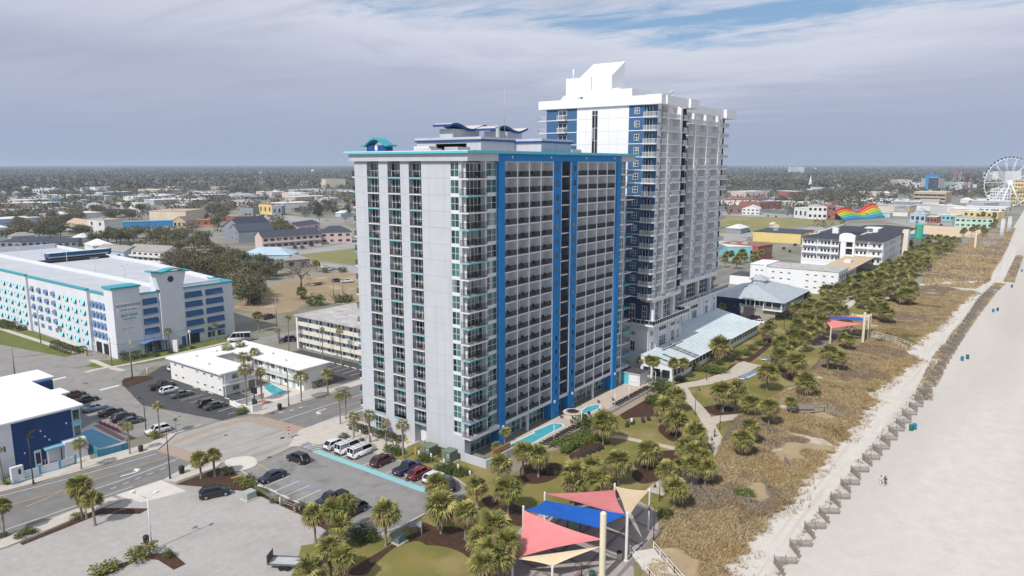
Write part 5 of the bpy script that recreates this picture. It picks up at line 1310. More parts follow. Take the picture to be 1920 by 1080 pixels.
for a in((455,352,450,290,70),(790,412,790,345,64),(1130,465,1140,350,140),(1305,685,1310,570,120),(875,1065,870,910,155),(960,1070,970,950,145),(1000,890,1000,800,110),(1040,905,1050,815,110),(400,640,400,565,75),(515,650,520,575,70),(65,530,70,470,60)):palm_b('R7',*a,z6)
for a in((910,370,100,5),(880,430,150,4.6),(690,480,130,4.4),(760,530,130,4.4),(640,570,120,4.2),(720,580,130,4.0),(830,560,130,4.2),(900,590,130,4.0),(990,590,130,4.0),(1030,350,120,4.6),(1200,330,130,4.8),(1290,330,130,4.8),(1260,490,140,4.6),(1250,420,120,4.8),(650,700,150,4.2),(720,660,150,4.4),(810,720,150,4.2),(840,680,140,4.4),(590,790,150,4.2),(680,800,150,4.2),(760,750,150,4.4),(520,830,140,4.2),(620,880,150,4.2),(410,740,110,4.0),(440,700,100,4.2),(1490,460,160,4.6),(1420,430,130,4.6),(1540,400,130,4.6),(1380,440,120,4.6),(1460,330,110,4.6),(1100,420,120,4.6),(160,545,70,3.6),(60,560,70,3.4),(1340,600,130,4.2),(1240,570,120,4.4)):palm_c('R7',*a,z6)
z7='on the pavements of the boulevard'
for k,*a in(('T4',410,640,430,170,190),('T4',1030,680,1010,350,200),('T5',20,820,35,550,130),('T5',325,640,310,330,120),('T3',1110,800,1110,520,190),('T3',1410,710,1410,490,170),('T3',1550,1055,1545,740,140),('T3',1610,1000,1620,730,165),('T3',495,840,470,440,180),('T3',665,775,670,460,150),('T4',50,860,50,420,130),('T4',225,670,215,420,120)):palm_b(k,*a,z7,True)
z8='in the kerb beds of the gravel lot'
for k,*a in(('Q1',415,785,400,620,130),('Q1',482,825,485,685,105),('Q1',440,790,440,690,90),('Q1',22,875,25,720,95),('T5',740,1065,740,860,200),('T5',880,1045,890,825,180)):palm_b(k,*a,z8)
z9='in the motel courtyard'
for a in((275,190,135,6.2),(420,150,130,6.4),(590,240,150,6.4),(450,290,150,6.0)):palm_c('T3',*a,z9,True)
z10='in front of the blue striped hotel entrance'
for a in((748,345,745,230,70),(835,370,830,220,90),(922,395,915,265,75),(1012,455,1010,275,95)):palm_b('Q6',*a,z10,True)
z11='beside the four storey cream motel'
palm_b('U8',500,885,450,440,85,z11,True); palm_b('U8',775,950,730,470,140,z11,True); palm_b('Q5',475,790,470,690,55,z11,True); palm_b('Q5',545,850,520,600,55,z11,True)
z12='along the parking garage'
for a in((955,330,935,120,100),(1005,262,1000,70,115),(1100,272,1095,110,95),(1470,232,1465,60,85),(1595,160,1600,10,85)):palm_b('T2',*a,z12,True)
for a in((800,405,790,240,110),(900,412,890,240,110),(1000,425,1005,225,110),(40,135,30,50,75),(105,140,90,30,80),(205,155,200,50,80),(270,165,262,50,75),(860,400,850,235,90)):palm_b('T1',*a,z12,True)
z13='in the field behind the motels'
for a in((330,705,340,580,80),(640,465,640,405,85),(745,270,745,205,60)):palm_b('Q5',*a,z13)
palm_b('S8',298,765,310,590,125,'by the corner terrace of the blue striped hotel',True); palm_b('S8',222,800,215,700,100,'beside the timber screen of the blue striped hotel',True)
rb=random.Random(5)
def belt(n,x0,x1,y0,y1,zone,dmin=3.4):
 c=0; tries=0
 while c<n and tries<4000:
  tries+=1; x,y=rb.uniform(x0,x1),rb.uniform(y0,y1)
  if any((x-p[0])**2+(y-p[1])**2<dmin**2 for p in PALMS):continue
  if 214<x<264 and y>-15:continue
  PALMS.append((x,y,rb.uniform(3.6,5.2),rb.uniform(4.0,5.4),zone,False)); c+=1
belt(24,192,262,-31,-15,'in the palm belt beside the low white motel'); belt(34,262,345,-34,-17,'in the palm belt below the black roofed motel',3.6)
belt(34,366,480,-36,-8,'in the palm belt before the sandy lot',4.2); belt(22,500,900,-44,-26,'along the far boardwalk',7)
belt(12,150,212,28,46,'along the boulevard beyond the white tower',5); belt(12,262,320,40,58,'in front of the black roofed motel street side',5); belt(8,235,262,16,30,'between the two far motels',4)
zones={}
for p in PALMS:zones.setdefault(p[4],[]).append(p)
pi=0
for zn,L in zones.items():
 L.sort(key=lambda p:(p[0]-CAMX)**2+(p[1]-CAMY)**2)
 for i,(x,y,hc,d,_,sp)in enumerate(L):
  pi+=1; rr=random.Random(pi)
  lab=('palm %s'%zn)if len(L)==1 else('palm %s nearest the camera of those %s'%(ordn(i+1),zn)if i else 'palm nearest the camera of those %s'%zn)
  w=lab.split()
  if len(w)>16:lab=' '.join(lab.replace(' of those','').split()[:16])
  t=thing('palm_tree',lab,'palm',(x,y,0),rr.uniform(0,6.28),'palm trees'); t.rotation_euler[0]=rr.gauss(0,.035); sp=sp or('belt' in zn and rr.random()<.14)
  o=link('trunk',TRUNK[pi%3],t); o.scale=(1.0+.15*rr.uniform(-1,1)if d>3 else.8,)*2+(max(.6,hc+.05),)
  c=link('crown',rr.choice(SPARSE if sp else CROWN),t,(0,0,hc)); s=d/2*rr.uniform(1.0,1.2); c.scale=(s,s,s*rr.uniform(.86,1.0)); c.rotation_euler=(0,0,rr.uniform(0,6.28))
  # broadleaf trees, shrubs, hedges
B_dk=leafmat('oak_dark',(.060,.068,.026),(.09,.09,.036),.5); B_md=leafmat('oak_mid',(.115,.105,.04),(.145,.13,.052),.5)
B_br=leafmat('oak_brown',(.19,.15,.088),(.145,.115,.07),.5); B_lt=leafmat('oak_light',(.18,.165,.062),(.145,.14,.052),.5)
B_twig=leafmat('bare_twigs',(.19,.155,.135),(.15,.125,.11),.5); B_pine=leafmat('pine_needles',(.035,.048,.022),(.05,.062,.03),.5)
M_bark=mat('bark',(.14,.115,.095),(.20,.165,.14),1.5,.95,obj=True)
H_grn=leafmat('hedge_green',(.055,.085,.016),(.085,.115,.024),1.2); H_lime=leafmat('hedge_lime',(.12,.155,.025),(.095,.13,.022),1.0); H_yel=leafmat('shrub_yellow',(.24,.22,.045),(.19,.18,.045),1.0)
H_oli=leafmat('shrub_olive',(.15,.135,.05),(.11,.105,.04),1.0)
def leaf_cloud(name,seed,lobes,n,size,mats,wts,surf=.55):
 """many small leaf-sized faces through a crown made of several lobes: (cx,cy,cz,rx,ry,rz)"""
 r=np.random.default_rng(seed); lobes=np.array(lobes,float)
 vol=(lobes[:,3]*lobes[:,4]*lobes[:,5])**.67; k=r.choice(len(lobes),n,p=vol/vol.sum())
 d=r.normal(size=(n,3)); d/=np.linalg.norm(d,axis=1,keepdims=True)
 rad=surf+(1-surf)*r.random(n)**.6; rad*=1+.10*r.normal(size=n)
 c=lobes[k,:3]+d*rad[:,None]*lobes[k,3:]
 nt=max(30,n//14); tw=c[r.choice(n,nt)]; j=r.integers(0,nt,n)
 sp=size*1.7; c=np.where(r.random((n,1))<.8,tw[j]+r.normal(size=(n,3))*sp,c)
 nrm=r.normal(size=(n,3))+np.array([0,0,.6]); nrm/=np.linalg.norm(nrm,axis=1,keepdims=True)
 a=np.cross(nrm,r.normal(size=(n,3))); a/=np.linalg.norm(a,axis=1,keepdims=True); b=np.cross(nrm,a)
 s=size*(.6+.8*r.random(n))[:,None]
 V=np.stack([c-a*s,c-b*s*.7,c+a*s,c+b*s*.7],1).reshape(-1,3); F=np.arange(4*n).reshape(-1,4)
 wt=np.array(wts,float); tm=r.choice(len(mats),nt,p=wt/wt.sum()); M=np.where(r.random(n)<.7,tm[j],r.choice(len(mats),n,p=wt/wt.sum()))
 return np_mesh(name,V,F,mats,M)
def oak_lobes(seed,n=9):
 r=random.Random(seed); L=[(0,0,.62,.34,.34,.26)]
 for i in range(n):
  a=6.28*i/n+r.uniform(-.4,.4); q=r.uniform(.16,.36); s=r.uniform(.16,.24)
  L.append((q*math.cos(a),q*math.sin(a),.52+r.uniform(-.14,.24),s,s,s*.8))
 return L
OAK=[]
for i,(mm,w)in enumerate((((B_dk,B_md,B_lt),(5,4,1)),((B_md,B_dk,B_br),(4,3,2)),((B_br,B_md,B_lt),(4,3,1)),((B_lt,B_md,B_dk),(3,4,3)))):
 OAK.append(leaf_cloud('oak_crown_%d'%i,50+i,oak_lobes(i),1700,.030,list(mm),w))
def pine_lobes(seed):
 r=random.Random(seed); return[(r.uniform(-.12,.12),r.uniform(-.12,.12),.55+.11*i,.26-.035*i+r.uniform(-.04,.03),.26-.035*i,.09)for i in range(5)]
PINE=[leaf_cloud('pine_crown_%d'%i,70+i,pine_lobes(i),900,.030,[B_pine,B_dk],(5,2))for i in range(2)]
BARE=[leaf_cloud('bare_crown_%d'%i,80+i,oak_lobes(20+i,11),900,.018,[B_twig,B_br],(5,1),.3)for i in range(2)]
def limbs(seed,m,spread=.30,hz=.40):
 r=random.Random(seed); b=MB(); b.bar((0,0,0),(0.01,0,hz*.75),.030,m,7,.022)
 for i in range(6):
  a=6.28*i/6+r.uniform(-.3,.3); e=(spread*math.cos(a)*r.uniform(.6,1),spread*math.sin(a)*r.uniform(.6,1),hz+r.uniform(.08,.32))
  mid=(e[0]*.45,e[1]*.45,hz*.72+(e[2]-hz*.72)*.5); b.bar((.01,0,hz*.62+.02*i),mid,.017,m,5,.012); b.bar(mid,e,.012,m,5,.005)
 return b.mesh('tree_limbs_%d'%seed)
LIMB=[limbs(i,M_bark)for i in range(3)]; LIMBP=[limbs(9,M_bark,.10,.62)]
def tree(x,y,h,w,kind,label,group,ph=0):
 rr=random.Random(int(x*13+y*7)); t=thing('pine_tree' if kind=='pine' else('bare_tree' if kind=='bare' else 'oak_tree'),label,'tree',(x,y,-.1),rr.uniform(0,6.28),group)
 me={'oak':OAK,'pine':PINE,'bare':BARE}[kind]; me=me[ph%len(me)]
 o=link('trunk',(LIMBP if kind=='pine' else LIMB)[rr.randrange(1 if kind=='pine' else 3)],t); o.scale=(w,w,h)
 c=link('crown',me,t); c.scale=(w,w,h); return t
SHRUB=[leaf_cloud('shrub_%d'%i,90+i,[(0,0,.42,.46,.46,.42),(.2,.1,.5,.3,.3,.34),(-.2,-.14,.46,.3,.3,.34)],520,.055,[m,H_grn if i!=1 else H_lime],(5,2))for i,m in enumerate((H_grn,H_lime,H_yel,H_oli,B_dk))]
def shrub(p,w,h,k,label,group='garden shrubs',cat='shrub',d=None):
 o=link('shrub',SHRUB[k],None,(p[0],p[1],-.02),random.uniform(0,6.28)if d is None else 0); o.scale=(w,d or w,h); return tag(o,label,cat,group)
def hedge(name,pts,w,h,mats,label,top=.0,dens=26):
 """clipped hedge: leaf faces over a box-like strip"""
 r=np.random.default_rng(len(label)); P=[]
 pts2=smooth_pts(pts,5)
 for a,b in zip(pts2,pts2[1:]):
  L=math.hypot(b[0]-a[0],b[1]-a[1]); n=int(L*(w+2*h)*dens)
  t=r.random(n); s=r.uniform(-.5,.5,n)*w*(1+.1*r.normal(size=n)); zz=h*np.where(r.random(n)<w/(w+2*h),1+.05*r.normal(size=n),r.random(n)); s=np.where(zz<h*.93,np.sign(s)*w*.5*(1+.1*r.normal(size=n)),s)
  dx,dy=(b[0]-a[0])/L,(b[1]-a[1])/L
  P.append(np.stack([a[0]+dx*t*L-dy*s,a[1]+dy*t*L+dx*s,zz],1))
 c=np.concatenate(P); n=len(c); nrm=r.normal(size=(n,3))+[0,0,.7]; nrm/=np.linalg.norm(nrm,axis=1,keepdims=True)
 a=np.cross(nrm,r.normal(size=(n,3))); a/=np.linalg.norm(a,axis=1,keepdims=True); b=np.cross(nrm,a); s=.17*(.6+.8*r.random(n))[:,None]
 V=np.stack([c-a*s,c-b*s*.7,c+a*s,c+b*s*.7],1).reshape(-1,3); me=np_mesh(name,V,np.arange(4*n).reshape(-1,4),mats,r.integers(0,len(mats),n))
 return tag(link(name,me),label,'hedge','clipped hedges')
hedge('hedge',gs('T8',(230,790),(400,720),(560,660),(680,640)),4.0,1.2,[H_grn,H_lime],'broad bright green clipped hedge curving beside the hotel pool wall')
hedge('hedge',gs('T8',(300,830),(360,790),(440,740)),1.2,1.0,[H_grn,H_lime],'narrow end of bright green hedge below the broad pool hedge')
hedge('hedge',[(-2.4,30.0),(-1.9,15.8)],1.5,1.3,[H_grn,B_dk,H_oli],'long dark clipped hedge along the street wall of the blue striped hotel')
hedge('hedge',[(-1.6,9.0),(-1.8,2.8)],1.6,1.2,[H_grn,H_oli],'short hedge between the two transformer boxes and the hotel corner')
hedge('hedge',gs('T3',(1210,655),(1400,600)),2.0,1.6,[H_grn,B_dk],'dark hedge at the street end of the white motel wing')
hedge('hedge',gs('T2',(400,460),(520,440),(630,420)),2.6,1.8,[B_dk,H_grn],'dark hedge under the garage sign wall')
hedge('hedge',gs('T2',(640,425),(760,400)),1.2,.7,[B_dk,H_grn],'low hedge left of the garage entrance')
hedge('hedge',gs('T1',(690,470),(830,530),(960,560),(1090,540)),2.4,1.7,[B_dk,H_grn,B_br],'hedge under the three palms along the aqua awning wall')
hedge('hedge',gs('T1',(0,210),(110,240),(200,245)),2.6,2.0,[B_dk,H_grn],'hedge under the left palms along the garage wall')
shrub(g('T1',285,262),3.4,2.2,4,'round brownish shrub right of the left garage hedge'); shrub(g('T2',800,410),1.8,1.4,4,'round shrub left of the garage entrance canopy'); shrub(g('T2',965,375),1.8,1.2,4,'small shrub left of the white sign slab by the garage')
for i,(zx,zy,w,h,k,lb)in enumerate(((640,190,2.2,1.6,4,'shrub cluster right of the white sign slab by the garage'),(1210,325,1.6,1.1,4,'shrub at the foot of the globe lamp by the garage'))):shrub(g('T2',zx+430 if i==0 else zx,zy+130 if i==0 else zy),w,h,k,lb)
for k,zx,zy,w,h,s,lb in(('Q6',952,418,3.4,1.6,0,'rounded green shrub left of the palm by the teal parking strip'),('Q6',985,432,2.6,1.5,0,'rounded green shrub under the palm by the teal parking strip'),('Q6',1128,470,2.8,1.9,0,'round green shrub beside the blue pickup'),('Q6',695,350,2.0,1.4,0,'dark spiky shrub by the hotel entrance drive'),('Q6',790,362,1.4,.9,4,'low dark shrub in front of the white vans'),('S7',760,230,2.0,1.1,4,'dark shrub at the nose of the nearest white van'),('S7',1520,480,3.4,1.8,4,'dark shrub behind the white car under the parking signs'),('S7',1640,500,3.0,1.7,0,'green shrub beside the middle parking sign'),('S7',1740,510,2.6,1.6,0,'green shrub beside the right parking sign'),('S7',1580,440,2.2,1.4,4,'dark shrub below the right transformer box'),('Q6',150,590,2.2,1.3,2,'yellow flowering shrub at the nose of the black wagon'),('Q6',185,605,2.4,1.5,2,'taller yellow shrub beside the pale utility box'),('Q6',240,645,2.6,1.2,0,'green shrub right of the pale utility box'),('Q6',200,575,1.6,1.6,0,'green shrub behind the yellow shrubs'),('Q6',70,540,2.4,1.8,4,'dark shrub under the twin palms by the lot exit'),('Q6',330,685,2.0,.9,3,'olive shrub along the rail fence between the lots'),('Q6',390,700,1.8,.8,3,'low olive shrub left of the people at the rail fence'),('Q6',465,720,2.4,1.1,3,'olive shrub beside the left palm of the clump'),('Q6',790,880,4.2,2.4,4,'dark bushy shrub under the palm clump by the hotel lot'),('Q6',835,890,2.6,1.8,0,'green shrub at the corner of the hotel lot under the clump'),('Q1',20,880,1.2,.9,0,'small shrub left of the kerb by the gravel lot'),('Q1',110,885,2.2,1.1,3,'round olive shrub on the kerb bed, left of a pair'),('Q1',148,868,2.0,1.2,3,'round olive shrub on the kerb bed, right of a pair'),('Q1',390,790,1.8,1.2,2,'yellowish shrub at the foot of the palm pair'),('Q1',715,985,4.0,1.9,2,'yellow green shrub at the foot of the white lamp post'),('Q1',535,1060,3.4,1.6,2,'yellow green shrub near the bottom edge on the gravel lot'),('Q1',850,985,1.6,1.4,3,'thin shrub right of the white lamp post'),('T5',280,660,2.4,1.8,2,'yellow brown shrub at the corner of the turquoise pool fence'),('T5',1155,400,3.2,1.7,1,'bright green shrub on the stones by the motel sign'),('T4',135,860,2.2,1.6,1,'bright green shrub beside the white sign pillar'),('S8',130,860,1.0,1.4,0,'small dark shrub against the white corner wall'),('T8',570,570,5.4,3.2,4,'dark green bush behind the single palm by the pool wall'),('T8',520,540,4.0,2.6,0,'green bush left of the single palm by the pool wall'),('S3',435,480,6.2,3.4,0,'tall green bush at the end of the hotel pool wall'),('S3',340,560,3.4,2.4,0,'lower green bush under the end of the pool wall'),('S3',500,520,4.0,2.6,3,'olive bush right of the pool wall end'),('S3',415,330,4.5,2.6,4,'dark shrub beside the little pool house'),('S3',450,310,4.2,2.4,0,'green shrub under the slender palms at the pool hall'),('S3',700,310,4.0,1.8,3,'olive shrub on the bank below the pool hall, left end'),('S3',800,320,4.6,2.2,0,'green shrub on the bank below the pool hall'),('S3',860,330,4.2,2.0,1,'lime green shrub on the bank left of the walk lamp'),('S3',850,260,3.6,1.8,3,'olive shrub close under the pool hall windows'),('S3',930,240,3.2,1.8,0,'green shrub under the big palm at the pool hall'),('S3',980,220,4.4,3.4,4,'dark bush right of the big palm at the pool hall'),('S3',1070,190,3.6,1.8,0,'green shrub right of the bush on the bank'),('S3',1130,150,3.6,1.8,3,'olive shrub midway along the right bank'),('S3',1190,115,3.4,1.7,0,'green shrub near the pool hall far corner'),('S3',1240,85,3.2,1.6,3,'olive shrub at the far end of the bank'),('S3',560,390,3.0,1.4,0,'low shrub left on the bank below the slender palms'),('S3',1560,510,4.0,2.2,1,'lime green shrub beside the boardwalk benches'),('S2',775,355,3.0,1.6,1,'single bright green bush in the dune grass'),('S2',190,520,2.6,1.7,0,'green bush beside the path at the near shade sails'),('S1',1010,190,3.0,1.6,4,'dark bush on the lawn behind the red shade sails'),('R7',690,475,4,2,3,'olive shrub beside the restaurant veranda'),('R7',120,590,4,2.4,4,'dark shrub at the left foot of the restaurant'),('R7',470,660,4,1.6,0,'low green shrub before the restaurant stone base'),('R7',600,660,4.4,2.2,4,'dark shrub right of the restaurant corner'),('Q5',300,500,6,4.5,4,'dark bush below the tree in the field'),('Q5',660,470,3,2.4,4,'small bush at the foot of the field palm'),('Q5',745,510,7,5.2,0,'large green bush behind the cream motel'),('Q5',935,270,5,3,0,'round green shrub at the kerb of the vacant lot'),('Q5',815,275,4,2.6,3,'olive shrub beside the parked white cars in the lot'),('Q5',930,480,10,3.2,3,'scrub behind the roof of the cream motel')):
 shrub(g(k,zx,zy),w,h,s,lb)
 # dune grass, as one mass per kind
G_a=mat('dune_grass_gold',(.45,.325,.165),(.39,.28,.14),.4,.9,spec=.1); G_b=mat('dune_grass_tan',(.48,.375,.225),(.41,.32,.185),.4,.9,spec=.1); G_c=mat('dune_grass_brown',(.33,.24,.145),(.28,.20,.12),.4,.9,spec=.1)
G_d=mat('dune_scrub_grey',(.29,.24,.19),(.33,.28,.225),.4,.9,spec=.1); G_g=mat('dune_green',(.17,.165,.06),(.22,.205,.08),.4,.9,spec=.1)
def inside(P,poly):
 x,y=P[:,0],P[:,1]; r=np.zeros(len(P),bool); n=len(poly)
 for i in range(n):
  x0,y0=poly[i]; x1,y1=poly[(i+1)%n]
  c=((y0>y)!=(y1>y))&(x<(x1-x0)*(y-y0)/((y1-y0)or 1e-9)+x0); r^=c
 return r
def vnoise(P,s,seed):
 r=np.random.default_rng(seed); g_=r.random((64,64)); q=P[:,:2]*s; i=np.floor(q).astype(int); f=q-i; f=f*f*(3-2*f); i%=63
 a=g_[i[:,0],i[:,1]]; b=g_[i[:,0]+1,i[:,1]]; c=g_[i[:,0],i[:,1]+1]; d=g_[i[:,0]+1,i[:,1]+1]
 return(a*(1-f[:,0])+b*f[:,0])*(1-f[:,1])+(c*(1-f[:,0])+d*f[:,0])*f[:,1]
def tufts(name,poly,n,h,seed,mats,label,blades=5,bare=.30,width=.05,edge=None):
 r=np.random.default_rng(seed); A=np.array(poly); lo,hi=A.min(0),A.max(0); P=r.random((int(n*2.2),2))*(hi-lo)+lo
 P=P[inside(P,poly)][:n]; ns=vnoise(P,.11,seed)+.5*vnoise(P,.35,seed+1); keep=ns>bare*1.5*.62; P=P[keep]; ns=ns[keep]; m=len(P)
 kind=vnoise(P,.07,seed+3)*.75+vnoise(P,.4,seed+4)*.45+.06*r.normal(size=m)
 k=np.digitize(kind,[.27,.52,.72,.90]); order=np.array([4,0,1,2,3])if len(mats)==5 else np.arange(5)%len(mats); k=order[k]
 V=[]; M=[]
 for b in range(blades):
  a=r.uniform(0,6.28,m); ln=h*(.55+.7*r.random(m))*(1+.5*(ns-.6)); o=np.stack([np.cos(a),np.sin(a)],1); c=P+o*r.uniform(0,.22,m)[:,None]
  w=width*(1+r.random(m)); s=np.stack([-o[:,1],o[:,0]],1)*w[:,None]; lean=r.uniform(.25,.8,m)*ln
  t=c+o*lean[:,None]; z0=np.full(m,-.02)
  V.append(np.stack([np.column_stack([c-s,z0]),np.column_stack([c+s,z0]),np.column_stack([(c+t)/2+s*.8,ln*.62]),np.column_stack([t,ln*r.uniform(.75,1,m)])],1)); M.append(k)
 V=np.concatenate(V).reshape(-1,3); M=np.concatenate(M)
 return stuff(link(name,np_mesh(name,V,np.arange(len(V)).reshape(-1,4),mats,M)),label,'dune grass')
GM=[G_a,G_b,G_c,G_d,G_g]
dpoly=[(x,y-.25)for x,y in dune_edge]+dune_in
tufts('dune_grass',dpoly,150000,.52,3,GM,'tall dry golden dune grass and scrub between the walk and the beach',4,.40,.020)
tufts('dune_grass',dune2,14000,.8,4,GM,'dry grass on the far dunes beyond the second beach access',3,.36,.07)
tufts('dune_grass',[(x,y-2.4)for x,y in dune_edge[:-12]]+[(x,y+.4)for x,y in dune_edge[:-12]][::-1],5200,.5,17,GM,'wisps of grass straying from the dune edge onto the sand',3,.62,.024)
strip=[(88,-58.9),(130,-57.8),(190,-59.6),(262,-61.5),(292,-63.5),(292,-67),(262,-65),(190,-62.8),(130,-61.6),(88,-62.4)]
tufts('fence_grass',strip,5200,.6,8,[G_c,G_d,G_b,G_a,G_c],'brown sea oats growing over the far stretch of sand fence',4,.42)
strip2=[(-20,-54.8),(40,-56.2),(90,-58.6),(90,-59.6),(40,-57.6),(-20,-56.2)]
tufts('fence_grass',strip2,260,.4,9,[G_c,G_d,G_c],'small sprigs of grass caught along the near sand fence',4,.45)
tufts('dune_grass',[(300,-66),(420,-66.5),(420,-70),(300,-70)],1500,.6,12,[G_c,G_d,G_b,G_a,G_c],'far sea oats along the fence line near the top right',3,.4,.07)
lawnpoly=[(-46,-30),(-37,-2),(-29,-6.5),(-21,-8.6),(-9,-8.2),(-3,-11),(-3,-30),(-14,-36),(-30,-38)]
# VEHICLES
def paint(name,c,c2=None):return mat(name,c,c2,1.0,.28,spec=.5,coat=.6)
P_white=paint('paint_white',(.66,.66,.67)); P_black=paint('paint_black',(.010,.010,.012)); P_navy=paint('paint_navy',(.012,.018,.040)); P_blue=paint('paint_blue',(.012,.030,.11))
P_mar=paint('paint_maroon',(.075,.008,.014)); P_red=paint('paint_red',(.19,.010,.018)); P_sil=paint('paint_silver',(.38,.41,.46)); P_gry=paint('paint_gray',(.085,.09,.095)); P_char=paint('paint_charcoal',(.045,.045,.048)); P_sblue=paint('paint_pale_blue',(.25,.31,.40))
M_cglass=mat('car_glass',(.012,.014,.017),None,rough=.08,spec=.6); M_tyre=mat('tyre',(.018,.018,.019),None,rough=.9); M_rim=mat('wheel_rim',(.42,.43,.45),None,rough=.35,metal=.7)
M_lampw=mat('headlamp',(.55,.57,.60),None,rough=.15); M_lampr=mat('tail_lamp',(.30,.010,.012),None,rough=.25); M_blk=mat('black_plastic',(.02,.02,.022),None,rough=.7); M_plate=mat('number_plate',(.55,.55,.52),None,rough=.6)
SPEC={'sedan':dict(L=4.75,W=1.82,zb=.20,hood=.90,belt=.94,tail=1.02,roof=1.45,xs=(.26,.40,.66,.84),wheel=.33,wx=(.19,.81)),'suv':dict(L=4.70,W=1.90,zb=.24,hood=1.05,belt=1.10,tail=1.10,roof=1.72,xs=(.25,.36,.84,.965),wheel=.37,wx=(.18,.81)),'hatch':dict(L=4.15,W=1.80,zb=.20,hood=.98,belt=1.0,tail=1.0,roof=1.60,xs=(.22,.35,.84,.96),wheel=.33,wx=(.18,.82)),'van':dict(L=5.65,W=2.0,zb=.26,hood=1.22,belt=1.22,tail=1.22,roof=2.08,xs=(.13,.27,.97,.985),wheel=.37,wx=(.17,.78)),'minibus':dict(L=6.9,W=2.06,zb=.28,hood=1.25,belt=1.35,tail=1.35,roof=2.75,xs=(.12,.25,.97,.985),wheel=.38,wx=(.15,.78)),'pickup':dict(L=5.75,W=2.0,zb=.34,hood=1.15,belt=1.20,tail=1.20,roof=1.88,xs=(.27,.37,.58,.635),wheel=.41,wx=(.17,.79)),}
_CM={}
def car_meshes(kind,pm,rack=False):
 """unit pieces of one kind of vehicle; x forward from the middle, z up"""
 s=SPEC[kind]; L,W=s['L'],s['W']; h=W/2
 def X(f):return L*(.5-f)
 b=MB(); x0,x1,x2,x3=s['xs']
 st=[(.0,.42,.80),(.02,.80,.90),(.10,.97,.985),(x0-.02,1.0,1.0),(x1,1.0,1.0),(x2,1.0,1.0),(.90,.99,1.0),(.98,.93,.98),(1.0,.80,.96)]
 rings=[]
 for f,wf,zf in st:
  top=s['hood']*(zf if f<x0 else 1)if f<=x0 else(s['belt']if f<x2 else s['tail']*zf)
  if f<=.02:top=s['hood']*(.80 if f==0 else.92)
  zb=s['zb']+(.12 if f in(0.,1.)else 0); w=h*max(wf,.78)
  rings.append([(X(f),-w*.93,zb),(X(f),-w,zb+.22),(X(f),-w*.985,top-.16),(X(f),-w*.90,top),(X(f),w*.90,top),(X(f),w*.985,top-.16),(X(f),w,zb+.22),(X(f),w*.93,zb)])
 V=[p for r in rings for p in r]; n=8; F=[]
 for i in range(len(rings)-1):
  for k in range(n):F.append((i*n+k,i*n+(k+1)%n,(i+1)*n+(k+1)%n,(i+1)*n+k))
 F.append(tuple(range(n-1,-1,-1))); F.append(tuple((len(rings)-1)*n+k for k in range(n)))
 b.add(V,F,pm,True); b.fixn=True
 if kind=='pickup':
  b.box(X(.975),X(.655),-h*.78,h*.78,s['tail']-.01,s['tail']+.012,M_blk)
 zr=s['roof']; hb=h*.90; hr=h*.74 if kind not in('van','minibus')else h*.84; zb_=s['belt']-.01
 r0,r1,r2,r3=(X(x0),hb),(X(x1),hr),(X(x2),hr),(X(x3),hb)
 b.add([(r1[0],-hr,zr-.03),(r1[0],hr,zr-.03),(r2[0],hr,zr-.03),(r2[0],-hr,zr-.03),(r1[0]-.15,-hr*.86,zr+.02),(r1[0]-.15,hr*.86,zr+.02),(r2[0]+.12,hr*.86,zr+.02),(r2[0]+.12,-hr*.86,zr+.02)],[(4,7,6,5),(0,4,5,1),(1,5,6,2),(2,6,7,3),(3,7,4,0)],pm,True)
 for sy in(-1,1):
  b.bar((r0[0],sy*hb,zb_),(r1[0],sy*hr,zr-.03),.045,pm,4); b.bar((r3[0],sy*hb,zb_),(r2[0],sy*hr,zr-.03),.07,pm,4)
  for f in((.5*(x1+x2)-.02,)if kind!='minibus' else(.4,.55,.7)):
   b.bar((X(f),sy*hb,zb_),(X(f),sy*hr,zr-.03),.045,pm,4)
  b.bar((r1[0],sy*hr,zr-.04),(r2[0],sy*hr,zr-.04),.045,pm,4)
 if kind in('van',):
  for sy in(-1,1):
   b.add([(X(.58),sy*(hb+.012),zb_),(X(.965),sy*(hb+.012),zb_),(X(.965),sy*(hr+.012),zr-.04),(X(.58),sy*(hr+.012),zr-.04)],[(0,1,2,3),(3,2,1,0)],pm)
 body=b.mesh(kind+'_body')
 g1=MB()
 q=[(r0[0],-hb,zb_),(r0[0],hb,zb_),(r1[0],hr,zr-.03),(r1[0],-hr,zr-.03)]; g1 .add(q,[(0,1,2,3)],M_cglass); wind=g1 .mesh('windscreen')
 g2=MB(); q=[(r3[0],-hb,zb_),(r3[0],hb,zb_),(r2[0],hr,zr-.03),(r2[0],-hr,zr-.03)]; g2 .add(q,[(3,2,1,0)],M_cglass)
 if kind=='van':g2 .box(X(.985)-.03,X(.985)-.01,-.06,.06,.6,zr-.2,pm)
 rear=g2 .mesh('rear_window')
 sides=[]
 for sy in(-1,1):
  g3=MB(); q=[(r0[0],sy*hb,zb_),(r3[0],sy*hb,zb_),(r2[0],sy*hr,zr-.03),(r1[0],sy*hr,zr-.03)]; g3 .add(q,[(0,1,2,3),(3,2,1,0)],M_cglass); sides.append(g3 .mesh('side_window'))
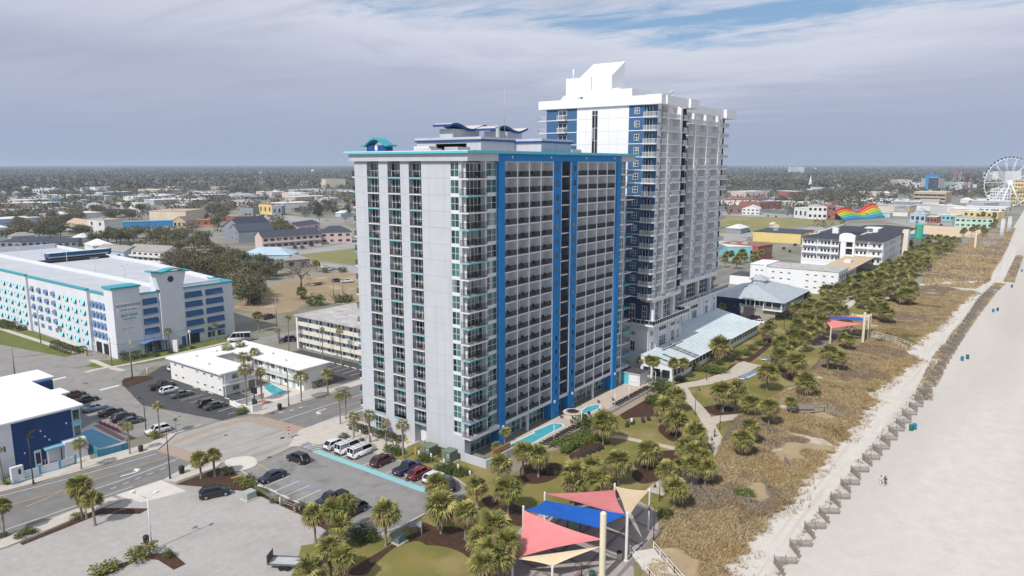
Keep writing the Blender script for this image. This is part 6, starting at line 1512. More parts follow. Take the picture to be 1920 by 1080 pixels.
 def wheel():
  w=MB(); r=s['wheel']; m=14; vs=[(r*math.cos(6.283*i/m),y,r*math.sin(6.283*i/m))for y in(-.12,.12)for i in range(m)]
  w.add(vs,[(i,(i+1)%m,m+(i+1)%m,m+i)for i in range(m)]+[tuple(range(m-1,-1,-1)),tuple(range(m,2*m))],M_tyre); w.fixn=True
  k=MB(); r*=.62; vs=[(r*math.cos(6.283*i/m),y,r*math.sin(6.283*i/m))for y in(-.14,.14)for i in range(m)]
  k.add(vs,[(i,(i+1)%m,m+(i+1)%m,m+i)for i in range(m)]+[tuple(range(m-1,-1,-1)),tuple(range(m,2*m))],M_rim); k.fixn=True
  return w.mesh('wheel'),k.mesh('rim')
 wm=wheel()
 l=MB(); l.box(-.10,.05,-.17,.17,-.08,.08,M_lampw); hl=l.mesh('headlight'); l=MB(); l.box(-.05,.06,-.10,.10,-.16,.16 if kind!='sedan' else.06,M_lampr); tl=l.mesh('tail_light')
 l=MB(); l.box(-.02,.02,-.2,.2,-.07,.07,M_plate); pl=l.mesh('number_plate')
 bu=MB(); bu.box(X(1.0)-.06,X(.985),-h*.82,h*.82,s['zb']+.05,s['zb']+.30,M_blk); bu.box(X(.015),X(0)+.05,-h*.76,h*.76,s['zb']+.05,s['zb']+.26,M_blk); bum=bu.mesh('bumper')
 rk=None
 if rack:
  r_=MB()
  for y in(-.6,.6):r_.bar((X(.32),y,zr+.16),(X(.95),y,zr+.16),.025,M_blk,4)
  for f in(.36,.55,.74,.92):r_.bar((X(f),-.68,zr+.12),(X(f),.68,zr+.12),.025,M_blk,4); r_.bar((X(f),-.66,zr),(X(f),-.66,zr+.13),.02,M_blk,4); r_.bar((X(f),.66,zr),(X(f),.66,zr+.13),.02,M_blk,4)
  rk=r_.mesh('roof_rack')
 return dict(body=body,wind=wind,rear=rear,sides=sides,wheel=wm,hl=hl,tl=tl,pl=pl,bum=bum,rk=rk,X=X,h=h,s=s,kind=kind)
def car(kind,pm,loc,rz,label,rack=False,cat=None,z=.03,nm=None):
 key=(kind,pm.name,rack)
 if key not in _CM:_CM[key]=car_meshes(kind,pm,rack)
 m=_CM[key]; X,h,s=m['X'],m['h'],m['s']
 names={'sedan':('car','car'),'suv':('car','car'),'hatch':('car','car'),'van':('van','van'),'minibus':('minibus','minibus'),'pickup':('pickup_truck','pickup truck')}[kind]
 t=thing(names[0],label,cat or names[1],(*loc[:2],z),rz,'parked cars and vans')
 link('body',m['body'],t); link('windscreen',m['wind'],t); link('rear_window',m['rear'],t)
 for q in m['sides']:link('side_window',q,t)
 link('bumper',m['bum'],t)
 for f in s['wx']:
  for sy in(-1,1):
   w=link('wheel',m['wheel'][0],t,(X(f),sy*(h-.10),s['wheel'])); link('rim',m['wheel'][1],w)
 for sy in(-1,1):
  link('headlight',m['hl'],t,(X(.02)+.02,sy*h*.68,s['hood']*.72)); link('tail_light',m['tl'],t,(X(.997),sy*h*.80,s['tail']*.82))
 link('number_plate',m['pl'],t,(X(1.0)-.07,0,s['tail']*.62))
 if m['rk']:link('roof_rack',m['rk'],t)
 return t
def car_px(kind,pm,key,rear,front,label,rack=False,ang=None,anchor='rear'):
 r=g(key,*rear); f=g(key,*front); a=math.atan2(f[1]-r[1],f[0]-r[0])if ang is None else math.radians(ang); L=SPEC[kind]['L']/2
 if anchor=='rear':c=(r[0]+L*math.cos(a),r[1]+L*math.sin(a))
 elif anchor=='front':c=(f[0]-L*math.cos(a),f[1]-L*math.sin(a))
 else:c=((r[0]+f[0])/2,(r[1]+f[1])/2)
 return car(kind,pm,c,a,label,rack)
def row(kind,pm,x,y,label,rack=False,a=0.0):return car(kind,pm,(x+SPEC[kind]['L']/2,y),a,label,rack)
row('suv',P_white,-13.1,24.4,'white car at the hatched end of the teal strip, left of two white vans')
row('van',P_white,-13.1,21.1,'white van with ladder rack between the white car and another white van',True)
row('van',P_white,-13.0,17.7,'white van with side windows, the right hand one of the pair of white vans',True)
row('suv',P_mar,-13.0,11.6,'dark maroon car parked alone between white van and blue pickup')
row('pickup',P_blue,-13.2,5.7,'deep blue pickup truck parked nose in at the teal strip')
row('suv',P_red,-12.9,2.5,'bright red car with a yellow bag behind it, beside the blue pickup')
row('hatch',P_white,-12.4,-.5,'white car half hidden behind palms at the right end of the teal strip')
car('suv',P_black,(-10.6,-4.2),.9,'black car almost hidden behind palms at the corner of the hotel lot')
car_px('suv',P_black,'Q6',(500,485),(405,455),'black car driving through the hotel lot with a blue bundle at its back')
car_px('sedan',P_navy,'Q6',(395,545),(250,592),'dark navy sedan parked facing the gravel lot across from the vans',ang=180,anchor='front')
car('pickup',P_black,(-26.0,6.9),math.pi,'black pickup truck parked nose to the palm clump in the hotel lot')
car('suv',P_black,(-26.3,1.4),math.pi,'black car right of the black pickup, behind the round palm')
car_px('suv',P_black,'Q1',(1010,692),(1190,655),'long black car with roof rails at the bed on the gravel lot')
for kind,pm,y,lb in(('pickup',P_black,86.6,'black pickup truck at the left end of the motel parking row'),('hatch',P_white,82.0,'boxy white car between black pickup and grey sedan by the motel'),('sedan',P_gry,76.9,'grey sedan parked third in the motel row'),('hatch',P_black,66.2,'small black car beside the grey coupe near the motel corner'),('sedan',P_char,63.3,'charcoal grey coupe at the right end of the motel parking row')):
 row(kind,pm,-14.6+(.1*(86-y))*.12,y,lb,a=-.05)
car('hatch',P_white,(-1.6,99.0),.1,'white hatchback half behind the motel corner')
for kind,pm,zx,zy,lb in(('suv',P_mar,318,188,'dark plum car at the far end of the row behind the blue hotel'),('sedan',P_black,378,210,'black sedan second from the far end behind the blue hotel'),('sedan',P_sblue,418,252,'pale blue sedan among dark cars behind the blue hotel pool'),('sedan',P_black,500,275,'black sedan between the pale blue sedan and the large black car'),('suv',P_black,562,305,'large black car in the row above the blue hotel pool'),('sedan',P_gry,600,322,'grey sedan at the near end of the dark row by the pool')):
 q=g('Q1',zx,zy); car(kind,pm,(q[0]+2.3,q[1]-.6),-.06,lb)
car_px('suv',P_white,'T5',(425,585),(185,620),'white car parked alone at the corner beside the turquoise fence',ang=172,anchor='mid')
car_px('minibus',P_white,'T3',(525,112),(305,125),'white passenger minibus on the street by the garage',ang=None,anchor='mid')
car_px('suv',P_black,'T3',(1000,118),(925,122),'black car on the street in front of the cream motel',anchor='mid')
car('sedan',P_white,(22.5,100.5),0.02,'white car behind the white motel roof')
car_px('suv',P_black,'R4',(900,705),(835,695),'black car between pool hall and restaurant',anchor='mid'); car_px('sedan',P_white,'R4',(915,722),(880,716),'white car beside the black one at the restaurant',anchor='mid')
car_px('pickup',P_white,'Q5',(930,350),(1000,345),'white pickup truck towing in the brown field',anchor='mid'); car_px('suv',P_char,'Q5',(860,345),(930,340),'dark grey car beside the white pickup in the field',anchor='mid')
car_px('sedan',P_white,'Q5',(780,245),(840,238),'white car, left of two at the vacant lot kerb',anchor='mid'); car_px('sedan',P_sil,'Q5',(835,262),(895,252),'silver white car, right of two at the vacant lot kerb',anchor='mid')
car_px('suv',P_mar,'Q5',(370,615),(435,600),'maroon car with pale roof near the fence in the field',anchor='mid')
for zx,zy,pm,lb in((1190,990,P_black,'black car, leftmost of three before the pink galleried motel'),(1262,990,P_char,'dark car, middle of three before the pink galleried motel'),(1355,968,P_black,'black car, rightmost of three before the pink galleried motel')):
 q=g('Q4',zx,zy); car('suv',pm,q,1.2,lb)
def far_car_mesh(nm,pm):
 b=MB(); b.box(-2.2,2.2,-.9,.9,.3,.95,pm); b.add([(-1.6,-.85,.95),(1.3,-.85,.95),(1.3,.85,.95),(-1.6,.85,.95),(-1.2,-.7,1.5),(.7,-.7,1.5),(.7,.7,1.5),(-1.2,.7,1.5)],[(0,1,5,4),(1,2,6,5),(2,3,7,6),(3,0,4,7)],M_cglass); b.box(-1.2,.7,-.7,.7,1.5,1.55,pm)
 for x in(-1.4,1.4):
  for y in(-.85,.75):b.box(x-.32,x+.32,y,y+.1,.0,.62,M_tyre)
 return b.mesh(nm)
FCM=[far_car_mesh('far_car_%d'%i,p)for i,p in enumerate((P_white,P_black,P_sil,P_red,P_char,P_blue))]
FCN=['white','black','silver','red','charcoal','blue']
fc=random.Random(3)
def far_cars(key,pts,where,ang=0.0,cols=None):
 cnt={}
 for i,(zx,zy)in enumerate(pts):
  k=cols[i]if cols else fc.randrange(6); q=g(key,zx,zy); o=link('car',FCM[k],None,(*q,0),ang+fc.uniform(-.1,.1))
  tag(o,'%s car, %s from the left of those %s'%(FCN[k],ordn(i+1),where),'car','distant parked cars')
far_cars('Q4',[(660,655),(700,655),(740,655),(785,668),(830,668),(870,668),(925,672),(960,675),(1000,668),(1060,660)],'parked before the yellow shop',1.3,[0,1,3,4,0,5,1,0,2,1])
far_cars('R5',[(150,660),(375,668),(465,676),(540,680),(620,686),(735,668),(350,838),(300,915),(345,910)],'along the far edge of the green field',.3,[3,0,0,1,1,4,1,0,2])
far_cars('U6',[(160,600),(225,590),(300,600),(420,600),(480,610),(650,640)],'by the arcades beyond the black roofed motel',.3,[0,1,4,0,2,3])
far_cars('R5',[(815,975),(880,985),(960,960),(700,1010),(760,1040)],'in the street by the turquoise shop',.2,[1,0,4,1,3])
def trailer(q,a,label,m,mw,ramp=False):
 t=thing('trailer',label,'trailer',(*q,.03),a); b=MB(); b.box(-2.4,2.4,-1.0,1.0,.62,.72,m); b.box(-2.4,2.4,-1.05,-1.0,.62,.9,mw); b.box(-2.4,2.4,1.0,1.05,.62,.9,mw); b.bar((2.4,0,.62),(3.7,0,.55),.06,mw,6); b.build('bed',t)
 for x in(-.5,.3):
  for y in(-1.05,1.05):
   w=MB(); n=12; vs=[(.33*math.cos(6.283*i/n),dy,.33*math.sin(6.283*i/n))for dy in(-.09,.09)for i in range(n)]; w.add(vs,[(i,(i+1)%n,n+(i+1)%n,n+i)for i in range(n)]+[tuple(range(n-1,-1,-1)),tuple(range(n,2*n))],M_tyre); w.build('wheel',t,(x,y+(.1 if y>0 else-.1),.35))
 if ramp:
  b=MB()
  for i in range(15):b.box(-2.44,-2.40,-1.0+i*.143-.015,-1.0+i*.143+.015,.7,1.9,M_gryd)
  b.box(-2.45,-2.39,-1.05,1.05,1.85,1.95,M_gryd); b.box(-2.45,-2.39,-1.05,1.05,.66,.74,M_gryd); b.box(-2.43,-2.42,-1.0,1.0,.72,1.88,M_gryd); b.build('ramp_gate',t)
 return t
M_gryd=mat('grey_mesh',(.12,.11,.105),(.16,.15,.14),3,.7); M_redp=mat('red_steel',(.30,.02,.02),None,rough=.6); M_tbed=mat('trailer_bed',(.40,.41,.43),(.47,.48,.50),1,.6)
trailer(g('Q5',760,362),.1,'red flatbed trailer behind the dark vehicle in the brown field',M_redp,M_redp)
trailer(G(540,1062),math.radians(-58),'grey utility trailer with mesh ramp gate at the bottom edge of the gravel lot',M_tbed,M_gryd,True)
# STREET FURNITURE
M_pole=mat('weathered_pole',(.24,.21,.19),(.30,.27,.24),2,.9); M_bronze=mat('bronze_post',(.045,.035,.032),(.06,.045,.04),2,.5); M_green=mat('utility_green',(.14,.17,.12),(.17,.20,.145),1.5,.6); M_bin=mat('dark_bin',(.022,.022,.025),(.03,.03,.033),3,.6)
def hpx(key,bx,by,ty):
 x,y=g(key,bx,by); o=ZV[key]; return x,y,hc_of(x,y,o[1]+ty*o[2])
def gooseneck(key,bx,by,ty,ang,label,group='black gooseneck lamps along the walk'):
 x,y,h=hpx(key,bx,by,ty); t=thing('street_lamp',label,'street lamp',(x,y,0),ang,group); b=MB(); b.cyl(0,0,0,.6,.13,M_bronze,10,.09); b.bar((0,0,.5),(0,0,h*.80),.07,M_bronze,8,.05); b.build('post',t)
 b=MB(); pts=[(0,0,h*.80)]+[(.62-.62*math.cos(a*math.pi/8),0,h*.80+(h*.20)*math.sin(min(a,5)*math.pi/10)-(.12*max(0,a-5)))for a in range(1,9)]; b.tube(pts,.035,M_bronze,6); b.build('arm',t)
 b=MB(); e=pts[-1]; b.cyl(e[0],0,e[2]-.55,e[2]-.15,.30,M_bronze,10,.10); b.cyl(e[0],0,e[2]-.15,e[2]+.05,.06,M_bronze,6); b.build('lamp_shade',t)
gooseneck('S3',678,655,445,-.2,'black gooseneck lamp beside the walk left of the mulch bed'); gooseneck('S3',870,770,560,-.3,'dark lamp post at the fork of the winding walk')
gooseneck('S1',1782,690,400,2.9,'black gooseneck lamp by the last white post of the near shade sails'); gooseneck('S1',1242,975,840,2.9,'black gooseneck lamp under the tan sail on the paved plaza'); gooseneck('S3',945,310,130,.4,'slim lamp post on the bank before the pool hall'); gooseneck('S3',768,385,245,.4,'slim lamp post left of the bank before the pool hall'); gooseneck('R7',540,745,580,.6,'dark lamp post in the car park by the restaurant'); gooseneck('R7',985,490,345,.4,'dark lamp post beside the low white motel'); gooseneck('S2',510,215,110,.4,'lamp post beside the curve of the walk near the dunes'); gooseneck('S2',145,400,235,2.9,'slim post beside the path right of the near sails')
def pool_lamp(key,bx,by,ty,label):
 x,y,h=hpx(key,bx,by,ty); y=min(y,-7.2); t=thing('street_lamp',label,'street lamp',(x,-7.6,0),math.pi*.75,'white curved lamps along the hotel pool wall'); h=3.6
 b=MB(); b.bar((0,0,0),(0,0,h),.07,M_wrail,8); b.build('post',t); b=MB(); pts=[(0,0,h)]+[(.5-.5*math.cos(a*.3),0,h+.35*math.sin(a*.3))for a in range(1,7)]; b.tube(pts,.06,M_wrail,6); b.box(.7,1.15,-.12,.12,h+.28,h+.36,M_wrail); b.build('lamp_head',t)
for i,(a,b_,c,lb)in enumerate(((615,650,545,'white curved lamp at the long pool, nearest the street corner'),(910,540,405,'white curved lamp beside the round fire pit'),(1150,375,285,'white curved lamp beside the small pool'),(1365,330,185,'white curved lamp above the far row of loungers'),(1505,190,110,'white curved lamp beside the small pool house'))):pool_lamp('S8',a,b_,c,lb)
def street_light(key,bx,by,ty,label,kind):
 x,y,h=hpx(key,bx,by,ty); t=thing('street_lamp',label,'street lamp',(x,y,.05),0); m=M_bronze
 b=MB(); b.cyl(0,0,0,.7,.2,m,10,.13); b.bar((0,0,.6),(0,0,h),.10,m,8,.07); b.build('post',t)
 if kind=='cam':
  b=MB(); b.bar((0,0,h-.2),(-.5,.5,h),.05,m,5); b.box(-.7,-.3,.35,.65,h-.05,h+.2,m); b.build('lamp_head',t)
 if kind=='globe':
  b=MB(); b.bar((0,0,h-.6),(.9,.0,h-.2),.05,m,5); b.cyl(.95,0,h-.9,h-.3,.2,M_lampw,8,.28); b.build('lamp_head',t)
street_light('Q1',742,368,180,'dark pole with twin flood lights beside the pool of the blue hotel','cam'); street_light('Q1',862,590,362,'tall bronze street lamp pole beside the near boulevard pavement','plain'); street_light('T4',425,862,290,'tall bronze street lamp pole in front of the blue hotel','plain'); street_light('T3',970,850,455,'bronze street lamp with a pale hanging head by the motel picket fence','globe')
t=thing('lamp_post','white twin head lamp post standing in the gravel lot','lamp post',(-50.2,15.65,0),.4)
b=MB(); b.cyl(0,0,0,.6,.28,M_conc,10); b.bar((0,0,.5),(0,0,7.9),.10,M_wrail,8,.08); b.build('post',t)
for ax,ay,az in((-.9,1.5,8.9),(1.1,-.5,8.2)):
 b=MB(); b.bar((0,0,7.7),(ax,ay,az),.06,M_wrail,6); b.box(ax-.35,ax+.35,ay-.25,ay+.25,az-.06,az+.12,M_wrail); b.build('lamp_head',t)
def upole(key,bx,by,ty,label,arm=True,trans=False):
 x,y,h=hpx(key,bx,by,ty); t=thing('utility_pole',label,'utility pole',(x,y,0),0); b=MB(); b.bar((0,0,0),(0,0,h),.17,M_pole,8,.11); b.build('pole',t)
 if arm:
  b=MB(); b.box(-1.3,1.3,-.06,.06,h-.5,h-.35,M_pole)
  for xx in(-1.2,-.6,.6,1.2):b.cyl(xx,0,h-.35,h-.15,.06,M_hvac,6)
  b.build('crossarm',t)
 if trans:b=MB(); b.cyl(.35,-.1,h*.66,h*.66+1.1,.28,M_hvac,10); b.bar((0,0,h*.6),(.5,-1.2,h*.62),.04,M_hvac,5); b.build('transformer',t)
 return(x,y,h)
u1=upole('T2',530,655,75,'tall utility pole with crossarm and transformer on the planted island',True,True); u2=upole('T2',300,515,195,'dark thin pole before the garage corner',False); u3=upole('T1',188,825,475,'dark utility pole rising behind the white roof at left',False); u4=upole('Q5',460,672,448,'weathered utility pole with transformer beside the cream motel',False,True); u5=upole('T1',518,425,0,'thin street light pole on the garage lawn',False); u6=upole('Q5',870,440,330,'leaning dark post, left of two in the field',False); u7=upole('Q5',937,440,320,'dark post, right of two in the field',False); u8=upole('Q5',480,790,600,'thin pole left of the cream motel',False)
def wire(p,q,sag,label):
 b=MB(); n=10; pts=[(p[0]+(q[0]-p[0])*i/n,p[1]+(q[1]-p[1])*i/n,p[2]+(q[2]-p[2])*i/n-sag*4*(i/n)*(1-i/n))for i in range(n+1)]; b.tube(pts,.03,M_bronze,4); tag(b.build('power_line'),label,'cable','overhead cables')
wire((u3[0],u3[1],u3[2]*.62),(u2[0],u2[1],u2[2]*.80),.5,'cable from the left roof pole to the garage corner pole'); wire((u2[0],u2[1],u2[2]*.80),(u1[0],u1[1],u1[2]*.68),.4,'cable from garage corner pole to the transformer pole'); wire((u1[0],u1[1],u1[2]*.68),(30,118,8.5),.8,'cable from the transformer pole along the garage front')
def bar_pole(key,bx,by,ty,label):
 x,y,h=hpx(key,bx,by,ty); b=MB(); b.bar((0,0,0),(0,0,h),.09,M_wrail,8); tag(b.build('pole',None,(x,y,0)),label,'pole')
x,y,h=hpx('T2',1185,325,125); t=thing('street_lamp','white globe lamp before the garage','street lamp',(x,y,0)); b=MB(); b.bar((0,0,0),(0,0,h-.3),.10,M_wrail,8); b.build('post',t); b=MB(); b.sphere(0,0,h-.2,.42,M_wrail); b.build('globe',t)
x,y,h=hpx('T2',115,440,240); t=thing('street_lamp','white bent lamp post at the garage driveway','street lamp',(x,y,0)); b=MB(); b.bar((0,0,0),(0,0,h-.3),.09,M_wrail,8); b.bar((0,0,h-.3),(1.6,.3,h-.1),.06,M_wrail,6); b.build('post',t)
def _slab(b):b.box(-.25,.25,-.7,.7,0,3.4,M_wtrim)
simple('sign_slab','tall white sign slab in the garage flower bed','sign',_slab,g('T2',1020,355),.5)
def _ped(b):b.box(-.3,.3,-.3,.3,0,1.5,M_yel); b.box(-.35,.35,-.35,.35,1.5,1.6,M_bin)
simple('ticket_machine','yellow ticket machine at the garage driveway','ticket machine',_ped,g('T1',1098,590))
M_sred=mat('sign_red',(.45,.02,.03),None,rough=.5); M_sgreen=mat('sign_green',(.02,.20,.14),None,rough=.5)
def do_not_enter(key,bx,by,ty,label,face,lower=None):
 x,y,h=hpx(key,bx,by,ty); t=thing('road_sign',label,'road sign',(x,y,.05),face); b=MB(); b.bar((0,0,0),(0,0,h-.1),.04,M_hvac,6); b.build('post',t)
 n=20; b=MB(); zc=h-.45; vs=[(-.06,.45*math.cos(6.283*i/n),zc+.45*math.sin(6.283*i/n))for i in range(n)]+[(-.04,.45*math.cos(6.283*i/n),zc+.45*math.sin(6.283*i/n))for i in range(n)]
 b.add(vs,[tuple(range(n-1,-1,-1)),tuple(range(n,2*n))]+[(i,(i+1)%n,n+(i+1)%n,n+i)for i in range(n)],M_sred); pl=b.build('sign_plate',t); b=MB(); b.box(-.075,-.06,-.32,.32,zc-.08,zc+.08,M_line); b.build('white_bar',pl)
 if lower:b=MB(); b.box(-.06,-.03,-.3,.3,zc-1.35,zc-.65,M_wtrim); b.box(-.07,-.06,-.2,.2,zc-1.25,zc-.75,lower); b.build('lower_plate',t)
do_not_enter('Q6',405,345,285,'round red road sign with a white bar by the hotel lot exit',0.0,M_bin); do_not_enter('T2',438,690,580,'round red road sign with a white bar on the planted island',-.4,M_inkt)
x,y,h=hpx('T5',490,595,455); t=thing('road_sign','green street name blades on a post at the boulevard corner','street sign',(x,y,.05),.3); b=MB(); b.bar((0,0,0),(0,0,h),.04,M_sgreen,6); b.build('post',t); b=MB(); b.box(-.5,.5,-.02,.02,h-.3,h-.08,M_sgreen); b.build('name_blade',t); b=MB(); b.box(-.02,.02,-.5,.5,h-.58,h-.36,M_sgreen); b.build('name_blade',t)
def small_sign(key,bx,by,ty,label):
 x,y=g(key,bx,by); h=2.1; t=thing('parking_sign',label,'parking sign',(x,y,.05),0,'small white parking signs at the heads of the stalls'); b=MB(); b.bar((0,0,0),(0,0,h),.03,M_hvac,5); b.build('post',t); b=MB(); b.box(-.05,-.03,-.2,.2,h-.65,h,M_wtrim); b.box(-.055,-.05,-.14,.14,h-.5,h-.42,M_inkt); b.build('sign_plate',t)
for i,(zx,zy)in enumerate(((520,100),(655,145),(770,180),(1020,270),(1140,310),(1275,370),(1405,400),(1540,460),(1690,520),(1815,590))):small_sign('S7',zx,zy,0,'small white sign on a post at the parking stalls, %s from the left'%ordn(i+1))
def bollard(key,bx,by,label):
 x,y=g(key,bx,by); b=MB(); b.cyl(0,0,0,1.25,.13,mat('bollard_yellow',(.62,.42,.02),(.68,.47,.04),2,.5),12); b.sphere(0,0,1.25,.13,MATS['bollard_yellow'],10,6,1,1,.6); tag(b.build('bollard',None,(x,y,.13)),label,'bollard','yellow bollards at the hotel porch')
for zx,zy,lb in((1055,165,'yellow bollard leftmost, against the hedge'),(1140,182,'yellow bollard second from the left, before the porch'),(1237,300,'yellow bollard in front of the porch, third from the left'),(1288,262,'yellow bollard fourth from the left by the porch'),(1340,210,'yellow bollard rightmost, beside the left transformer box')):bollard('S7',zx,zy,lb)
def cabinet(q,sx,sy,h,label,m=None,pad=True,meter=True):
 t=thing('transformer_box',label,'utility box',(*q,0),0); m=m or M_green; b=MB(); b.box(-sx/2,sx/2,-sy/2,sy/2,.15,h,m); b.box(-sx/2-.04,sx/2+.04,-sy/2-.04,sy/2+.04,h,h+.06,m); b.box(-sx/2-.015,-sx/2,-.02,.02,.2,h-.1,M_bin); b.build('cabinet',t)
 b=MB(); b.box(-sx/2-.25,sx/2+.25,-sy/2-.25,sy/2+.25,0,.15,M_conc); b.build('pad',t)
 if meter:b=MB(); b.box(-sx/2-.06,-sx/2,-sy*.42,-sy*.2,h*.55,h*.85,M_wtrim); b.box(-sx/2-.07,-sx/2-.06,-sy*.38,-sy*.25,h*.6,h*.8,M_bin); b.build('meter',t)
cabinet(g('S7',1385,310),2.4,2.2,2.1,'green transformer box, left one of the pair by the hotel corner'); cabinet(g('S7',1600,365),2.2,2.0,2.1,'green transformer box, right one of the pair by the hotel corner')
cabinet(g('Q6',192,668),1.7,1.5,1.25,'pale grey green utility box on the edge of the gravel lot',mat('pale_box',(.33,.36,.33),(.38,.41,.37),1.5,.6),True,False); cabinet(g('T6',1340,735),1.5,1.4,1.1,'dark green utility box beside the round palm',mat('teal_box',(.12,.17,.16),(.15,.20,.185),1.5,.6),True,False)
def bin_(q,r,h,m,label,group,lid=None):
 t=thing('trash_bin',label,'trash bin',(*q,.02),0,group); b=MB(); b.cyl(0,0,0,h*.86,r*.86,m,12,r); b.build('barrel',t); b=MB(); b.cyl(0,0,h*.86,h,r*1.06,lid or m,12,r*.8); b.build('lid',t)
bin_(g('Q1',714,452),.45,1.25,M_bin,'black trash bin by the turquoise pool fence','street trash bins'); bin_(g('Q1',921,562),.5,1.4,M_bin,'black trash bin beside the bronze lamp on the near pavement','street trash bins'); bin_(g('T3',868,890),.5,1.3,M_bin,'black trash bin by the motel picket fence','street trash bins')
bin_(g('S1',1523,835),.42,1.2,M_conc,'stone trash bin with a dark lid at the plaza edge','street trash bins',M_bin); bin_(g('S1',1320,985),.42,1.1,mat('bin_green',(.02,.07,.06),(.03,.09,.07),2,.6),'dark green trash bin at the bottom of the plaza','street trash bins'); bin_(g('Q6',353,190),.45,1.2,M_bin,'black bin right of the lamp on the far pavement','street trash bins'); bin_(g('Q1',742,925),.4,1.5,M_bin,'dark recycling bin beside the white lamp post','street trash bins')
M_bblue=mat('beach_bin_blue',(.02,.16,.36),None,rough=.6); M_bgreen=mat('beach_bin_green',(.015,.13,.095),None,rough=.6)
for zx,zy,m,lb in((278,842,M_bgreen,'green beach barrel nearest the camera, beside a blue one'),(294,836,M_bblue,'blue beach barrel nearest the camera, beside a green one'),(524,505,M_bblue,'blue barrel of the second pair on the beach'),(550,497,M_bgreen,'green barrel of the second pair on the beach'),(674,271,M_bblue,'blue barrel of the third pair on the beach'),(695,265,M_bgreen,'green barrel of the third pair on the beach'),(764,152,M_bgreen,'lone green barrel far along the beach'),(812,76,M_bblue,'blue barrel farthest along the beach')):bin_(g('S4',zx,zy),.42,1.25,m,lb,'blue and green barrels on the sand')
def _rf(b):
 P=[g('Q6',*p)for p in((240,640),(330,690),(460,740))]
 for p,q in zip(P,P[1:]):b.bar((*p,.55),(*q,.55),.07,M_pole,5); b.bar((*p,.9),(*q,.9),.06,M_pole,5)
 for p in P:b.bar((*p,0),(*p,1.0),.09,M_pole,6)
simple('rail_fence','low timber rail between the gravel lot and the hotel lot','fence',_rf)
for i,(zx,zy,k)in enumerate(((255,605,'Q6'),(320,628,'Q6'),(385,660,'Q6'),(450,690,'Q6'),(960,600,'T6'),(1090,655,'T6'))):
 wheel_stop(g(k,zx,zy),math.pi/2,'white wheel stop along the gravel side of the hotel lot, %s from the left'%ordn(i+1))
for i in range(7):
 if i!=3:wheel_stop((-6.9+.1,60.2+3.4*i),math.pi/2,'white wheel stop at the motel wall, %s from the street'%ordn(i+1))
for i in range(7):wheel_stop((27.4,60+3.0*i),math.pi/2,'white wheel stop before the cream motel, %s from the street'%ordn(i+1))
for i,(zx,zy)in enumerate(((520,595),(690,535))):q=g('T5',zx,zy); wheel_stop(q,-.12,'long white kerb stop at the boulevard corner, %s one'%('left','right')[i])
bar_pole('T2',700,640,535,'leaning white post on the planted island'); bar_pole('Q6',357,705,660,'short white post at the rail fence')
for i,(zx,zy)in enumerate(((125,565),(180,590))):
 def _yb2(b):b.box(-.9,.9,-.12,.12,.02,.2,M_yel)
 simple('wheel_stop','yellow kerb block by the bed at the lot exit, %s one'%('left','right')[i],'wheel stop',_yb2,g('Q6',zx,zy-10),-.3)
def _bench(b):
 for z in(.45,.75,1.05):b.box(-.9,.9,-.03,.03,z,z+.16,M_gryd)
 b.box(-.9,.9,-.08,.0,1.25,2.0,M_sblueboard)
 for x in(-.9,.9):b.box(x-.06,x+.06,-.06,.06,0,2.05,M_pole)
M_sblueboard=mat('notice_board',(.30,.34,.38),(.42,.44,.46),4,.6)
simple('notice_board','small grey notice board with posters at the hotel lot kerb','notice board',_bench,G(779,1003),math.radians(-50))
def _lw(b):
 P=[g('T6',*p)for p in((1090,700),(1240,680),(1510,530),(1600,480))]
 for p,q in zip(P,P[1:]):
  d=Vector((q[0]-p[0],q[1]-p[1],0)).normalized(); n=Vector((-d.y,d.x,0))*.15
  b.add([(p[0]-n.x,p[1]-n.y,0),(q[0]-n.x,q[1]-n.y,0),(q[0]+n.x,q[1]+n.y,0),(p[0]+n.x,p[1]+n.y,0),(p[0]-n.x,p[1]-n.y,.55),(q[0]-n.x,q[1]-n.y,.55),(q[0]+n.x,q[1]+n.y,.55),(p[0]+n.x,p[1]+n.y,.55)],[(4,5,6,7),(0,1,5,4),(2,3,7,6),(1,2,6,5),(3,0,4,7)],M_conc)
simple('kerb_wall','low pale kerb wall at the right end of the hotel lot','wall',_lw)
# POOL DECK
M_deckp=mat('pool_deck_paving',(.47,.385,.315),(.53,.445,.37),.8,.9,spec=.2)
sheet('pool_deck',[(6.4,-.3),(62,-.3),(62,-8.1),(14.2,-8.1),(6.6,-4.6)],.06,M_deckp)
sheet('deck_path',[(11,-8.4),(62,-8.4),(62,-10.2),(20,-10.2),(13,-10.0)],.05,M_brick)
pool('long',[(7.6,-3.4),(9.0,-1.3),(17.8,-1.6),(18.4,-1.0),(24.6,-1.6),(25.4,-3.4),(24.2,-4.6),(20,-4.4),(12,-4.7),(8.6,-4.6)],None,M_pool,.065)
pool('small',[(34.0,-4.7),(33.3,-3.4),(34.4,-2.4),(37.6,-1.9),(40.2,-2.8),(40.3,-3.9),(38.6,-4.7)],None,M_pool,.065)
def _dw(b):b.box(13.6,61.8,-8.3,-8.05,0,.55,M_conc2); b.bar((13.8,-8.15,1.3),(61.6,-8.15,1.3),.04,M_rail,5)
t=thing('pool_wall','low pale wall with a dark rail along the hotel pool deck','wall',(0,0,0)); b=MB(); b.box(13.6,61.8,-8.3,-8.05,0,.55,M_conc2); b.build('wall',t); b=MB()
railing(b,[(13.8,-8.17),(61.6,-8.17)],.5,.8,M_rail,.3,.012); b.build('railing',t)
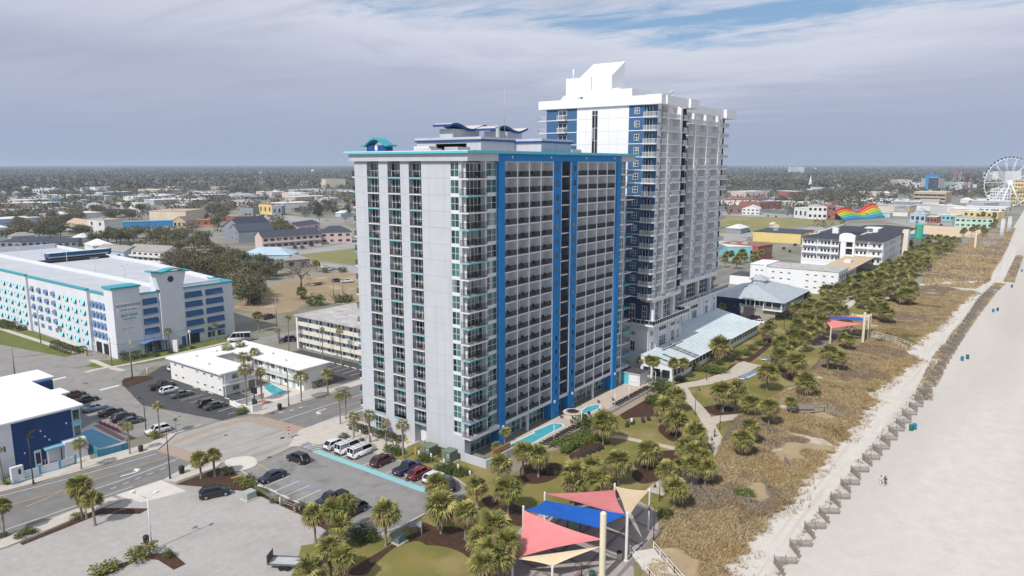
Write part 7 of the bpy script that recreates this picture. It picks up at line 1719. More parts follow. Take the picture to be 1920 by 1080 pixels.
t=thing('fire_pit','round stone fire pit with a dark rim on the pool deck','fire pit',(30.8,-2.6,.06)); b=MB(); b.cyl(0,0,0,.9,1.9,M_conc2,24); b.cyl(0,0,.9,1.0,2.1,M_conc2,24); b.build('stone_ring',t); b=MB(); b.cyl(0,0,1.0,1.12,1.5,M_redclay,20); b.cyl(0,0,1.12,1.14,1.2,M_bin,20); b.build('rim',t)
def lounger_mesh(fab,frame,cov=None):
 b=MB(); b.box(-.95,.25,-.32,.32,.30,.36,fab); b.add([(.25,-.32,.31),(.95,-.32,.72),(.95,.32,.72),(.25,.32,.31),(.25,-.32,.37),(.93,-.32,.78),(.93,.32,.78),(.25,.32,.37)],[(4,5,6,7),(0,3,2,1),(0,1,5,4),(2,3,7,6),(1,2,6,5)],fab);
 for x in(-.85,.6):
  for y in(-.30,.30):b.box(x-.03,x+.03,y-.03,y+.03,0,.32,frame)
 b.box(-.97,.3,-.36,-.31,.26,.33,frame); b.box(-.97,.3,.31,.36,.26,.33,frame); return b.mesh('lounger')
M_dfab=mat('dark_sling',(.035,.028,.030),(.05,.042,.044),3,.7); M_bfab=mat('blue_stripe',(.05,.20,.50),(.60,.66,.72),3.2,.7,thr=(.49,.51),detail=0); M_wfab=mat('white_sling',(.66,.68,.70),None,rough=.7)
LD=lounger_mesh(M_dfab,M_rail); LB=lounger_mesh(mat('lounger_blue',(.05,.22,.52),(.07,.26,.56),1,.7),M_wrail); LW=lounger_mesh(M_wfab,M_wrail)
def lounger(me,q,a,label,group):tag(link('lounger',me,None,(q[0],q[1],.06),a),label,'lounger',group)
for i in range(11):lounger(LD,(13.9+i*1.15,-6.7),-math.pi/2+.15*math.sin(i*5),'dark lounger beside the long pool, %s from the street end'%ordn(i+1),'dark loungers along the pool wall')
for i in range(14):lounger(LD,(42.6+i*1.2,-6.8),-math.pi/2+.15*math.sin(i*3),'dark lounger beyond the small pool, %s from the fire pit end'%ordn(i+1),'dark loungers along the pool wall')
for i,(x,y,a)in enumerate(((28.2,-1.4,.5),(28.6,-4.2,1.4),(31.2,-5.4,2.4),(33.0,-1.2,-.5),(33.2,-5.2,2.0),(26.8,-4.9,1.0),(41.4,-2.8,.6),(44.6,-4.8,.4))):tag(link('deck_chair',CHM,None,(x,y,.06),a),'dark chair on the pool deck, %s from the long pool'%ordn(i+1),'chair','dark chairs on the pool deck')
for i in range(8):
 q=g('S3',1030+17*i,385-7.5*i); lounger(LB if i else LW,q,2.2,('blue lounger on the lawn by the walk, %s from the left'%ordn(i))if i else 'white lounger at the left end of the blue lounger row','blue loungers on the lawn')
 if i:lounger(LW,(q[0]+.55,q[1]-.45),2.2,'white lounger between blue ones on the lawn, %s from the left'%ordn(i),'white loungers on the lawn')
for i,(zx,zy)in enumerate(((1205,235),(1235,230),(1258,226))):lounger(LW if i==0 else LB,g('S3',zx,zy),2.2,'teal and white lounger under the palms, %s from the left'%ordn(i+1),'blue loungers on the lawn')
for i,(zx,zy,a)in enumerate(((950,535,.4),(1005,510,.4),(1110,490,.6),(1165,470,.6))):lounger(LD,g('T8',zx,zy),a,'dark lounger on the sunny lawn, %s from the left'%ordn(i+1),'dark loungers on the lawn')
def adir():
 b=MB(); m=M_blk; b.add([(-.3,-.3,.34),(.3,-.3,.34),(.3,.28,.24),(-.3,.28,.24),(-.3,-.3,.38),(.3,-.3,.38),(.3,.28,.28),(-.3,.28,.28)],[(4,5,6,7),(0,3,2,1),(0,1,5,4),(2,3,7,6),(1,2,6,5),(3,0,4,7)],m); b.add([(-.3,.26,.25),(.3,.26,.25),(.26,.62,1.0),(-.26,.62,1.0),(-.3,.30,.25),(.3,.30,.25),(.26,.66,1.0),(-.26,.66,1.0)],[(0,1,2,3),(7,6,5,4),(0,4,5,1),(3,2,6,7),(0,3,7,4),(1,5,6,2)],m)
 for x in(-.36,.36):b.box(x-.07,x+.07,-.34,.42,.52,.56,m); b.box(x-.04,x+.04,-.32,-.24,0,.52,m); b.box(x-.03,x+.03,.3,.38,0,.52,m)
 return b.mesh('garden_chair')
AM=adir()
for i,(zx,zy)in enumerate(((480,880),(510,860),(552,830),(600,808),(650,790),(685,772))):tag(link('garden_chair',AM,None,(*g('T8',zx,zy),.03),-1.0),'dark slanted garden chair on the lawn below the hedge, %s from the left'%ordn(i+1),'chair','dark garden chairs in a curved row')
for i,(zx,zy)in enumerate(((330,140),(370,135),(400,170),(340,175),(300,150))):tag(link('deck_chair',AM,None,(*g('T4',zx*4-0 if False else 1300+i*52,110+i*22),.08),2.0),'pink chair beside the blue hotel pool, %s from the left'%ordn(i+1),'chair','pink chairs beside the blue hotel pool').data
M_pink=mat('pink_chair',(.52,.10,.22),(.58,.14,.27),1,.6)
pk=AM.copy(); pk.materials[0]=M_pink
for o in[o for o in COL.objects if o.get('group')=='pink chairs beside the blue hotel pool']:o.data=pk
# SHADE SAILS
M_post=mat('sail_post',(.72,.70,.66),(.66,.64,.60),1.2,.5); M_cpost=mat('cream_post',(.74,.66,.48),(.70,.62,.45),1.2,.5)
M_sred2=mat('coral_sail',(.66,.205,.205),(.70,.235,.235),.6,.8); M_sblue=mat('blue_sail',(.006,.095,.42),(.010,.11,.46),.6,.8); M_stan=mat('tan_sail',(.60,.46,.30),(.65,.51,.345),.6,.8)
def sail_post(q,h,r,m,label,grp,cap=True):
 b=MB(); b.cyl(0,0,0,h,r,m,14); b.sphere(0,0,h,r,m,14,6,1,1,.7); b.cyl(0,0,0,.12,r*1.8,m,10); tag(b.build('sail_post',None,(*q,.05)),label,'post',grp)
def sail(name,corners,m,label,grp,sag=.10):
 """fabric between its corners, every edge drawn in to a curve, double skinned"""
 c=[Vector(p)for p in corners]; n=len(c); ctr=sum(c,Vector())/n; k=10; b=MB(); rim=[]
 for i in range(n):
  p,q=c[i],c[(i+1)%n]
  for j in range(k):
   t=j/k; e=p.lerp(q,t); rim.append(e+(ctr-e)*(sag*4*t*(1-t)))
 R=6; m_=len(rim); vs=[ctr+Vector((0,0,-.15))]
 for r in range(1,R+1):
  for e in rim:vs.append(ctr.lerp(e,r/R)+Vector((0,0,-.15*(1-(r/R)**2))))
 fs=[(0,1+i,1+(i+1)%m_)for i in range(m_)]
 for r in range(R-1):
  for i in range(m_):fs.append((1+r*m_+i,1+(r+1)*m_+i,1+(r+1)*m_+(i+1)%m_,1+r*m_+(i+1)%m_))
 o=len(vs); V=[tuple(v)for v in vs]+[(v.x,v.y,v.z-.015)for v in vs]; F=fs+[tuple(x+o for x in reversed(f))for f in fs]
 b.add(V,F,m,True); return tag(b.build(name),label,'shade sail',grp)
def s1(bx,by,ty):
 x,y=g('S1',bx,by); return(x,y,hc_of(x,y,840+ty*.25))
A_,B_,C_,D_,E_,F_,Gp,H_=s1(805,690,440),s1(722,985,825),s1(1395,975,495),s1(1575,850,490),s1(1740,620,312),s1(965,545,336),s1(1487,430,270),s1(1022,1010,895)
grp1='posts of the near shade sails'
for q,r,m,lb in((A_,.17,M_post,'white post at the back left of the near coral sail'),(B_,.17,M_post,'white post at the bottom left of the near coral sail'),(C_,.42,M_cpost,'thick cream post in front of the blue sail'),(D_,.20,M_post,'white post under the right corner of the blue sail'),(E_,.17,M_post,'white post beside the black lamp, right of the tan sail'),(F_,.17,M_post,'white post behind the left end of the blue sail'),(Gp,.17,M_post,'grey white post between the back coral and tan sails'),(H_,.17,M_post,'short white post under the low tan sail at the bottom')):sail_post(q[:2],q[2],r,m,lb,grp1)
def at_z(q,key,ty):return(q[0],q[1],hc_of(q[0],q[1],ZV[key][1]+ty*ZV[key][2]))
g1_='shade sails over the near plaza'
sail('shade_sail',[at_z(A_,'S1',465),at_z(B_,'S1',835),at_z(C_,'S1',685)],M_sred2,'large coral red triangular sail in front, lowest on the left',g1_,.13)
sail('shade_sail',[at_z(F_,'S1',342),at_z(D_,'S1',520),at_z(Gp,'S1',312)],M_sred2,'coral red triangular sail behind the blue one',g1_,.10)
sail('shade_sail',[at_z(F_,'S1',392),at_z(A_,'S1',468),at_z(C_,'S1',610),at_z(D_,'S1',497)],M_sblue,'blue four cornered shade sail over the near plaza',g1_,.07)
sail('shade_sail',[at_z(B_,'S1',828),at_z(H_,'S1',885),at_z(C_,'S1',735)],M_stan,'low tan triangular sail at the bottom of the near plaza',g1_,.12)
sail('shade_sail',[at_z(Gp,'S1',285),at_z(D_,'S1',535),at_z(E_,'S1',318)],M_stan,'tan triangular sail at the right of the near plaza',g1_,.14)
sheet('plaza',[(-36,-26),(-24,-26),(-15.5,-22.0),(-9,-21.6),(2,-27.5),(4,-31),(2.5,-35.8),(-3.2,-38.6),(-13,-39.6),(-15.6,-41),(-36,-44)],.06,M_plaza)
b=MB()
for i in range(8):
 x=-34+5.0*i; line(b,(x,-43),(x+3.0,-24),.55,.066,M_plazad)
for i in range(4):line(b,(-36,-40.5+4.6*i),(1.5,-38.5+4.6*i),.55,.0665,M_plazad)
struct(b.build('plaza_bands'))
def _pp(b):
 b.box(-.9,.9,-.05,.05,.5,1.9,mat('panel_yellow',(.34,.36,.10),(.10,.30,.34),2.5,.6)); b.box(-1.0,-.85,-.09,.09,0,2.1,M_sblue); b.box(.85,1.0,-.09,.09,0,2.1,M_sblue)
simple('play_panel','blue framed play panel standing under the blue sail','play panel',_pp,g('S1',1185,635),-1.1)
def u7(bx,by,ty):
 x,y=g('U7',bx,by); return(x,y,hc_of(x,y,560+ty/9))
a2,b2,c2,d2,e2=u7(325,755,480),u7(875,755,250),u7(952,690,320),u7(995,592,260),u7(680,592,258); f2=(140.4,-24.4,6.2); h2=(136.5,-24.6,5.6)
x,y=G(1520+230/9,560+300/9,5.6); f2=(x,y,5.9); x,y=G(1520+160/9,560+320/9,5.0); h2=(x,y,5.2); m2=u7(690,602,478)
grp2='posts of the far shade sails'
for q,r,m,lb in((a2,.2,M_cpost,'cream post at the left front of the far sails'),(b2,.4,M_cpost,'thick cream post at the right front of the far sails'),(c2,.24,M_cpost,'slim cream post right of the thick far post'),(d2,.2,M_cpost,'cream post at the right back of the far sails'),(e2,.2,M_cpost,'cream post at the middle back of the far sails'),(f2,.2,M_cpost,'cream post at the left back of the far sails'),(h2,.2,M_cpost,'short cream post leftmost of the far sails'),(m2,.2,M_cpost,'low cream post inside the far sails')):sail_post(q[:2],q[2],r,m,lb,grp2)
g2_='shade sails over the far plaza'
sail('shade_sail',[(h2[0],h2[1],h2[2]-.3),at_z(a2,'U7',505),at_z(b2,'U7',430)],M_sred2,'coral red sail in front of the far plaza',g2_,.10); sail('shade_sail',[(f2[0],f2[1],f2[2]-.2),(h2[0],h2[1],h2[2]-.1),at_z(b2,'U7',375),at_z(c2,'U7',330)],M_sblue,'blue sail of the far plaza',g2_,.07)
sail('shade_sail',[(f2[0],f2[1],f2[2]),at_z(c2,'U7',322),at_z(e2,'U7',290)],M_sred2,'thin coral red sail at the back of the far plaza',g2_,.08); sail('shade_sail',[at_z(e2,'U7',265),at_z(c2,'U7',390),at_z(d2,'U7',265)],M_stan,'tan sail at the right of the far plaza',g2_,.12)
sheet('plaza',[(126,-24),(140,-22),(153,-30),(154,-39),(146,-41),(136,-40),(126,-33)],.056,M_plazad)
# BOARDWALKS AND SAND FENCE
M_board=mat('weathered_boards',(.26,.225,.195),(.34,.30,.265),1.2,.9,stretch=(6,1,1)); M_boardg=mat('grey_boards',(.33,.315,.30),(.40,.38,.36),1.2,.9)
def boardwalk(pts,w,z0,z1,label,m,mr=None,railz=1.0):
 t=thing('boardwalk',label,'boardwalk',(*pts[0],0)); L,R=ribbon_pts(pts,w,1); n=len(pts); o=pts[0]; b=MB()
 zz=[z0+(z1-z0)*i/(n-1)for i in range(n)]
 for i in range(n-1):
  v=[(R[i][0]-o[0],R[i][1]-o[1],zz[i]),(R[i+1][0]-o[0],R[i+1][1]-o[1],zz[i+1]),(L[i+1][0]-o[0],L[i+1][1]-o[1],zz[i+1]),(L[i][0]-o[0],L[i][1]-o[1],zz[i])]; b.add(v+[(a,c,d-.12)for a,c,d in v],[(0,1,2,3),(7,6,5,4),(0,4,5,1),(2,6,7,3),(1,5,6,2),(3,7,4,0)],m)
 b.build('deck',t)
 for S in(L,R):
  b=MB()
  for i in range(n-1):
   p=(S[i][0]-o[0],S[i][1]-o[1]); q=(S[i+1][0]-o[0],S[i+1][1]-o[1]); l=math.hypot(q[0]-p[0],q[1]-p[1]); k=max(1,int(l/1.6))
   for hh in(.45,railz):b.bar((*p,zz[i]+hh),(*q,zz[i+1]+hh),.05,mr or m,4)
   for j in range(k+1):
    f=j/k; x,y,z=p[0]+(q[0]-p[0])*f,p[1]+(q[1]-p[1])*f,zz[i]+(zz[i+1]-zz[i])*f; b.box(x-.05,x+.05,y-.05,y+.05,-.1,z+railz,mr or m)
  b.build('railing',t)
 return t
boardwalk([(61.5,-38.6),(64.5,-42.6),(66.6,-45.0),(64.2,-49.6)],2.0,.5,.15,'weathered timber beach access with rails and a bench platform among the dunes',M_board)
t=thing('bench','pair of weathered back to back benches on the dune platform','bench',(62.8,-41.6,0),-.9); b=MB(); b.box(-1.9,1.9,-.9,.9,.38,.5,M_board); b.build('platform',t)
for s in(-1,1):
 b=MB(); b.box(-1.7,1.7,.35*s-.2,.35*s+.2,.9,.96,M_board); b.box(-1.7,1.7,.6*s-.03,.6*s+.03,1.0,1.6,M_board); b.box(-1.6,-1.5,.35*s-.15,.35*s+.15,.5,.9,M_board); b.box(1.5,1.6,.35*s-.15,.35*s+.15,.5,.9,M_board); b.build('bench_seat',t)
boardwalk([(147.2,-39.5),(145.2,-43.5),(143.2,-46.8),(137.0,-51.8)],3.4,.4,.15,'grey timber beach ramp with rails beyond the far shade sails',M_boardg,M_wrail)
boardwalk([(-9.8,-39.2),(-13.6,-44.0),(-18.0,-50)],3.6,.3,.1,'pale timber ramp with a white handrail at the bottom of the picture',M_conc2,M_wrail)
boardwalk([(232,-34),(240,-40),(236,-47)],2.0,.4,.15,'weathered beach access with rails far along the dunes',M_board)
M_slat=mat('fence_slats',(.185,.155,.135),(.27,.235,.205),3,.9)
def sand_fence(p,q,label):
 t=thing('sand_fence',label,'sand fence',(*p,0),math.atan2(q[1]-p[1],q[0]-p[0]),'zigzag sand fence panels'); L=math.hypot(q[0]-p[0],q[1]-p[1]); b=MB(); r=random.Random(int(p[0]*31)); n=int(L/.095)
 for i in range(n):
  x=L*i/n; hgt_=1.08+.07*r.uniform(-1,1); b.box(x,x+.048,-.008,.008,-.05,hgt_,M_slat)
 for z in(.25,.6,.95):b.bar((0,0,z),(L,0,z),.008,M_rail,3)
 b.build('slats',t)
 for x in(0,L/2,L):b=MB(); b.box(x-.05,x+.05,-.06,.04,-.05,1.32,M_pole); b.build('post',t)
V_=[(-8.2,-54.2),(-1.8,-54.8),(4.0,-55.2),(10.4,-55.5),(16.5,-56.0),(22.8,-56.2),(29.3,-56.3),(35.8,-56.5),(42.9,-57.0),(49.2,-57.5),(55.2,-57.9),(61.4,-58.2),(67.3,-58.6),(73.6,-58.8),(80.4,-59.1),(86.4,-59.4)]
while V_[-1][0]<280:x=V_[-1][0]+6.3; V_.append((x,-59.4-.6*(x-86)/100-max(0,(x-240))*.05))
for i,v in enumerate(V_):
 if i>=46:break
 far='overgrown ' if i>15 else ''
 sand_fence(v,(v[0]+1.7,v[1]-2.5),'%sslatted sand fence panel, seaward arm of the %s zigzag from the near end'%(far,ordn(i+1)))
 sand_fence(v,(v[0]-2.5,v[1]-2.0),'%sslatted sand fence panel, returning arm of the %s zigzag from the near end'%(far,ordn(i+1)))
for i,(p,q)in enumerate((((20,-47),(23,-45.6)),((13,-46.5),(15.2,-45.5)),((31.4,-47.3),(33.5,-45.9)))):sand_fence(p,q,'old sand fence remnant half buried in the near dune grass, %s one'%ordn(i+1))
# PEOPLE
M_skin=mat('skin',(.42,.25,.17),None,rough=.6); M_dskin=mat('tan_skin',(.30,.17,.11),None,rough=.6)
def cloth(n,c):return mat('cloth_'+n,c,None,rough=.85)
def person(loc,rz,top,bottom,label,pose='stand',skin=None,hair=None,leg_bare=False,h=1.72):
 """body grown as one skin from a skeleton; shirt, trousers and hair are clothing over it"""
 skin=skin or M_skin; hair=hair or cloth('hair',(.025,.018,.014)); s=h/1.72
 if pose=='walk':J=dict(pel=(0,0,.93),chest=(.03,0,1.28),neck=(.04,0,1.46),head=(.06,0,1.60),lk=(.17,.10,.50),la=(.10,.10,.06),lt=(.27,.10,.03),rk=(.05,-.10,.50),ra=(-.27,-.10,.12),rt=(-.12,-.10,.05),ls=(.03,.19,1.40),le=(-.10,.25,1.13),lh=(.02,.25,.90),rs=(.03,-.19,1.40),re=(.14,-.25,1.14),rh=(.30,-.22,.98))
 elif pose=='sit':J=dict(pel=(0,0,.50),chest=(-.22,0,.80),neck=(-.32,0,.96),head=(-.36,0,1.10),lk=(.42,.12,.62),la=(.80,.12,.48),lt=(.92,.12,.56),rk=(.42,-.12,.60),ra=(.82,-.12,.46),rt=(.94,-.12,.54),ls=(-.28,.19,.90),le=(-.12,.27,.66),lh=(.12,.24,.60),rs=(-.28,-.19,.90),re=(-.12,-.27,.66),rh=(.12,-.22,.60))
 else:J=dict(pel=(0,0,.93),chest=(0,0,1.28),neck=(.01,0,1.46),head=(.03,0,1.60),lk=(.02,.10,.50),la=(0,.11,.06),lt=(.16,.12,.03),rk=(.02,-.10,.50),ra=(0,-.11,.06),rt=(.16,-.12,.03),ls=(0,.19,1.40),le=(-.02,.26,1.13),lh=(.10,.24,.92),rs=(0,-.19,1.40),re=(.02,-.26,1.13),rh=(.14,-.22,.95))
 t=thing('person',label,'person',(*loc[:2],loc[2]if len(loc)>2 else.06),rz,None,s)
 def skinmesh(nm,names,edges,rad,m,lv=1):
  me=bpy.data.meshes.new(nm); me.from_pydata([J[k]for k in names],[(names.index(a),names.index(b))for a,b in edges],[]); o=bpy.data.objects.new(nm,me); COL.objects.link(o)
  md=o.modifiers.new('skin','SKIN')
  if not me.skin_vertices:
   bpy.context.view_layer.objects.active=o
  for i,k in enumerate(names):me.skin_vertices[0].data[i].radius=(rad[k],rad[k]*(1.25 if k in('chest','pel')else 1));
  me.skin_vertices[0].data[0].use_root=True
  if lv:sd=o.modifiers.new('sub','SUBSURF'); sd.levels=lv; sd.render_levels=lv
  bpy.context.view_layer.update(); e=bpy.data.meshes.new_from_object(o.evaluated_get(bpy.context.evaluated_depsgraph_get())); bpy.data.objects.remove(o); e.materials.clear(); e.materials.append(m); e.name=nm
  for p in e.polygons:p.use_smooth=True; p.material_index=0
  return link(nm,e,t)
 N=['pel','chest','neck','head','lk','la','lt','rk','ra','rt','ls','le','lh','rs','re','rh']
 E=[('pel','chest'),('chest','neck'),('neck','head'),('pel','lk'),('lk','la'),('la','lt'),('pel','rk'),('rk','ra'),('ra','rt'),('chest','ls'),('ls','le'),('le','lh'),('chest','rs'),('rs','re'),('re','rh')]
 R=dict(pel=.125,chest=.125,neck=.055,head=.095,lk=.060,la=.042,lt=.038,rk=.060,ra=.042,rt=.038,ls=.065,le=.045,lh=.036,rs=.065,re=.045,rh=.036)
 skinmesh('body',N,E,R,skin)
 Nt=['pel','chest','ls','le','rs','re']; skinmesh('shirt',Nt,[('pel','chest'),('chest','ls'),('ls','le'),('chest','rs'),('rs','re')],{k:R[k]+.022 for k in Nt},top)
 Nb=['pel','lk','rk']+([]if leg_bare else['la','ra']); Eb=[('pel','lk'),('pel','rk')]+([]if leg_bare else[('lk','la'),('rk','ra')]); skinmesh('trousers',Nb,Eb,{k:R[k]+.025 for k in Nb},bottom)
 b=MB(); hx=J['head']; b.sphere(hx[0]-.02,0,hx[2]+.045,.115,hair,10,8,1.05,.95,1.0); b.build('hair',t)
 b=MB(); b.sphere(hx[0]+.10,0,hx[2]-.01,.018,skin,6,4);
 for y in(-.035,.035):b.sphere(hx[0]+.088,y,hx[2]+.02,.010,M_bin,6,4)
 b.box(hx[0]+.085,hx[0]+.092,-.025,.025,hx[2]-.055,hx[2]-.045,mat('lips',(.25,.09,.08),None,rough=.6)); b.build('face',t)
 for k,sy in(('lh',1),('rh',-1)):
  hp=Vector(J[k]); b=MB(); b.box(hp.x-.02,hp.x+.05,hp.y-.015,hp.y+.015,hp.z-.07,hp.z+.01,skin)
  for j in range(4):b.bar((hp.x-.01+.018*j,hp.y,hp.z-.065),(hp.x+.005+.018*j,hp.y-.01*sy,hp.z-.065-(.06,.07,.068,.052)[j]),.008,skin,5,.006)
  b.bar((hp.x+.045,hp.y,hp.z-.02),(hp.x+.075,hp.y-.012*sy,hp.z-.07),.009,skin,5,.007); b.build('hand',t)
 return t
wht=cloth('white',(.68,.68,.68)); blk=cloth('black',(.018,.020,.026)); red=cloth('red',(.45,.02,.045)); dkb=cloth('denim',(.05,.07,.12)); gry=cloth('grey',(.10,.10,.13)); tan=cloth('tan',(.45,.28,.16))
person((*G(1651.0,909.5),.0),2.6,wht,wht,'person in white walking on the sand beside one in black','walk',hair=blk); person((*G(1659.5,910.5),.0),2.6,blk,blk,'person in black with bare legs walking on the sand','walk',M_dskin,blk,True)
person((*G(1340,820),.06),2.4,red,blk,'person in a red jacket walking on the winding path','walk'); person((*G(1334.5,835),.06),2.4,blk,wht,'person in black top and white trousers walking on the path','walk')
person((*G(552.5,962),.05),.4,gry,tan,'person in grey top and tan trousers at the rail fence by the palms','stand'); q=g('T8',995,505); person((q[0],q[1],.06),.4+math.pi,wht,wht,'person in white resting on a lounger on the lawn','sit')
q=g('S7',1150,575); t=None
person((q[0]-.3,q[1]-.1,.03),.2,cloth('yellow',(.55,.42,.05)),dkb,'person in a yellow vest behind the bright red car','stand',h=1.6)
q=G(928,838); person((q[0],q[1],.06),.5,wht,dkb,'person in a pale shirt on the hotel corner terrace','stand')if False else None
# THE TOWN BEHIND
M_wood2=mat('woodland_floor',(.050,.055,.030),(.085,.080,.048),.01,.95,thr=(.4,.6))
M_field=mat('brown_field',(.33,.245,.145),(.26,.20,.115),.08,.95,bump=.4,bscale=2); addmix(M_field,(.46,.37,.26),.09,(.56,.66),.7)
M_lotg=mat('vacant_lot_grass',(.17,.185,.055),(.24,.21,.09),.06,.95)
M_fieldg=mat('dry_green_field',(.27,.235,.085),(.20,.20,.06),.03,.95); addmix(M_fieldg,(.36,.28,.15),.02,(.52,.66),.7)
M_sandlot=mat('sandy_lot',(.60,.44,.27),(.66,.51,.34),.05,.95)
M_street=mat('town_street',(.30,.285,.27),(.36,.34,.32),.05,.9)
ring_=lambda r:[(CAMX+r*math.cos(a*math.pi/24),CAMY+r*math.sin(a*math.pi/24))for a in range(48)]
b=MB(); R0,R1_=1500,40000; n=48
for i in range(n):
 a0,a1=6.28319*i/n,6.28319*(i+1)/n
 if math.sin((a0+a1)/2)<-.02:continue
 b.quad((CAMX+R0*math.cos(a0),CAMY+R0*math.sin(a0),.0),(CAMX+R1_*math.cos(a0),CAMY+R1_*math.sin(a0),.0),(CAMX+R1_*math.cos(a1),CAMY+R1_*math.sin(a1),.0),(CAMX+R0*math.cos(a1),CAMY+R0*math.sin(a1),.0),M_wood2)
struct(b.build('woodland_floor'))
sheet('field',smooth_pts(gs('Q5',(150,520),(330,420),(520,330),(720,300),(1010,270),(1060,480),(690,500),(560,560),(300,560)),3,True),.012,M_field)
sheet('vacant_lot',gs('Q5',(560,150),(1010,100),(1080,190),(1010,215),(760,190)),.012,M_lotg)
sheet('street',gs('Q5',(540,130),(1010,55),(1060,50),(1060,95),(560,150)),.010,M_street); sheet('street',gs('Q5',(760,200),(1060,230),(1060,280),(900,270),(780,235)),.014,M_street)
sheet('field',gs('R5',(60,670),(600,690),(1270,740),(1250,775),(700,770),(850,800),(420,830),(50,850),(0,760)),.012,M_fieldg)
sheet('sandy_lot',gs('R6',(420,800),(600,785),(1240,822),(1130,900),(640,895),(400,885)),.012,M_sandlot)
sheet('street',gs('R5',(0,840),(420,830),(860,800),(1280,770),(1290,790),(880,830),(400,870),(300,930),(0,940)),.008,M_street)
sheet('street',gs('R6',(200,740),(420,790),(640,770),(870,800),(1240,815),(1240,760),(870,760),(440,730)),.008,M_street)
sheet('boardwalk_deck',gs('U6',(1180,890),(1400,690),(1470,640),(1560,640),(1560,860),(1330,960)),.3,mat('deck_grey',(.30,.295,.29),(.36,.35,.345),.2,.9),.3)
for k,p in enumerate((gs('Q4',(470,650),(860,660),(1080,655),(1480,700),(1500,730),(860,705),(560,690)),gs('Q3',(0,640),(500,600),(900,560),(900,580),(520,630),(0,670)),gs('R5',(0,610),(500,600),(780,600),(780,690),(500,690),(0,660)))):sheet('street',p,.006,M_street)
PAL={}
def pc(n,c,v=.12):
 if n not in PAL:PAL[n]=mat('wall_'+n,c,tuple(x*(1-v)for x in c),.15,.85)
 return PAL[n]
CW=dict(w=(.72,.71,.69),c=(.66,.58,.44),b=(.50,.38,.27),g=(.42,.43,.45),G=(.26,.29,.33),y=(.72,.55,.22),t=(.24,.56,.60),r=(.33,.12,.085),p=(.64,.50,.47),d=(.10,.10,.11),B=(.05,.26,.52),n=(.055,.065,.09),o=(.50,.15,.06),m=(.45,.64,.53),k=(.22,.14,.12),l=(.42,.53,.62),e=(.17,.20,.20),s=(.33,.30,.28))
def cm(k):return pc({'w':'white','c':'cream','b':'tan','g':'gray','G':'slate','y':'yellow','t':'turquoise','r':'brick','p':'pink','d':'dark','B':'bright_blue','n':'navy','o':'orange','m':'mint','k':'brown','l':'pale_blue','e':'dark_green','s':'stone'}[k],CW[k])
def bld(key,x0,y0,x1,y1,yt,depth,wk,roof,rk,label,nw=0,fl=1,cat='building',gal=False):
 p=g(key,x0,y0); q=g(key,x1,y1); h=max(2.5,hc_of(p[0],p[1],ZV[key][1]+yt*ZV[key][2])); L=math.hypot(q[0]-p[0],q[1]-p[1]); a=math.atan2(q[1]-p[1],q[0]-p[0])
 t=thing('house' if cat=='house' else 'building',label,cat,(*p,0),a); wm,rm=cm(wk),cm(rk); hh=h if roof=='f' else h*.66; b=MB(); b.box(0,L,0,depth,0,hh,wm)
 if roof=='g':
  if L>=depth:b.add([(0,0,hh),(0,depth,hh),(0,depth/2,h-.1),(L,0,hh),(L,depth,hh),(L,depth/2,h-.1)],[(0,2,1),(3,4,5)],wm)
  else:b.add([(0,0,hh),(L,0,hh),(L/2,0,h-.1),(0,depth,hh),(L,depth,hh),(L/2,depth,h-.1)],[(0,1,2),(3,5,4)],wm)
 b.build('wall',t); b=MB(); o=.4
 if roof=='f':b.box(-.2,L+.2,-.2,depth+.2,hh,hh+.35,rm); b.box(L*.3,L*.3+min(3,L*.2),depth*.4,depth*.4+min(3,depth*.3),hh+.35,hh+1.3,cm('g'))
 elif roof=='h':hip(b,-o,L+o,-o,depth+o,hh,h,rm)
 elif L>=depth:b.add([(-o,-o,hh-.1),(L+o,-o,hh-.1),(L+o,depth/2,h),(-o,depth/2,h),(-o,depth+o,hh-.1),(L+o,depth+o,hh-.1)],[(0,1,2,3),(3,2,5,4)],rm)
 else:b.add([(-o,-o,hh-.1),(-o,depth+o,hh-.1),(L/2,depth+o,h),(L/2,-o,h),(L+o,depth+o,hh-.1),(L+o,-o,hh-.1)],[(0,3,2,1),(3,5,4,2)],rm)
 b.build('roof',t)
 for k in range(fl):
  z=hh*k/fl
  for i in range(nw):
   xc=L*(i+.5)/nw; w=min(1.3,L/nw*.32); window(t,'y',xc-w,xc+w,z+hh/fl*.30,z+hh/fl*.74,-.08,1,1,M_dkglass,wm)
  if gal:b=MB(); b.box(-.1,L+.1,-1.6,0,z-.12,z+.05,wm); b.box(-.1,L+.1,-1.62,-1.55,z,z+1.0,cm('w')); b.build('gallery',t)
 return t
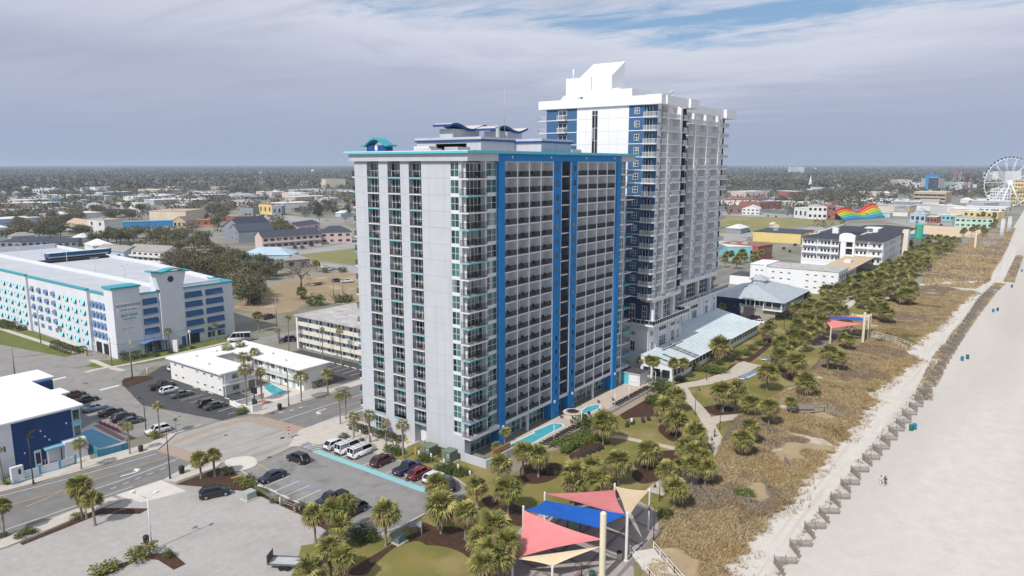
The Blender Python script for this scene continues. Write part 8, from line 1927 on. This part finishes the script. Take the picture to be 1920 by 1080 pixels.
for r in(('Q3',330,445,480,445,400,40,'w','f','w','long white low building far left with blue stripe roof edge',5),('Q3',345,412,565,410,390,50,'w','f','w','white warehouse farther behind the white low building, far left'),('Q3',755,440,930,440,402,40,'l','h','w','pale building with bright white roof among dark trees, far left'),('Q3',950,432,1125,428,380,40,'w','f','g','white hall right of the bright white roof, far left'),('Q3',705,412,830,412,388,40,'w','f','w','small white block between trees, far left'),('Q3',1700,412,1840,408,378,40,'c','f','w','pale flat block near the teal roofed building'),('Q3',100,575,470,580,532,22,'w','f','w','white two storey motel half hidden by trees at the far left',6),('Q3',470,585,530,585,540,12,'n','f','d','small dark shop beside the white motel at the far left'),('Q3',1130,592,1400,598,538,16,'w','f','w','white two storey motel wing above the blue roofed building',6),('Q3',180,480,240,482,440,20,'n','f','n','dark boxy building far left among trees'),('Q3',665,800,885,840,690,14,'b','g','b','tan motel with open gallery and brown roof left of the blue roof',4,2,'motel',True),('Q3',888,855,1055,870,700,14,'w','f','b','tan and white block at the end of the blue roof',2,2),('Q3',1060,810,1770,785,740,12,'B','f','B','long low building with a bright blue roof edge'),('Q3',1500,742,1865,745,618,34,'c','f','b','large beige hall with tan flat roof'),('Q3',1735,790,1860,795,670,14,'b','g','k','beige gabled front with arched doors before the beige hall',3),('Q3',0,985,210,985,890,14,'G','h','n','dark blue hip roof house leftmost behind the garage',3),('Q3',215,985,480,975,885,14,'G','g','n','dark roofed house with pale gables behind the garage',4),('Q3',490,985,780,975,900,14,'G','g','n','long dark roofed house right of the gabled one behind the garage',4),('Q2',920,262,1195,282,150,12,'w','g','s','two storey white motel with brown grey roof behind the garage',7,2,'motel',True),('Q2',690,250,900,270,150,12,'l','g','s','grey roofed wing left of the galleried motel behind the garage',3),('Q4',115,452,240,450,405,16,'t','h','e','small turquoise shop with green roof'),('Q4',110,765,410,755,715,14,'o','f','o','low orange red shop with long sign band',4),('Q4',500,735,575,740,682,10,'r','f','d','small red shop end beside the dark brick shop'),('Q4',580,745,790,735,680,18,'r','f','k','dark brick shop with flat brown roof',4),('Q4',832,645,962,655,545,12,'y','f','r','bright yellow shop with a red topped parapet',3),('Q4',965,660,1060,660,568,12,'G','f','g','grey shop joined to the yellow one',2),('Q4',1065,595,1380,580,542,30,'w','f','w','wide shop with a bright white flat roof'),('Q4',1190,625,1450,608,588,6,'e','f','e','shop with a long dark green awning',3),('Q4',1120,430,1800,455,402,60,'g','f','g','very long grey warehouse before the beige tower'),('Q4',1130,515,1330,512,455,18,'c','f','w','cream walled store below the grey warehouse'),('Q4',975,442,1035,442,408,14,'w','f','w','white box building left of the grey warehouse'),('Q4',1500,398,1700,394,300,26,'c','f','c','plain beige block standing above the warehouse'),('Q4',580,560,780,565,508,14,'p','f','g','salmon storefront row with dark windows',5),('Q4',640,645,770,650,578,10,'G','f','n','dark roofed shelter before the storefront row'),('Q4',675,505,880,502,482,14,'d','f','d','low black shopfront band'),('Q4',560,500,880,500,462,24,'g','f','g','long pale grey roof behind the black shopfront'),('Q4',545,905,628,935,735,24,'G','g','n','tall blue grey house with white gable end',2,2,'house'),('Q4',640,905,940,850,700,12,'G','g','n','long slate blue house joined to the white gable',5,2,'house'),('Q4',868,1000,1445,955,822,12,'p','g','n','pink two storey galleried motel with slate roof',9,2,'motel',True),('Q4',1225,835,1440,800,735,14,'p','g','n','pink house with slate roof behind the galleried motel',3,1,'house'),('Q4',1445,945,1760,935,775,14,'p','h','n','pink motel with stair at the hotel edge',4,2),('Q4',1190,770,1330,760,720,16,'g','h','s','grey roofed house between the pink ones',2,1,'house'),('Q5',195,240,555,240,100,16,'l','h','l','house with a pale blue metal hip roof',4,1,'house'),('Q5',520,250,700,235,155,12,'s','h','s','small brown hip roofed house beside the pale blue roof',2,1,'house'),('R5',85,580,480,575,508,40,'r','f','r','long brick building at the edge of the green field',6),('R5',455,625,680,605,545,26,'r','f','k','brick shop with dark side, right of the long brick building',4),('R5',275,660,450,665,565,18,'w','g','w','white gabled house before the brick building',4,2,'house'),('R5',130,650,272,652,558,18,'k','g','k','brown roofed house left of the white gabled one',2,1,'house'),('R5',470,640,740,660,610,12,'e','f','e','dark low canopy before the brick shop'),('R5',800,692,938,705,590,22,'w','f','w','white shop left of the tall brick and white one',3),('R5',940,705,1135,712,572,24,'w','f','g','two storey white shop with a red roof line',4,2),('R5',1137,714,1218,715,572,24,'r','f','r','brick corner joined to the white two storey shop',2,2),('R5',1222,690,1310,690,582,30,'G','f','g','grey blank shop side right of the brick corner'),('R5',385,930,868,960,832,34,'y','f','n','long mustard yellow building with a dark flat roof'),('R5',585,805,652,805,742,8,'c','g','c','small cream cupola block behind the yellow roof'),('R7',95,200,330,200,95,24,'t','f','w','turquoise shop with white flat roof',3),('R7',335,205,445,185,95,24,'r','f','r','red awning shop at the corner of the turquoise one',3),('R7',0,130,90,140,70,14,'G','h','G','small grey roofed shop left of the turquoise one'),('R5',310,500,530,492,430,30,'p','f','w','pink low shop with white roof far right of the tower',4),('R5',600,512,730,505,478,16,'e','h','e','green roofed shop far behind the green field'),('R5',625,470,810,480,420,24,'r','f','w','brick and white shop far behind the green field'),('R5',640,560,930,580,525,20,'w','f','w','low blue and white motel beyond the brick shop',8,2,'motel'),('R5',820,560,1120,575,535,20,'w','f','w','white low roof right of the low motel'),('R5',980,425,1400,430,385,26,'w','g','g','white church hall with grey roof beside the steeple',6,1,'church'),('R5',742,252,838,254,132,40,'w','f','w','pale tower block on the skyline, left half',4,6,'tower block'),('R5',840,254,900,248,140,40,'g','f','g','grey side of the pale skyline tower block',0,1,'tower block'),('R6',470,580,780,590,462,40,'b','f','c','tan office slab with dark window bands',0,1,'office'),('R6',582,462,612,463,292,34,'B','f','B','bright blue fin of the glass tower',0,1,'tower block'),('R6',614,463,708,464,325,34,'n','f','w','dark glass tower beside the bright blue fin',5,7,'tower block'),('R6',712,464,768,462,335,34,'g','f','g','grey side of the dark glass tower',0,1,'tower block'),('R6',772,455,880,462,385,40,'w','f','w','white hotel left of the pale green stair tower',5,4,'hotel'),('R6',882,462,912,462,370,40,'m','f','m','pale green stair tower between white hotels',0,1,'hotel'),('R6',914,462,1020,462,372,40,'w','f','w','white hotel right of the pale green stair tower',5,4,'hotel'),('R6',790,690,960,690,600,30,'w','f','w','white hall at the left of the pier buildings'),('R6',955,705,1290,722,645,20,'y','f','w','pale yellow pier building with long front',6),('R6',965,665,1360,680,605,30,'w','f','w','white pier building with dark blue roof band',8),('R6',872,800,1238,812,712,20,'m','f','b','mint green beach shop with tan roof',7,2,'shop'),('R6',270,612,540,620,552,24,'G','f','w','slate blue arcade roof behind coloured fronts'),('R6',290,672,350,668,605,10,'c','f','c','cream arcade front, left of coloured fronts'),('R6',352,668,395,664,605,10,'l','f','l','pale blue arcade front between cream and yellow'),('R6',397,664,440,662,605,10,'y','f','y','yellow arcade front right of the pale blue one'),('R6',480,640,530,640,600,10,'t','f','t','turquoise kiosk at the arcade row'),('R6',440,755,585,762,672,18,'l','f','l','pale blue shop with steep front by the sandy lot',3),('R6',700,735,870,745,682,16,'t','f','w','turquoise and white shop left of the mint one',4),('R6',600,760,700,765,700,14,'r','f','w','red and white shops left of the turquoise one',3),('R6',1405,585,1543,592,342,50,'y','f','c','large yellow hotel behind the wheel at the right edge',5,7,'hotel'),('R6',1135,385,1230,390,265,40,'w','f','w','white hotel slab seen left through the wheel',6,8,'hotel'),('R6',1285,395,1350,398,262,40,'w','f','w','second white hotel slab seen through the wheel',4,8,'hotel'),('R6',1442,360,1543,365,165,40,'l','f','g','tall blue glass hotel behind the wheel',8,12,'hotel'),('R6',1210,565,1400,575,428,36,'w','f','w','white stepped hotel behind the wheel legs',8,5,'hotel'),('R6',1150,620,1420,600,575,20,'g','f','g','grey flat roof at the foot of the wheel'),('R6',440,905,550,915,880,10,'B','f','B','small bright blue roof at the sandy lot'),('R6',410,440,585,440,375,30,'w','f','w','white stepped hall left of the blue fin',4),('R6',250,420,330,425,345,30,'p','f','w','pale hall cluster far right',3)):
 bld(*r)
p=g('R6',470,580); q=g('R6',780,590); a=math.atan2(q[1]-p[1],q[0]-p[0]); L=math.hypot(q[0]-p[0],q[1]-p[1]); H=hc_of(*p,270+462*.19443)
o=[o for o in COL.objects if o.get('label')=='tan office slab with dark window bands'][0]
for z in(.12,.42,.72):b=MB(); b.box(.5,L-.5,-.3,-.05,H*z,H*(z+.12),M_dkglass); b.build('window_band',o)
p=g('R5',1310,722); q=g('R6',200,712); L=math.hypot(q[0]-p[0],q[1]-p[1]); t=thing('building','rainbow striped amusement building with swooping roof','building',(*p,0),math.atan2(q[1]-p[1],q[0]-p[0])); H=19.0
for k,c in enumerate((CW['B'],(.05,.45,.62),(.30,.60,.10),(.72,.55,.05),(.70,.22,.02),(.55,.05,.03))):
 b=MB(); m=pc('rainbow_%d'%k,c); n=14; pr=[]
 for i in range(n+1):
  u=i/n; top=.52+.13*math.sin(u*9.5-.6)+.42*max(0,u-.55)
  pr.append((L*u,top))
 for i in range(n):
  (xa,ta),(xb,tb)=pr[i],pr[i+1]; y0=k*2.0; z0,z1=H*.16*k,H*.16*(k+1)
  b.add([(xa,y0,z0*ta),(xb,y0,z0*tb),(xb,y0,z1*tb),(xa,y0,z1*ta),(xa,y0+2.0,z1*ta),(xb,y0+2.0,z1*tb)],[(0,1,2,3),(3,2,5,4)],m)
 b.build('stripe',t)
b=MB(); b.box(0,L,12,30,0,H*.38,cm('B')); b.build('wall',t)
p=g('R5',965,398); h=hc_of(*p,280+262*.18519); t=thing('church_steeple','white church steeple with a sharp spire above the trees','church',(*p,0)); b=MB(); b.box(-4,4,-4,4,0,h*.38,cm('w')); b.build('tower',t); b=MB(); b.cyl(0,0,h*.38,h*.58,3.4,cm('w'),8); b.build('belfry',t); b=MB(); b.cyl(0,0,h*.58,h,2.6,cm('w'),8,.1); b.build('spire',t)
def lattice(key,bx,by,ty,w0,w1,label,m,head=False,bays=9):
 p=g(key,bx,by); h=hc_of(*p,ZV[key][1]+ty*ZV[key][2]); t=thing('lattice_tower',label,'tower',(*p,0),.4); b=MB(); cs=((-1,-1),(1,-1),(1,1),(-1,1))
 def at(i,c):w=w0+(w1-w0)*i/bays; return(c[0]*w/2,c[1]*w/2,h*i/bays)
 for i in range(bays):
  for k in range(4):b.bar(at(i,cs[k]),at(i+1,cs[k]),w0*.035+.12,m,4); b.bar(at(i,cs[k]),at(i+1,cs[(k+1)%4]),.14,m,4); b.bar(at(i+1,cs[k]),at(i+1,cs[(k+1)%4]),.12,m,4)
 b.build('frame',t)
 if head:b=MB(); b.cyl(0,0,h*.86,h*.97,w1*1.1,m,8); b.cyl(0,0,h*.40,h*.43,w0*.75,m,8); b.build('antenna_ring',t)
M_lat=mat('lattice_steel',(.30,.30,.32),None,rough=.6); M_rr=mat('ride_red',(.50,.10,.12),(.55,.50,.48),.12,.6,thr=(.49,.51),detail=0)
lattice('Q4',868,420,85,9,5,'grey lattice transmission tower with ring antennas on the left skyline',M_lat,True); lattice('R6',865,410,142,5,4,'red and yellow ride tower, left of three',M_rr); lattice('R6',915,410,148,5,4,'red and yellow ride tower, middle of three',M_rr); lattice('R6',970,545,180,4,3,'dark ride tower with a black top, right of three',mat('ride_dark',(.14,.06,.07),None),True)
def mast(key,bx,by,ty,r,label,m=None,grp=None):
 p=g(key,bx,by); h=hc_of(*p,ZV[key][1]+ty*ZV[key][2]); b=MB(); b.bar((0,0,0),(0,0,h),r,m or M_lat,6,r*.5); tag(b.build('mast',None,(*p,0)),label,'mast',grp)
mast('Q3',265,225,50,.9,'thin red and white radio mast on the far left skyline'); mast('R5',222,300,85,.7,'thin mast right of the white tower hotel')
for i,zx in enumerate((395,440,488,533,580,626,672,718,752)):mast('R5',zx,218,150+2*abs(4-i),2.2,'white mast on the skyline, %s of nine from the left'%ordn(i+1),cm('w'),'row of white masts on the skyline')
for k,bx,by,ty,lb in(('Q4',1370,262,202,'pale water tower on the left skyline'),('R5',1018,222,186,'small pale water tower right of the skyline tower block')):
 p=g(k,bx,by); h=hc_of(*p,ZV[k][1]+ty*ZV[k][2]); t=thing('water_tower',lb,'water tower',(*p,0)); b=MB(); b.cyl(0,0,0,h*.6,h*.06,cm('w'),10); b.build('stem',t); b=MB(); b.sphere(0,0,h*.78,h*.26,cm('w'),14,8,1.3,1.3,.8); b.build('tank',t)
for i in range(8):mast('R6',1305+(i%4)*10+(i//4)*72,945-(i%4)*4-(i//4)*70,718-(i//4)*20,.35,'tall white pole at the boardwalk, %s from the left'%ordn(i+1),cm('w'),'tall white poles at the boardwalk')
p=g('R6',1068,1003); b=MB(); b.cyl(0,0,0,11,.8,M_cpost,10,.6); tag(b.build('pillar',None,(*p,0)),'cream pillar standing among palms before the sandy lot','pillar')
p=g('R6',515,1000); t=thing('water_slide','tall green play slide by the black roofed motel','slide',(*p,0)); b=MB(); b.box(-2,2,-2,2,0,6,cm('e')); b.build('base',t); b=MB(); b.cyl(0,0,6,15,2.4,pc('slide_green',(.05,.42,.25)),10); b.build('tube',t)
p=G(1886,387); dpt=depth_of(*p,30); Rw=45*dpt/FP; hz=hc_of(*p,342.5); ang=math.atan2(p[1]-CAMY,p[0]-CAMX)-math.pi/2+.55; M_wh=mat('wheel_white',(.74,.75,.77),None,rough=.5)
t=thing('observation_wheel','huge white observation wheel with glass gondolas at the right edge','observation wheel',(*p,0),ang)
def wp(a,r,y=0):return(r*math.cos(a),y,hz+r*math.sin(a))
b=MB(); n=56
for y in(-1.2,1.2):
 for i in range(n):b.bar(wp(6.28319*i/n,Rw,y),wp(6.28319*(i+1)/n,Rw,y),.45,M_wh,5)
for i in range(n):b.bar(wp(6.28319*i/n,Rw,-1.2),wp(6.28319*i/n,Rw,1.2),.25,M_wh,4)
b.build('rim',t)
for i in range(14):
 b=MB()
 for y in(-2.2,2.2):b.bar(wp(6.28319*i/14,2,y),wp(6.28319*i/14,Rw,y*.5),.24,M_wh,5)
 b.build('spoke',t)
b=MB(); b.T=Matrix.Translation((0,0,hz))@Matrix.Rotation(math.pi/2,4,'X'); b.cyl(0,0,-4,4,3.6,M_wh,16); b.build('hub',t)
for sy in(-1,1):
 for sx in(-.42,.42):b=MB(); b.bar((0,sy*4,hz),(sx*Rw,sy*9,0),.8,M_wh,8); b.build('leg',t)
M_gon=mat('gondola_glass',(.02,.03,.05),None,rough=.2)
for i in range(42):a=6.28319*i/42; b=MB(); q=wp(a,Rw+1.3); b.sphere(*q,1.25,M_gon,8,6); b.build('gondola',t)
M_pf=None
# trees of the town
tr=random.Random(21); TL=[]
def grove(n,key,poly,h,zone,kinds='oob',dmin=6):
 P=gs(key,*poly)if key else poly; A=np.array(P); lo,hi=A.min(0),A.max(0); c=0; k=0
 while c<n and k<3000:
  k+=1; x,y=tr.uniform(lo[0],hi[0]),tr.uniform(lo[1],hi[1])
  if not inside(np.array([[x,y]]),P)[0]or any((x-q[0])**2+(y-q[1])**2<dmin**2 for q in TL):continue
  TL.append((x,y,tr.uniform(*h),zone,tr.choice(kinds))); c+=1
grove(30,'Q2',((1200,330),(1320,290),(1500,330),(1700,420),(1850,520),(1840,600),(1720,480),(1560,400),(1350,370)),(8,12),'right behind the parking garage','oooob',5)
grove(16,'Q5',((0,160),(180,200),(300,240),(470,250),(460,330),(250,340),(60,330)),(7,10),'around the pale blue roofed house','oob',5)
grove(20,'Q3',((60,900),(760,890),(960,960),(1500,950),(1640,1010),(1700,960),(1750,880),(1000,880),(700,860)),(8,12),'between the garage and the blue roofed building','oooo',7)
grove(24,'Q3',((0,720),(300,690),(640,720),(880,700),(760,820),(300,840),(40,830)),(9,13),'left of the tan galleried motel','ooob',8)
grove(18,'Q3',((900,640),(1100,600),(1480,620),(1480,720),(1280,730),(950,690)),(8,12),'behind the blue roofed building','oobb',8)
grove(14,'Q4',((150,650),(350,600),(510,640),(500,740),(420,820),(420,900),(250,780)),(8,12),'beside the orange red shop','oob',7); grove(12,'Q4',((940,830),(1080,760),(1200,830),(1150,900),(960,920)),(8,11),'between slate blue house and pink motel','oo',6)
grove(22,'Q4',((1400,560),(1740,560),(1760,760),(1500,740),(1250,700)),(7,11),'beside the blue striped hotel in the town','oopb',7); grove(7,'Q4',((0,900),(420,960),(420,1000),(0,1060)),(8,11),'below the orange shop','oo',8)
tree(*g('Q5',265,515),9,11,'oak','dark round tree standing alone in the brown field left','field trees',0); tree(*g('Q5',635,375),13,16,'bare','large bare grey tree in the brown field','field trees',0); tree(*g('Q5',350,260),10,9,'oak','dark tree before the pale blue roof','field trees',0)
grove(16,'R5',((560,520),(860,500),(900,560),(700,560)),(7,10),'beyond the green field','oo',9)
zt={}
for q in TL:zt.setdefault(q[3],[]).append(q)
for zn,L_ in zt.items():
 L_.sort(key=lambda q:(q[0]-CAMX)**2+(q[1]-CAMY)**2)
 for i,(x,y,h,_,kd)in enumerate(L_):tree(x,y,h,h*tr.uniform(1.0,1.35),{'o':'oak','b':'bare','p':'pine'}[kd],'%s %s, %s nearest the camera'%({'o':'bushy oak','b':'bare brown tree','p':'tall pine'}[kd],zn,ordn(i+1)),'trees of the town',tr.randrange(4))
 # woods: tree masses too many to count
BL=[(o.location.x,o.location.y)for o in COL.objects if o.get('category')and o.parent is None and o.name.startswith(('building','house'))]
CLEAR=[gs('R5',(60,660),(1290,730),(1290,800),(50,850)),gs('R6',(400,780),(1250,810),(1250,905),(390,900)),gs('Q5',(150,530),(520,320),(540,120),(1080,40),(1080,520),(300,570)),gs('Q4',(470,640),(1480,690),(1500,735),(470,700))]
def woods(name,n,r0,r1,size,tree_h,nq,seed,label,mats,wts,a0=-5,a1=82,pw=1.0,thin=0.0,xmin=-9e9):
 r=np.random.default_rng(seed); rad=(r0**pw+(r1**pw-r0**pw)*r.random(n))**(1/pw); an=np.radians(r.uniform(a0,a1,n)); P=np.stack([CAMX+rad*np.cos(an),CAMY+rad*np.sin(an)],1)
 keep=(P[:,1]>62)|(P[:,0]>1250); keep&=P[:,1]>-20+.02*P[:,0]
 keep&=~((P[:,0]<60)&(P[:,1]<275)); keep&=~((P[:,0]<640)&(P[:,1]<62))
 for c in CLEAR:keep&=~inside(P,c)
 if thin:keep&=vnoise(P/10,.13,seed+5)+.35*vnoise(P/10,.6,seed+6)>thin
 if r0<1500:
  B=np.array(BL); dx=P[:,None,:]-B[None]; u=np.array([CAMX,CAMY])-B; u/=np.linalg.norm(u,axis=1,keepdims=True); al=(dx*u[None]).sum(2); ac=np.abs(dx[:,:,0]*u[None,:,1]-dx[:,:,1]*u[None,:,0]); keep&=~((al>-32)&(al<48)&(ac<26)).any(1)
 P=P[keep]; rad=rad[keep]; m=len(P); sc=(1+rad/6000)
 H=tree_h*r.uniform(.6,1.3,m); C=np.repeat(np.column_stack([P,H*.55]),nq,0); S=np.repeat(np.column_stack([H*.62,H*.62,H*.45]),nq,0); d=r.normal(size=(m*nq,3)); d/=np.linalg.norm(d,axis=1,keepdims=True); C=C+d*S*(.55+.5*r.random((m*nq,1))); C[:,2]=np.maximum(C[:,2],.3)
 nr=d*.6+r.normal(size=(m*nq,3))*.6+[0,0,.3]; nr/=np.linalg.norm(nr,axis=1,keepdims=True); a=np.cross(nr,r.normal(size=(m*nq,3))); a/=np.linalg.norm(a,axis=1,keepdims=True); bb=np.cross(nr,a); s=size*(.6+.8*r.random(m*nq))*np.repeat(sc,nq); s=s[:,None]
 V=np.stack([C-a*s,C-bb*s*.7,C+a*s,C+bb*s*.7],1).reshape(-1,3); w=np.array(wts,float); cw=np.cumsum(w/w.sum()); fld=vnoise(P/18,.13 if r0<1500 else.045,seed+9)*.62+.38*r.random(m); fld=np.argsort(np.argsort(fld))/max(1,m); tk=np.minimum(np.searchsorted(cw,fld),len(mats)-1); M=np.where(r.random(m*nq)<.8,np.repeat(tk,nq),r.choice(len(mats),m*nq,p=w/w.sum()))
 return stuff(link(name,np_mesh(name,V,np.arange(len(V)).reshape(-1,4),mats,M)),label,'woods')
W_d=mat('wood_dark',(.052,.060,.030),(.076,.078,.040),.05,.9,spec=.1); W_m=mat('wood_mid',(.10,.095,.05),(.125,.115,.06),.05,.9,spec=.1); W_b=mat('wood_bare',(.205,.165,.13),(.16,.13,.10),.05,.9,spec=.1); W_o=mat('wood_olive',(.145,.135,.065),(.12,.11,.055),.05,.9,spec=.1)
WM=[W_d,W_m,W_b,W_o]
woods('town_trees',2300,290,820,.62,8,60,31,'dark oaks and bare trees filling the gaps between the town roofs',WM,(3,3,4,2),-3,82,1.6,.60)
woods('town_trees',5600,780,1700,1.1,10,34,32,'tree canopy of the farther town',WM,(3,3,4,2),-3,82,1.6,.56)
woods('woods',16000,1600,5200,2.6,15,11,33,'mixed dark pine and bare brown woods beyond the town',WM,(4,3,4,2),-3,82,1.5,.42)
woods('woods',15000,5000,17000,4.5,16,7,34,'far pine woods on the skyline',[W_d,W_m,W_b],(6,3,1),-5,82,1.3,.2)
# small far roofs between the trees
fr=random.Random(77); cnt={}
ZN=[gs('R6',(0,740),(420,700),(900,700),(1400,700),(1480,640),(1200,560),(800,560),(200,560)),gs('Q4',(0,640),(500,640),(820,560),(1500,560),(1500,480),(500,440),(0,430)),gs('Q3',(0,640),(1900,640),(1900,440),(0,440)),gs('R5',(60,620),(900,560),(1600,560),(1600,440),(60,440))]
for i in range(430):
 zi=None
 if i<170:r=fr.uniform(430,2300)**1.0; an=math.radians(fr.uniform(1,80)); x,y=CAMX+r*math.cos(an),CAMY+r*math.sin(an)
 else:
  zi=i%4; A=np.array(ZN[zi]); lo,hi=A.min(0),A.max(0); x,y=fr.uniform(lo[0],hi[0]),fr.uniform(lo[1],hi[1]); an=math.atan2(y-CAMY,x-CAMX); r=math.hypot(x-CAMX,y-CAMY)
  if not inside(np.array([[x,y]]),ZN[zi])[0]:continue
 if y<(90+.02*x if zi else-20)or any((x-q[0])**2+(y-q[1])**2<(26 if zi is None else 21)**2 for q in BL)or any(inside(np.array([[x,y]]),c)[0]for c in CLEAR):continue
 BL.append((x,y)); k=fr.choice('wwwwcgGlpbs' if zi!=0 else 'wwwwwlcm'); big=fr.random()<.3; L,D,h=(fr.uniform(30,60),fr.uniform(18,30),fr.uniform(5,8))if big else(fr.uniform(12,20),fr.uniform(8,12),fr.uniform(5.5,8)); a=fr.choice((0,math.pi/2))+fr.uniform(-.15,.15)
 rk=fr.choice('wwwg')if big else fr.choice('Gngsskw'); side='left' if an>math.radians(36)else 'right'; kind='flat hall' if big else 'small house'; nm={'w':'white','c':'cream','g':'grey','G':'slate','l':'pale blue','p':'pink','b':'tan','s':'stone','m':'mint'}[k]; key=(nm,kind,side); cnt[key]=cnt.get(key,0)+1
 t=thing('building' if big else 'house','%s %s among far trees %s of the hotels, the %s one built'%(nm,kind,side,ordn(cnt[key])),'building' if big else 'house',(x,y,0),a,'far buildings of the town'); FRL=t; t['dist']=r; t['key']='%s|%s|%s'%key
 b=MB(); b.box(-L/2,L/2,-D/2,D/2,0,h if big else h*.6,cm(k)); b.build('wall',t); b=MB()
 if big:b.box(-L/2-.3,L/2+.3,-D/2-.3,D/2+.3,h,h+.4,cm(rk))
 else:hip(b,-L/2-.5,L/2+.5,-D/2-.5,D/2+.5,h*.6,h,cm(rk))
 b.build('roof',t)
FB={}
for o in[o for o in COL.objects if 'dist' in o]:FB.setdefault(o['key'],[]).append(o)
for k,L_ in FB.items():
 nm,kind,side=k.split('|'); L_.sort(key=lambda o:o['dist'])
 for i,o in enumerate(L_):
  o['label']='%s %s %s of the hotels, %s nearest of its colour among trees'%(nm,kind,side,ordn(i+1)); del o['dist']; del o['key']
  # HAZE
hz_m=bpy.data.materials.new('haze_air'); hz_m.use_nodes=True; nt=hz_m.node_tree
nt.nodes.remove(nt.nodes['Principled BSDF']); pv=nt.nodes.new('ShaderNodeVolumePrincipled'); pv.inputs['Color'].default_value=(.72,.83,1.0,1); pv.inputs['Density'].default_value=1.1e-4; pv.inputs['Anisotropy'].default_value=.2
nt.links.new(pv.outputs[0],nt.nodes['Material Output'].inputs['Volume'])
b=MB(); b.box(-32000,46000,-46000,46000,-1.5,96,hz_m); stuff(b.build('haze'))
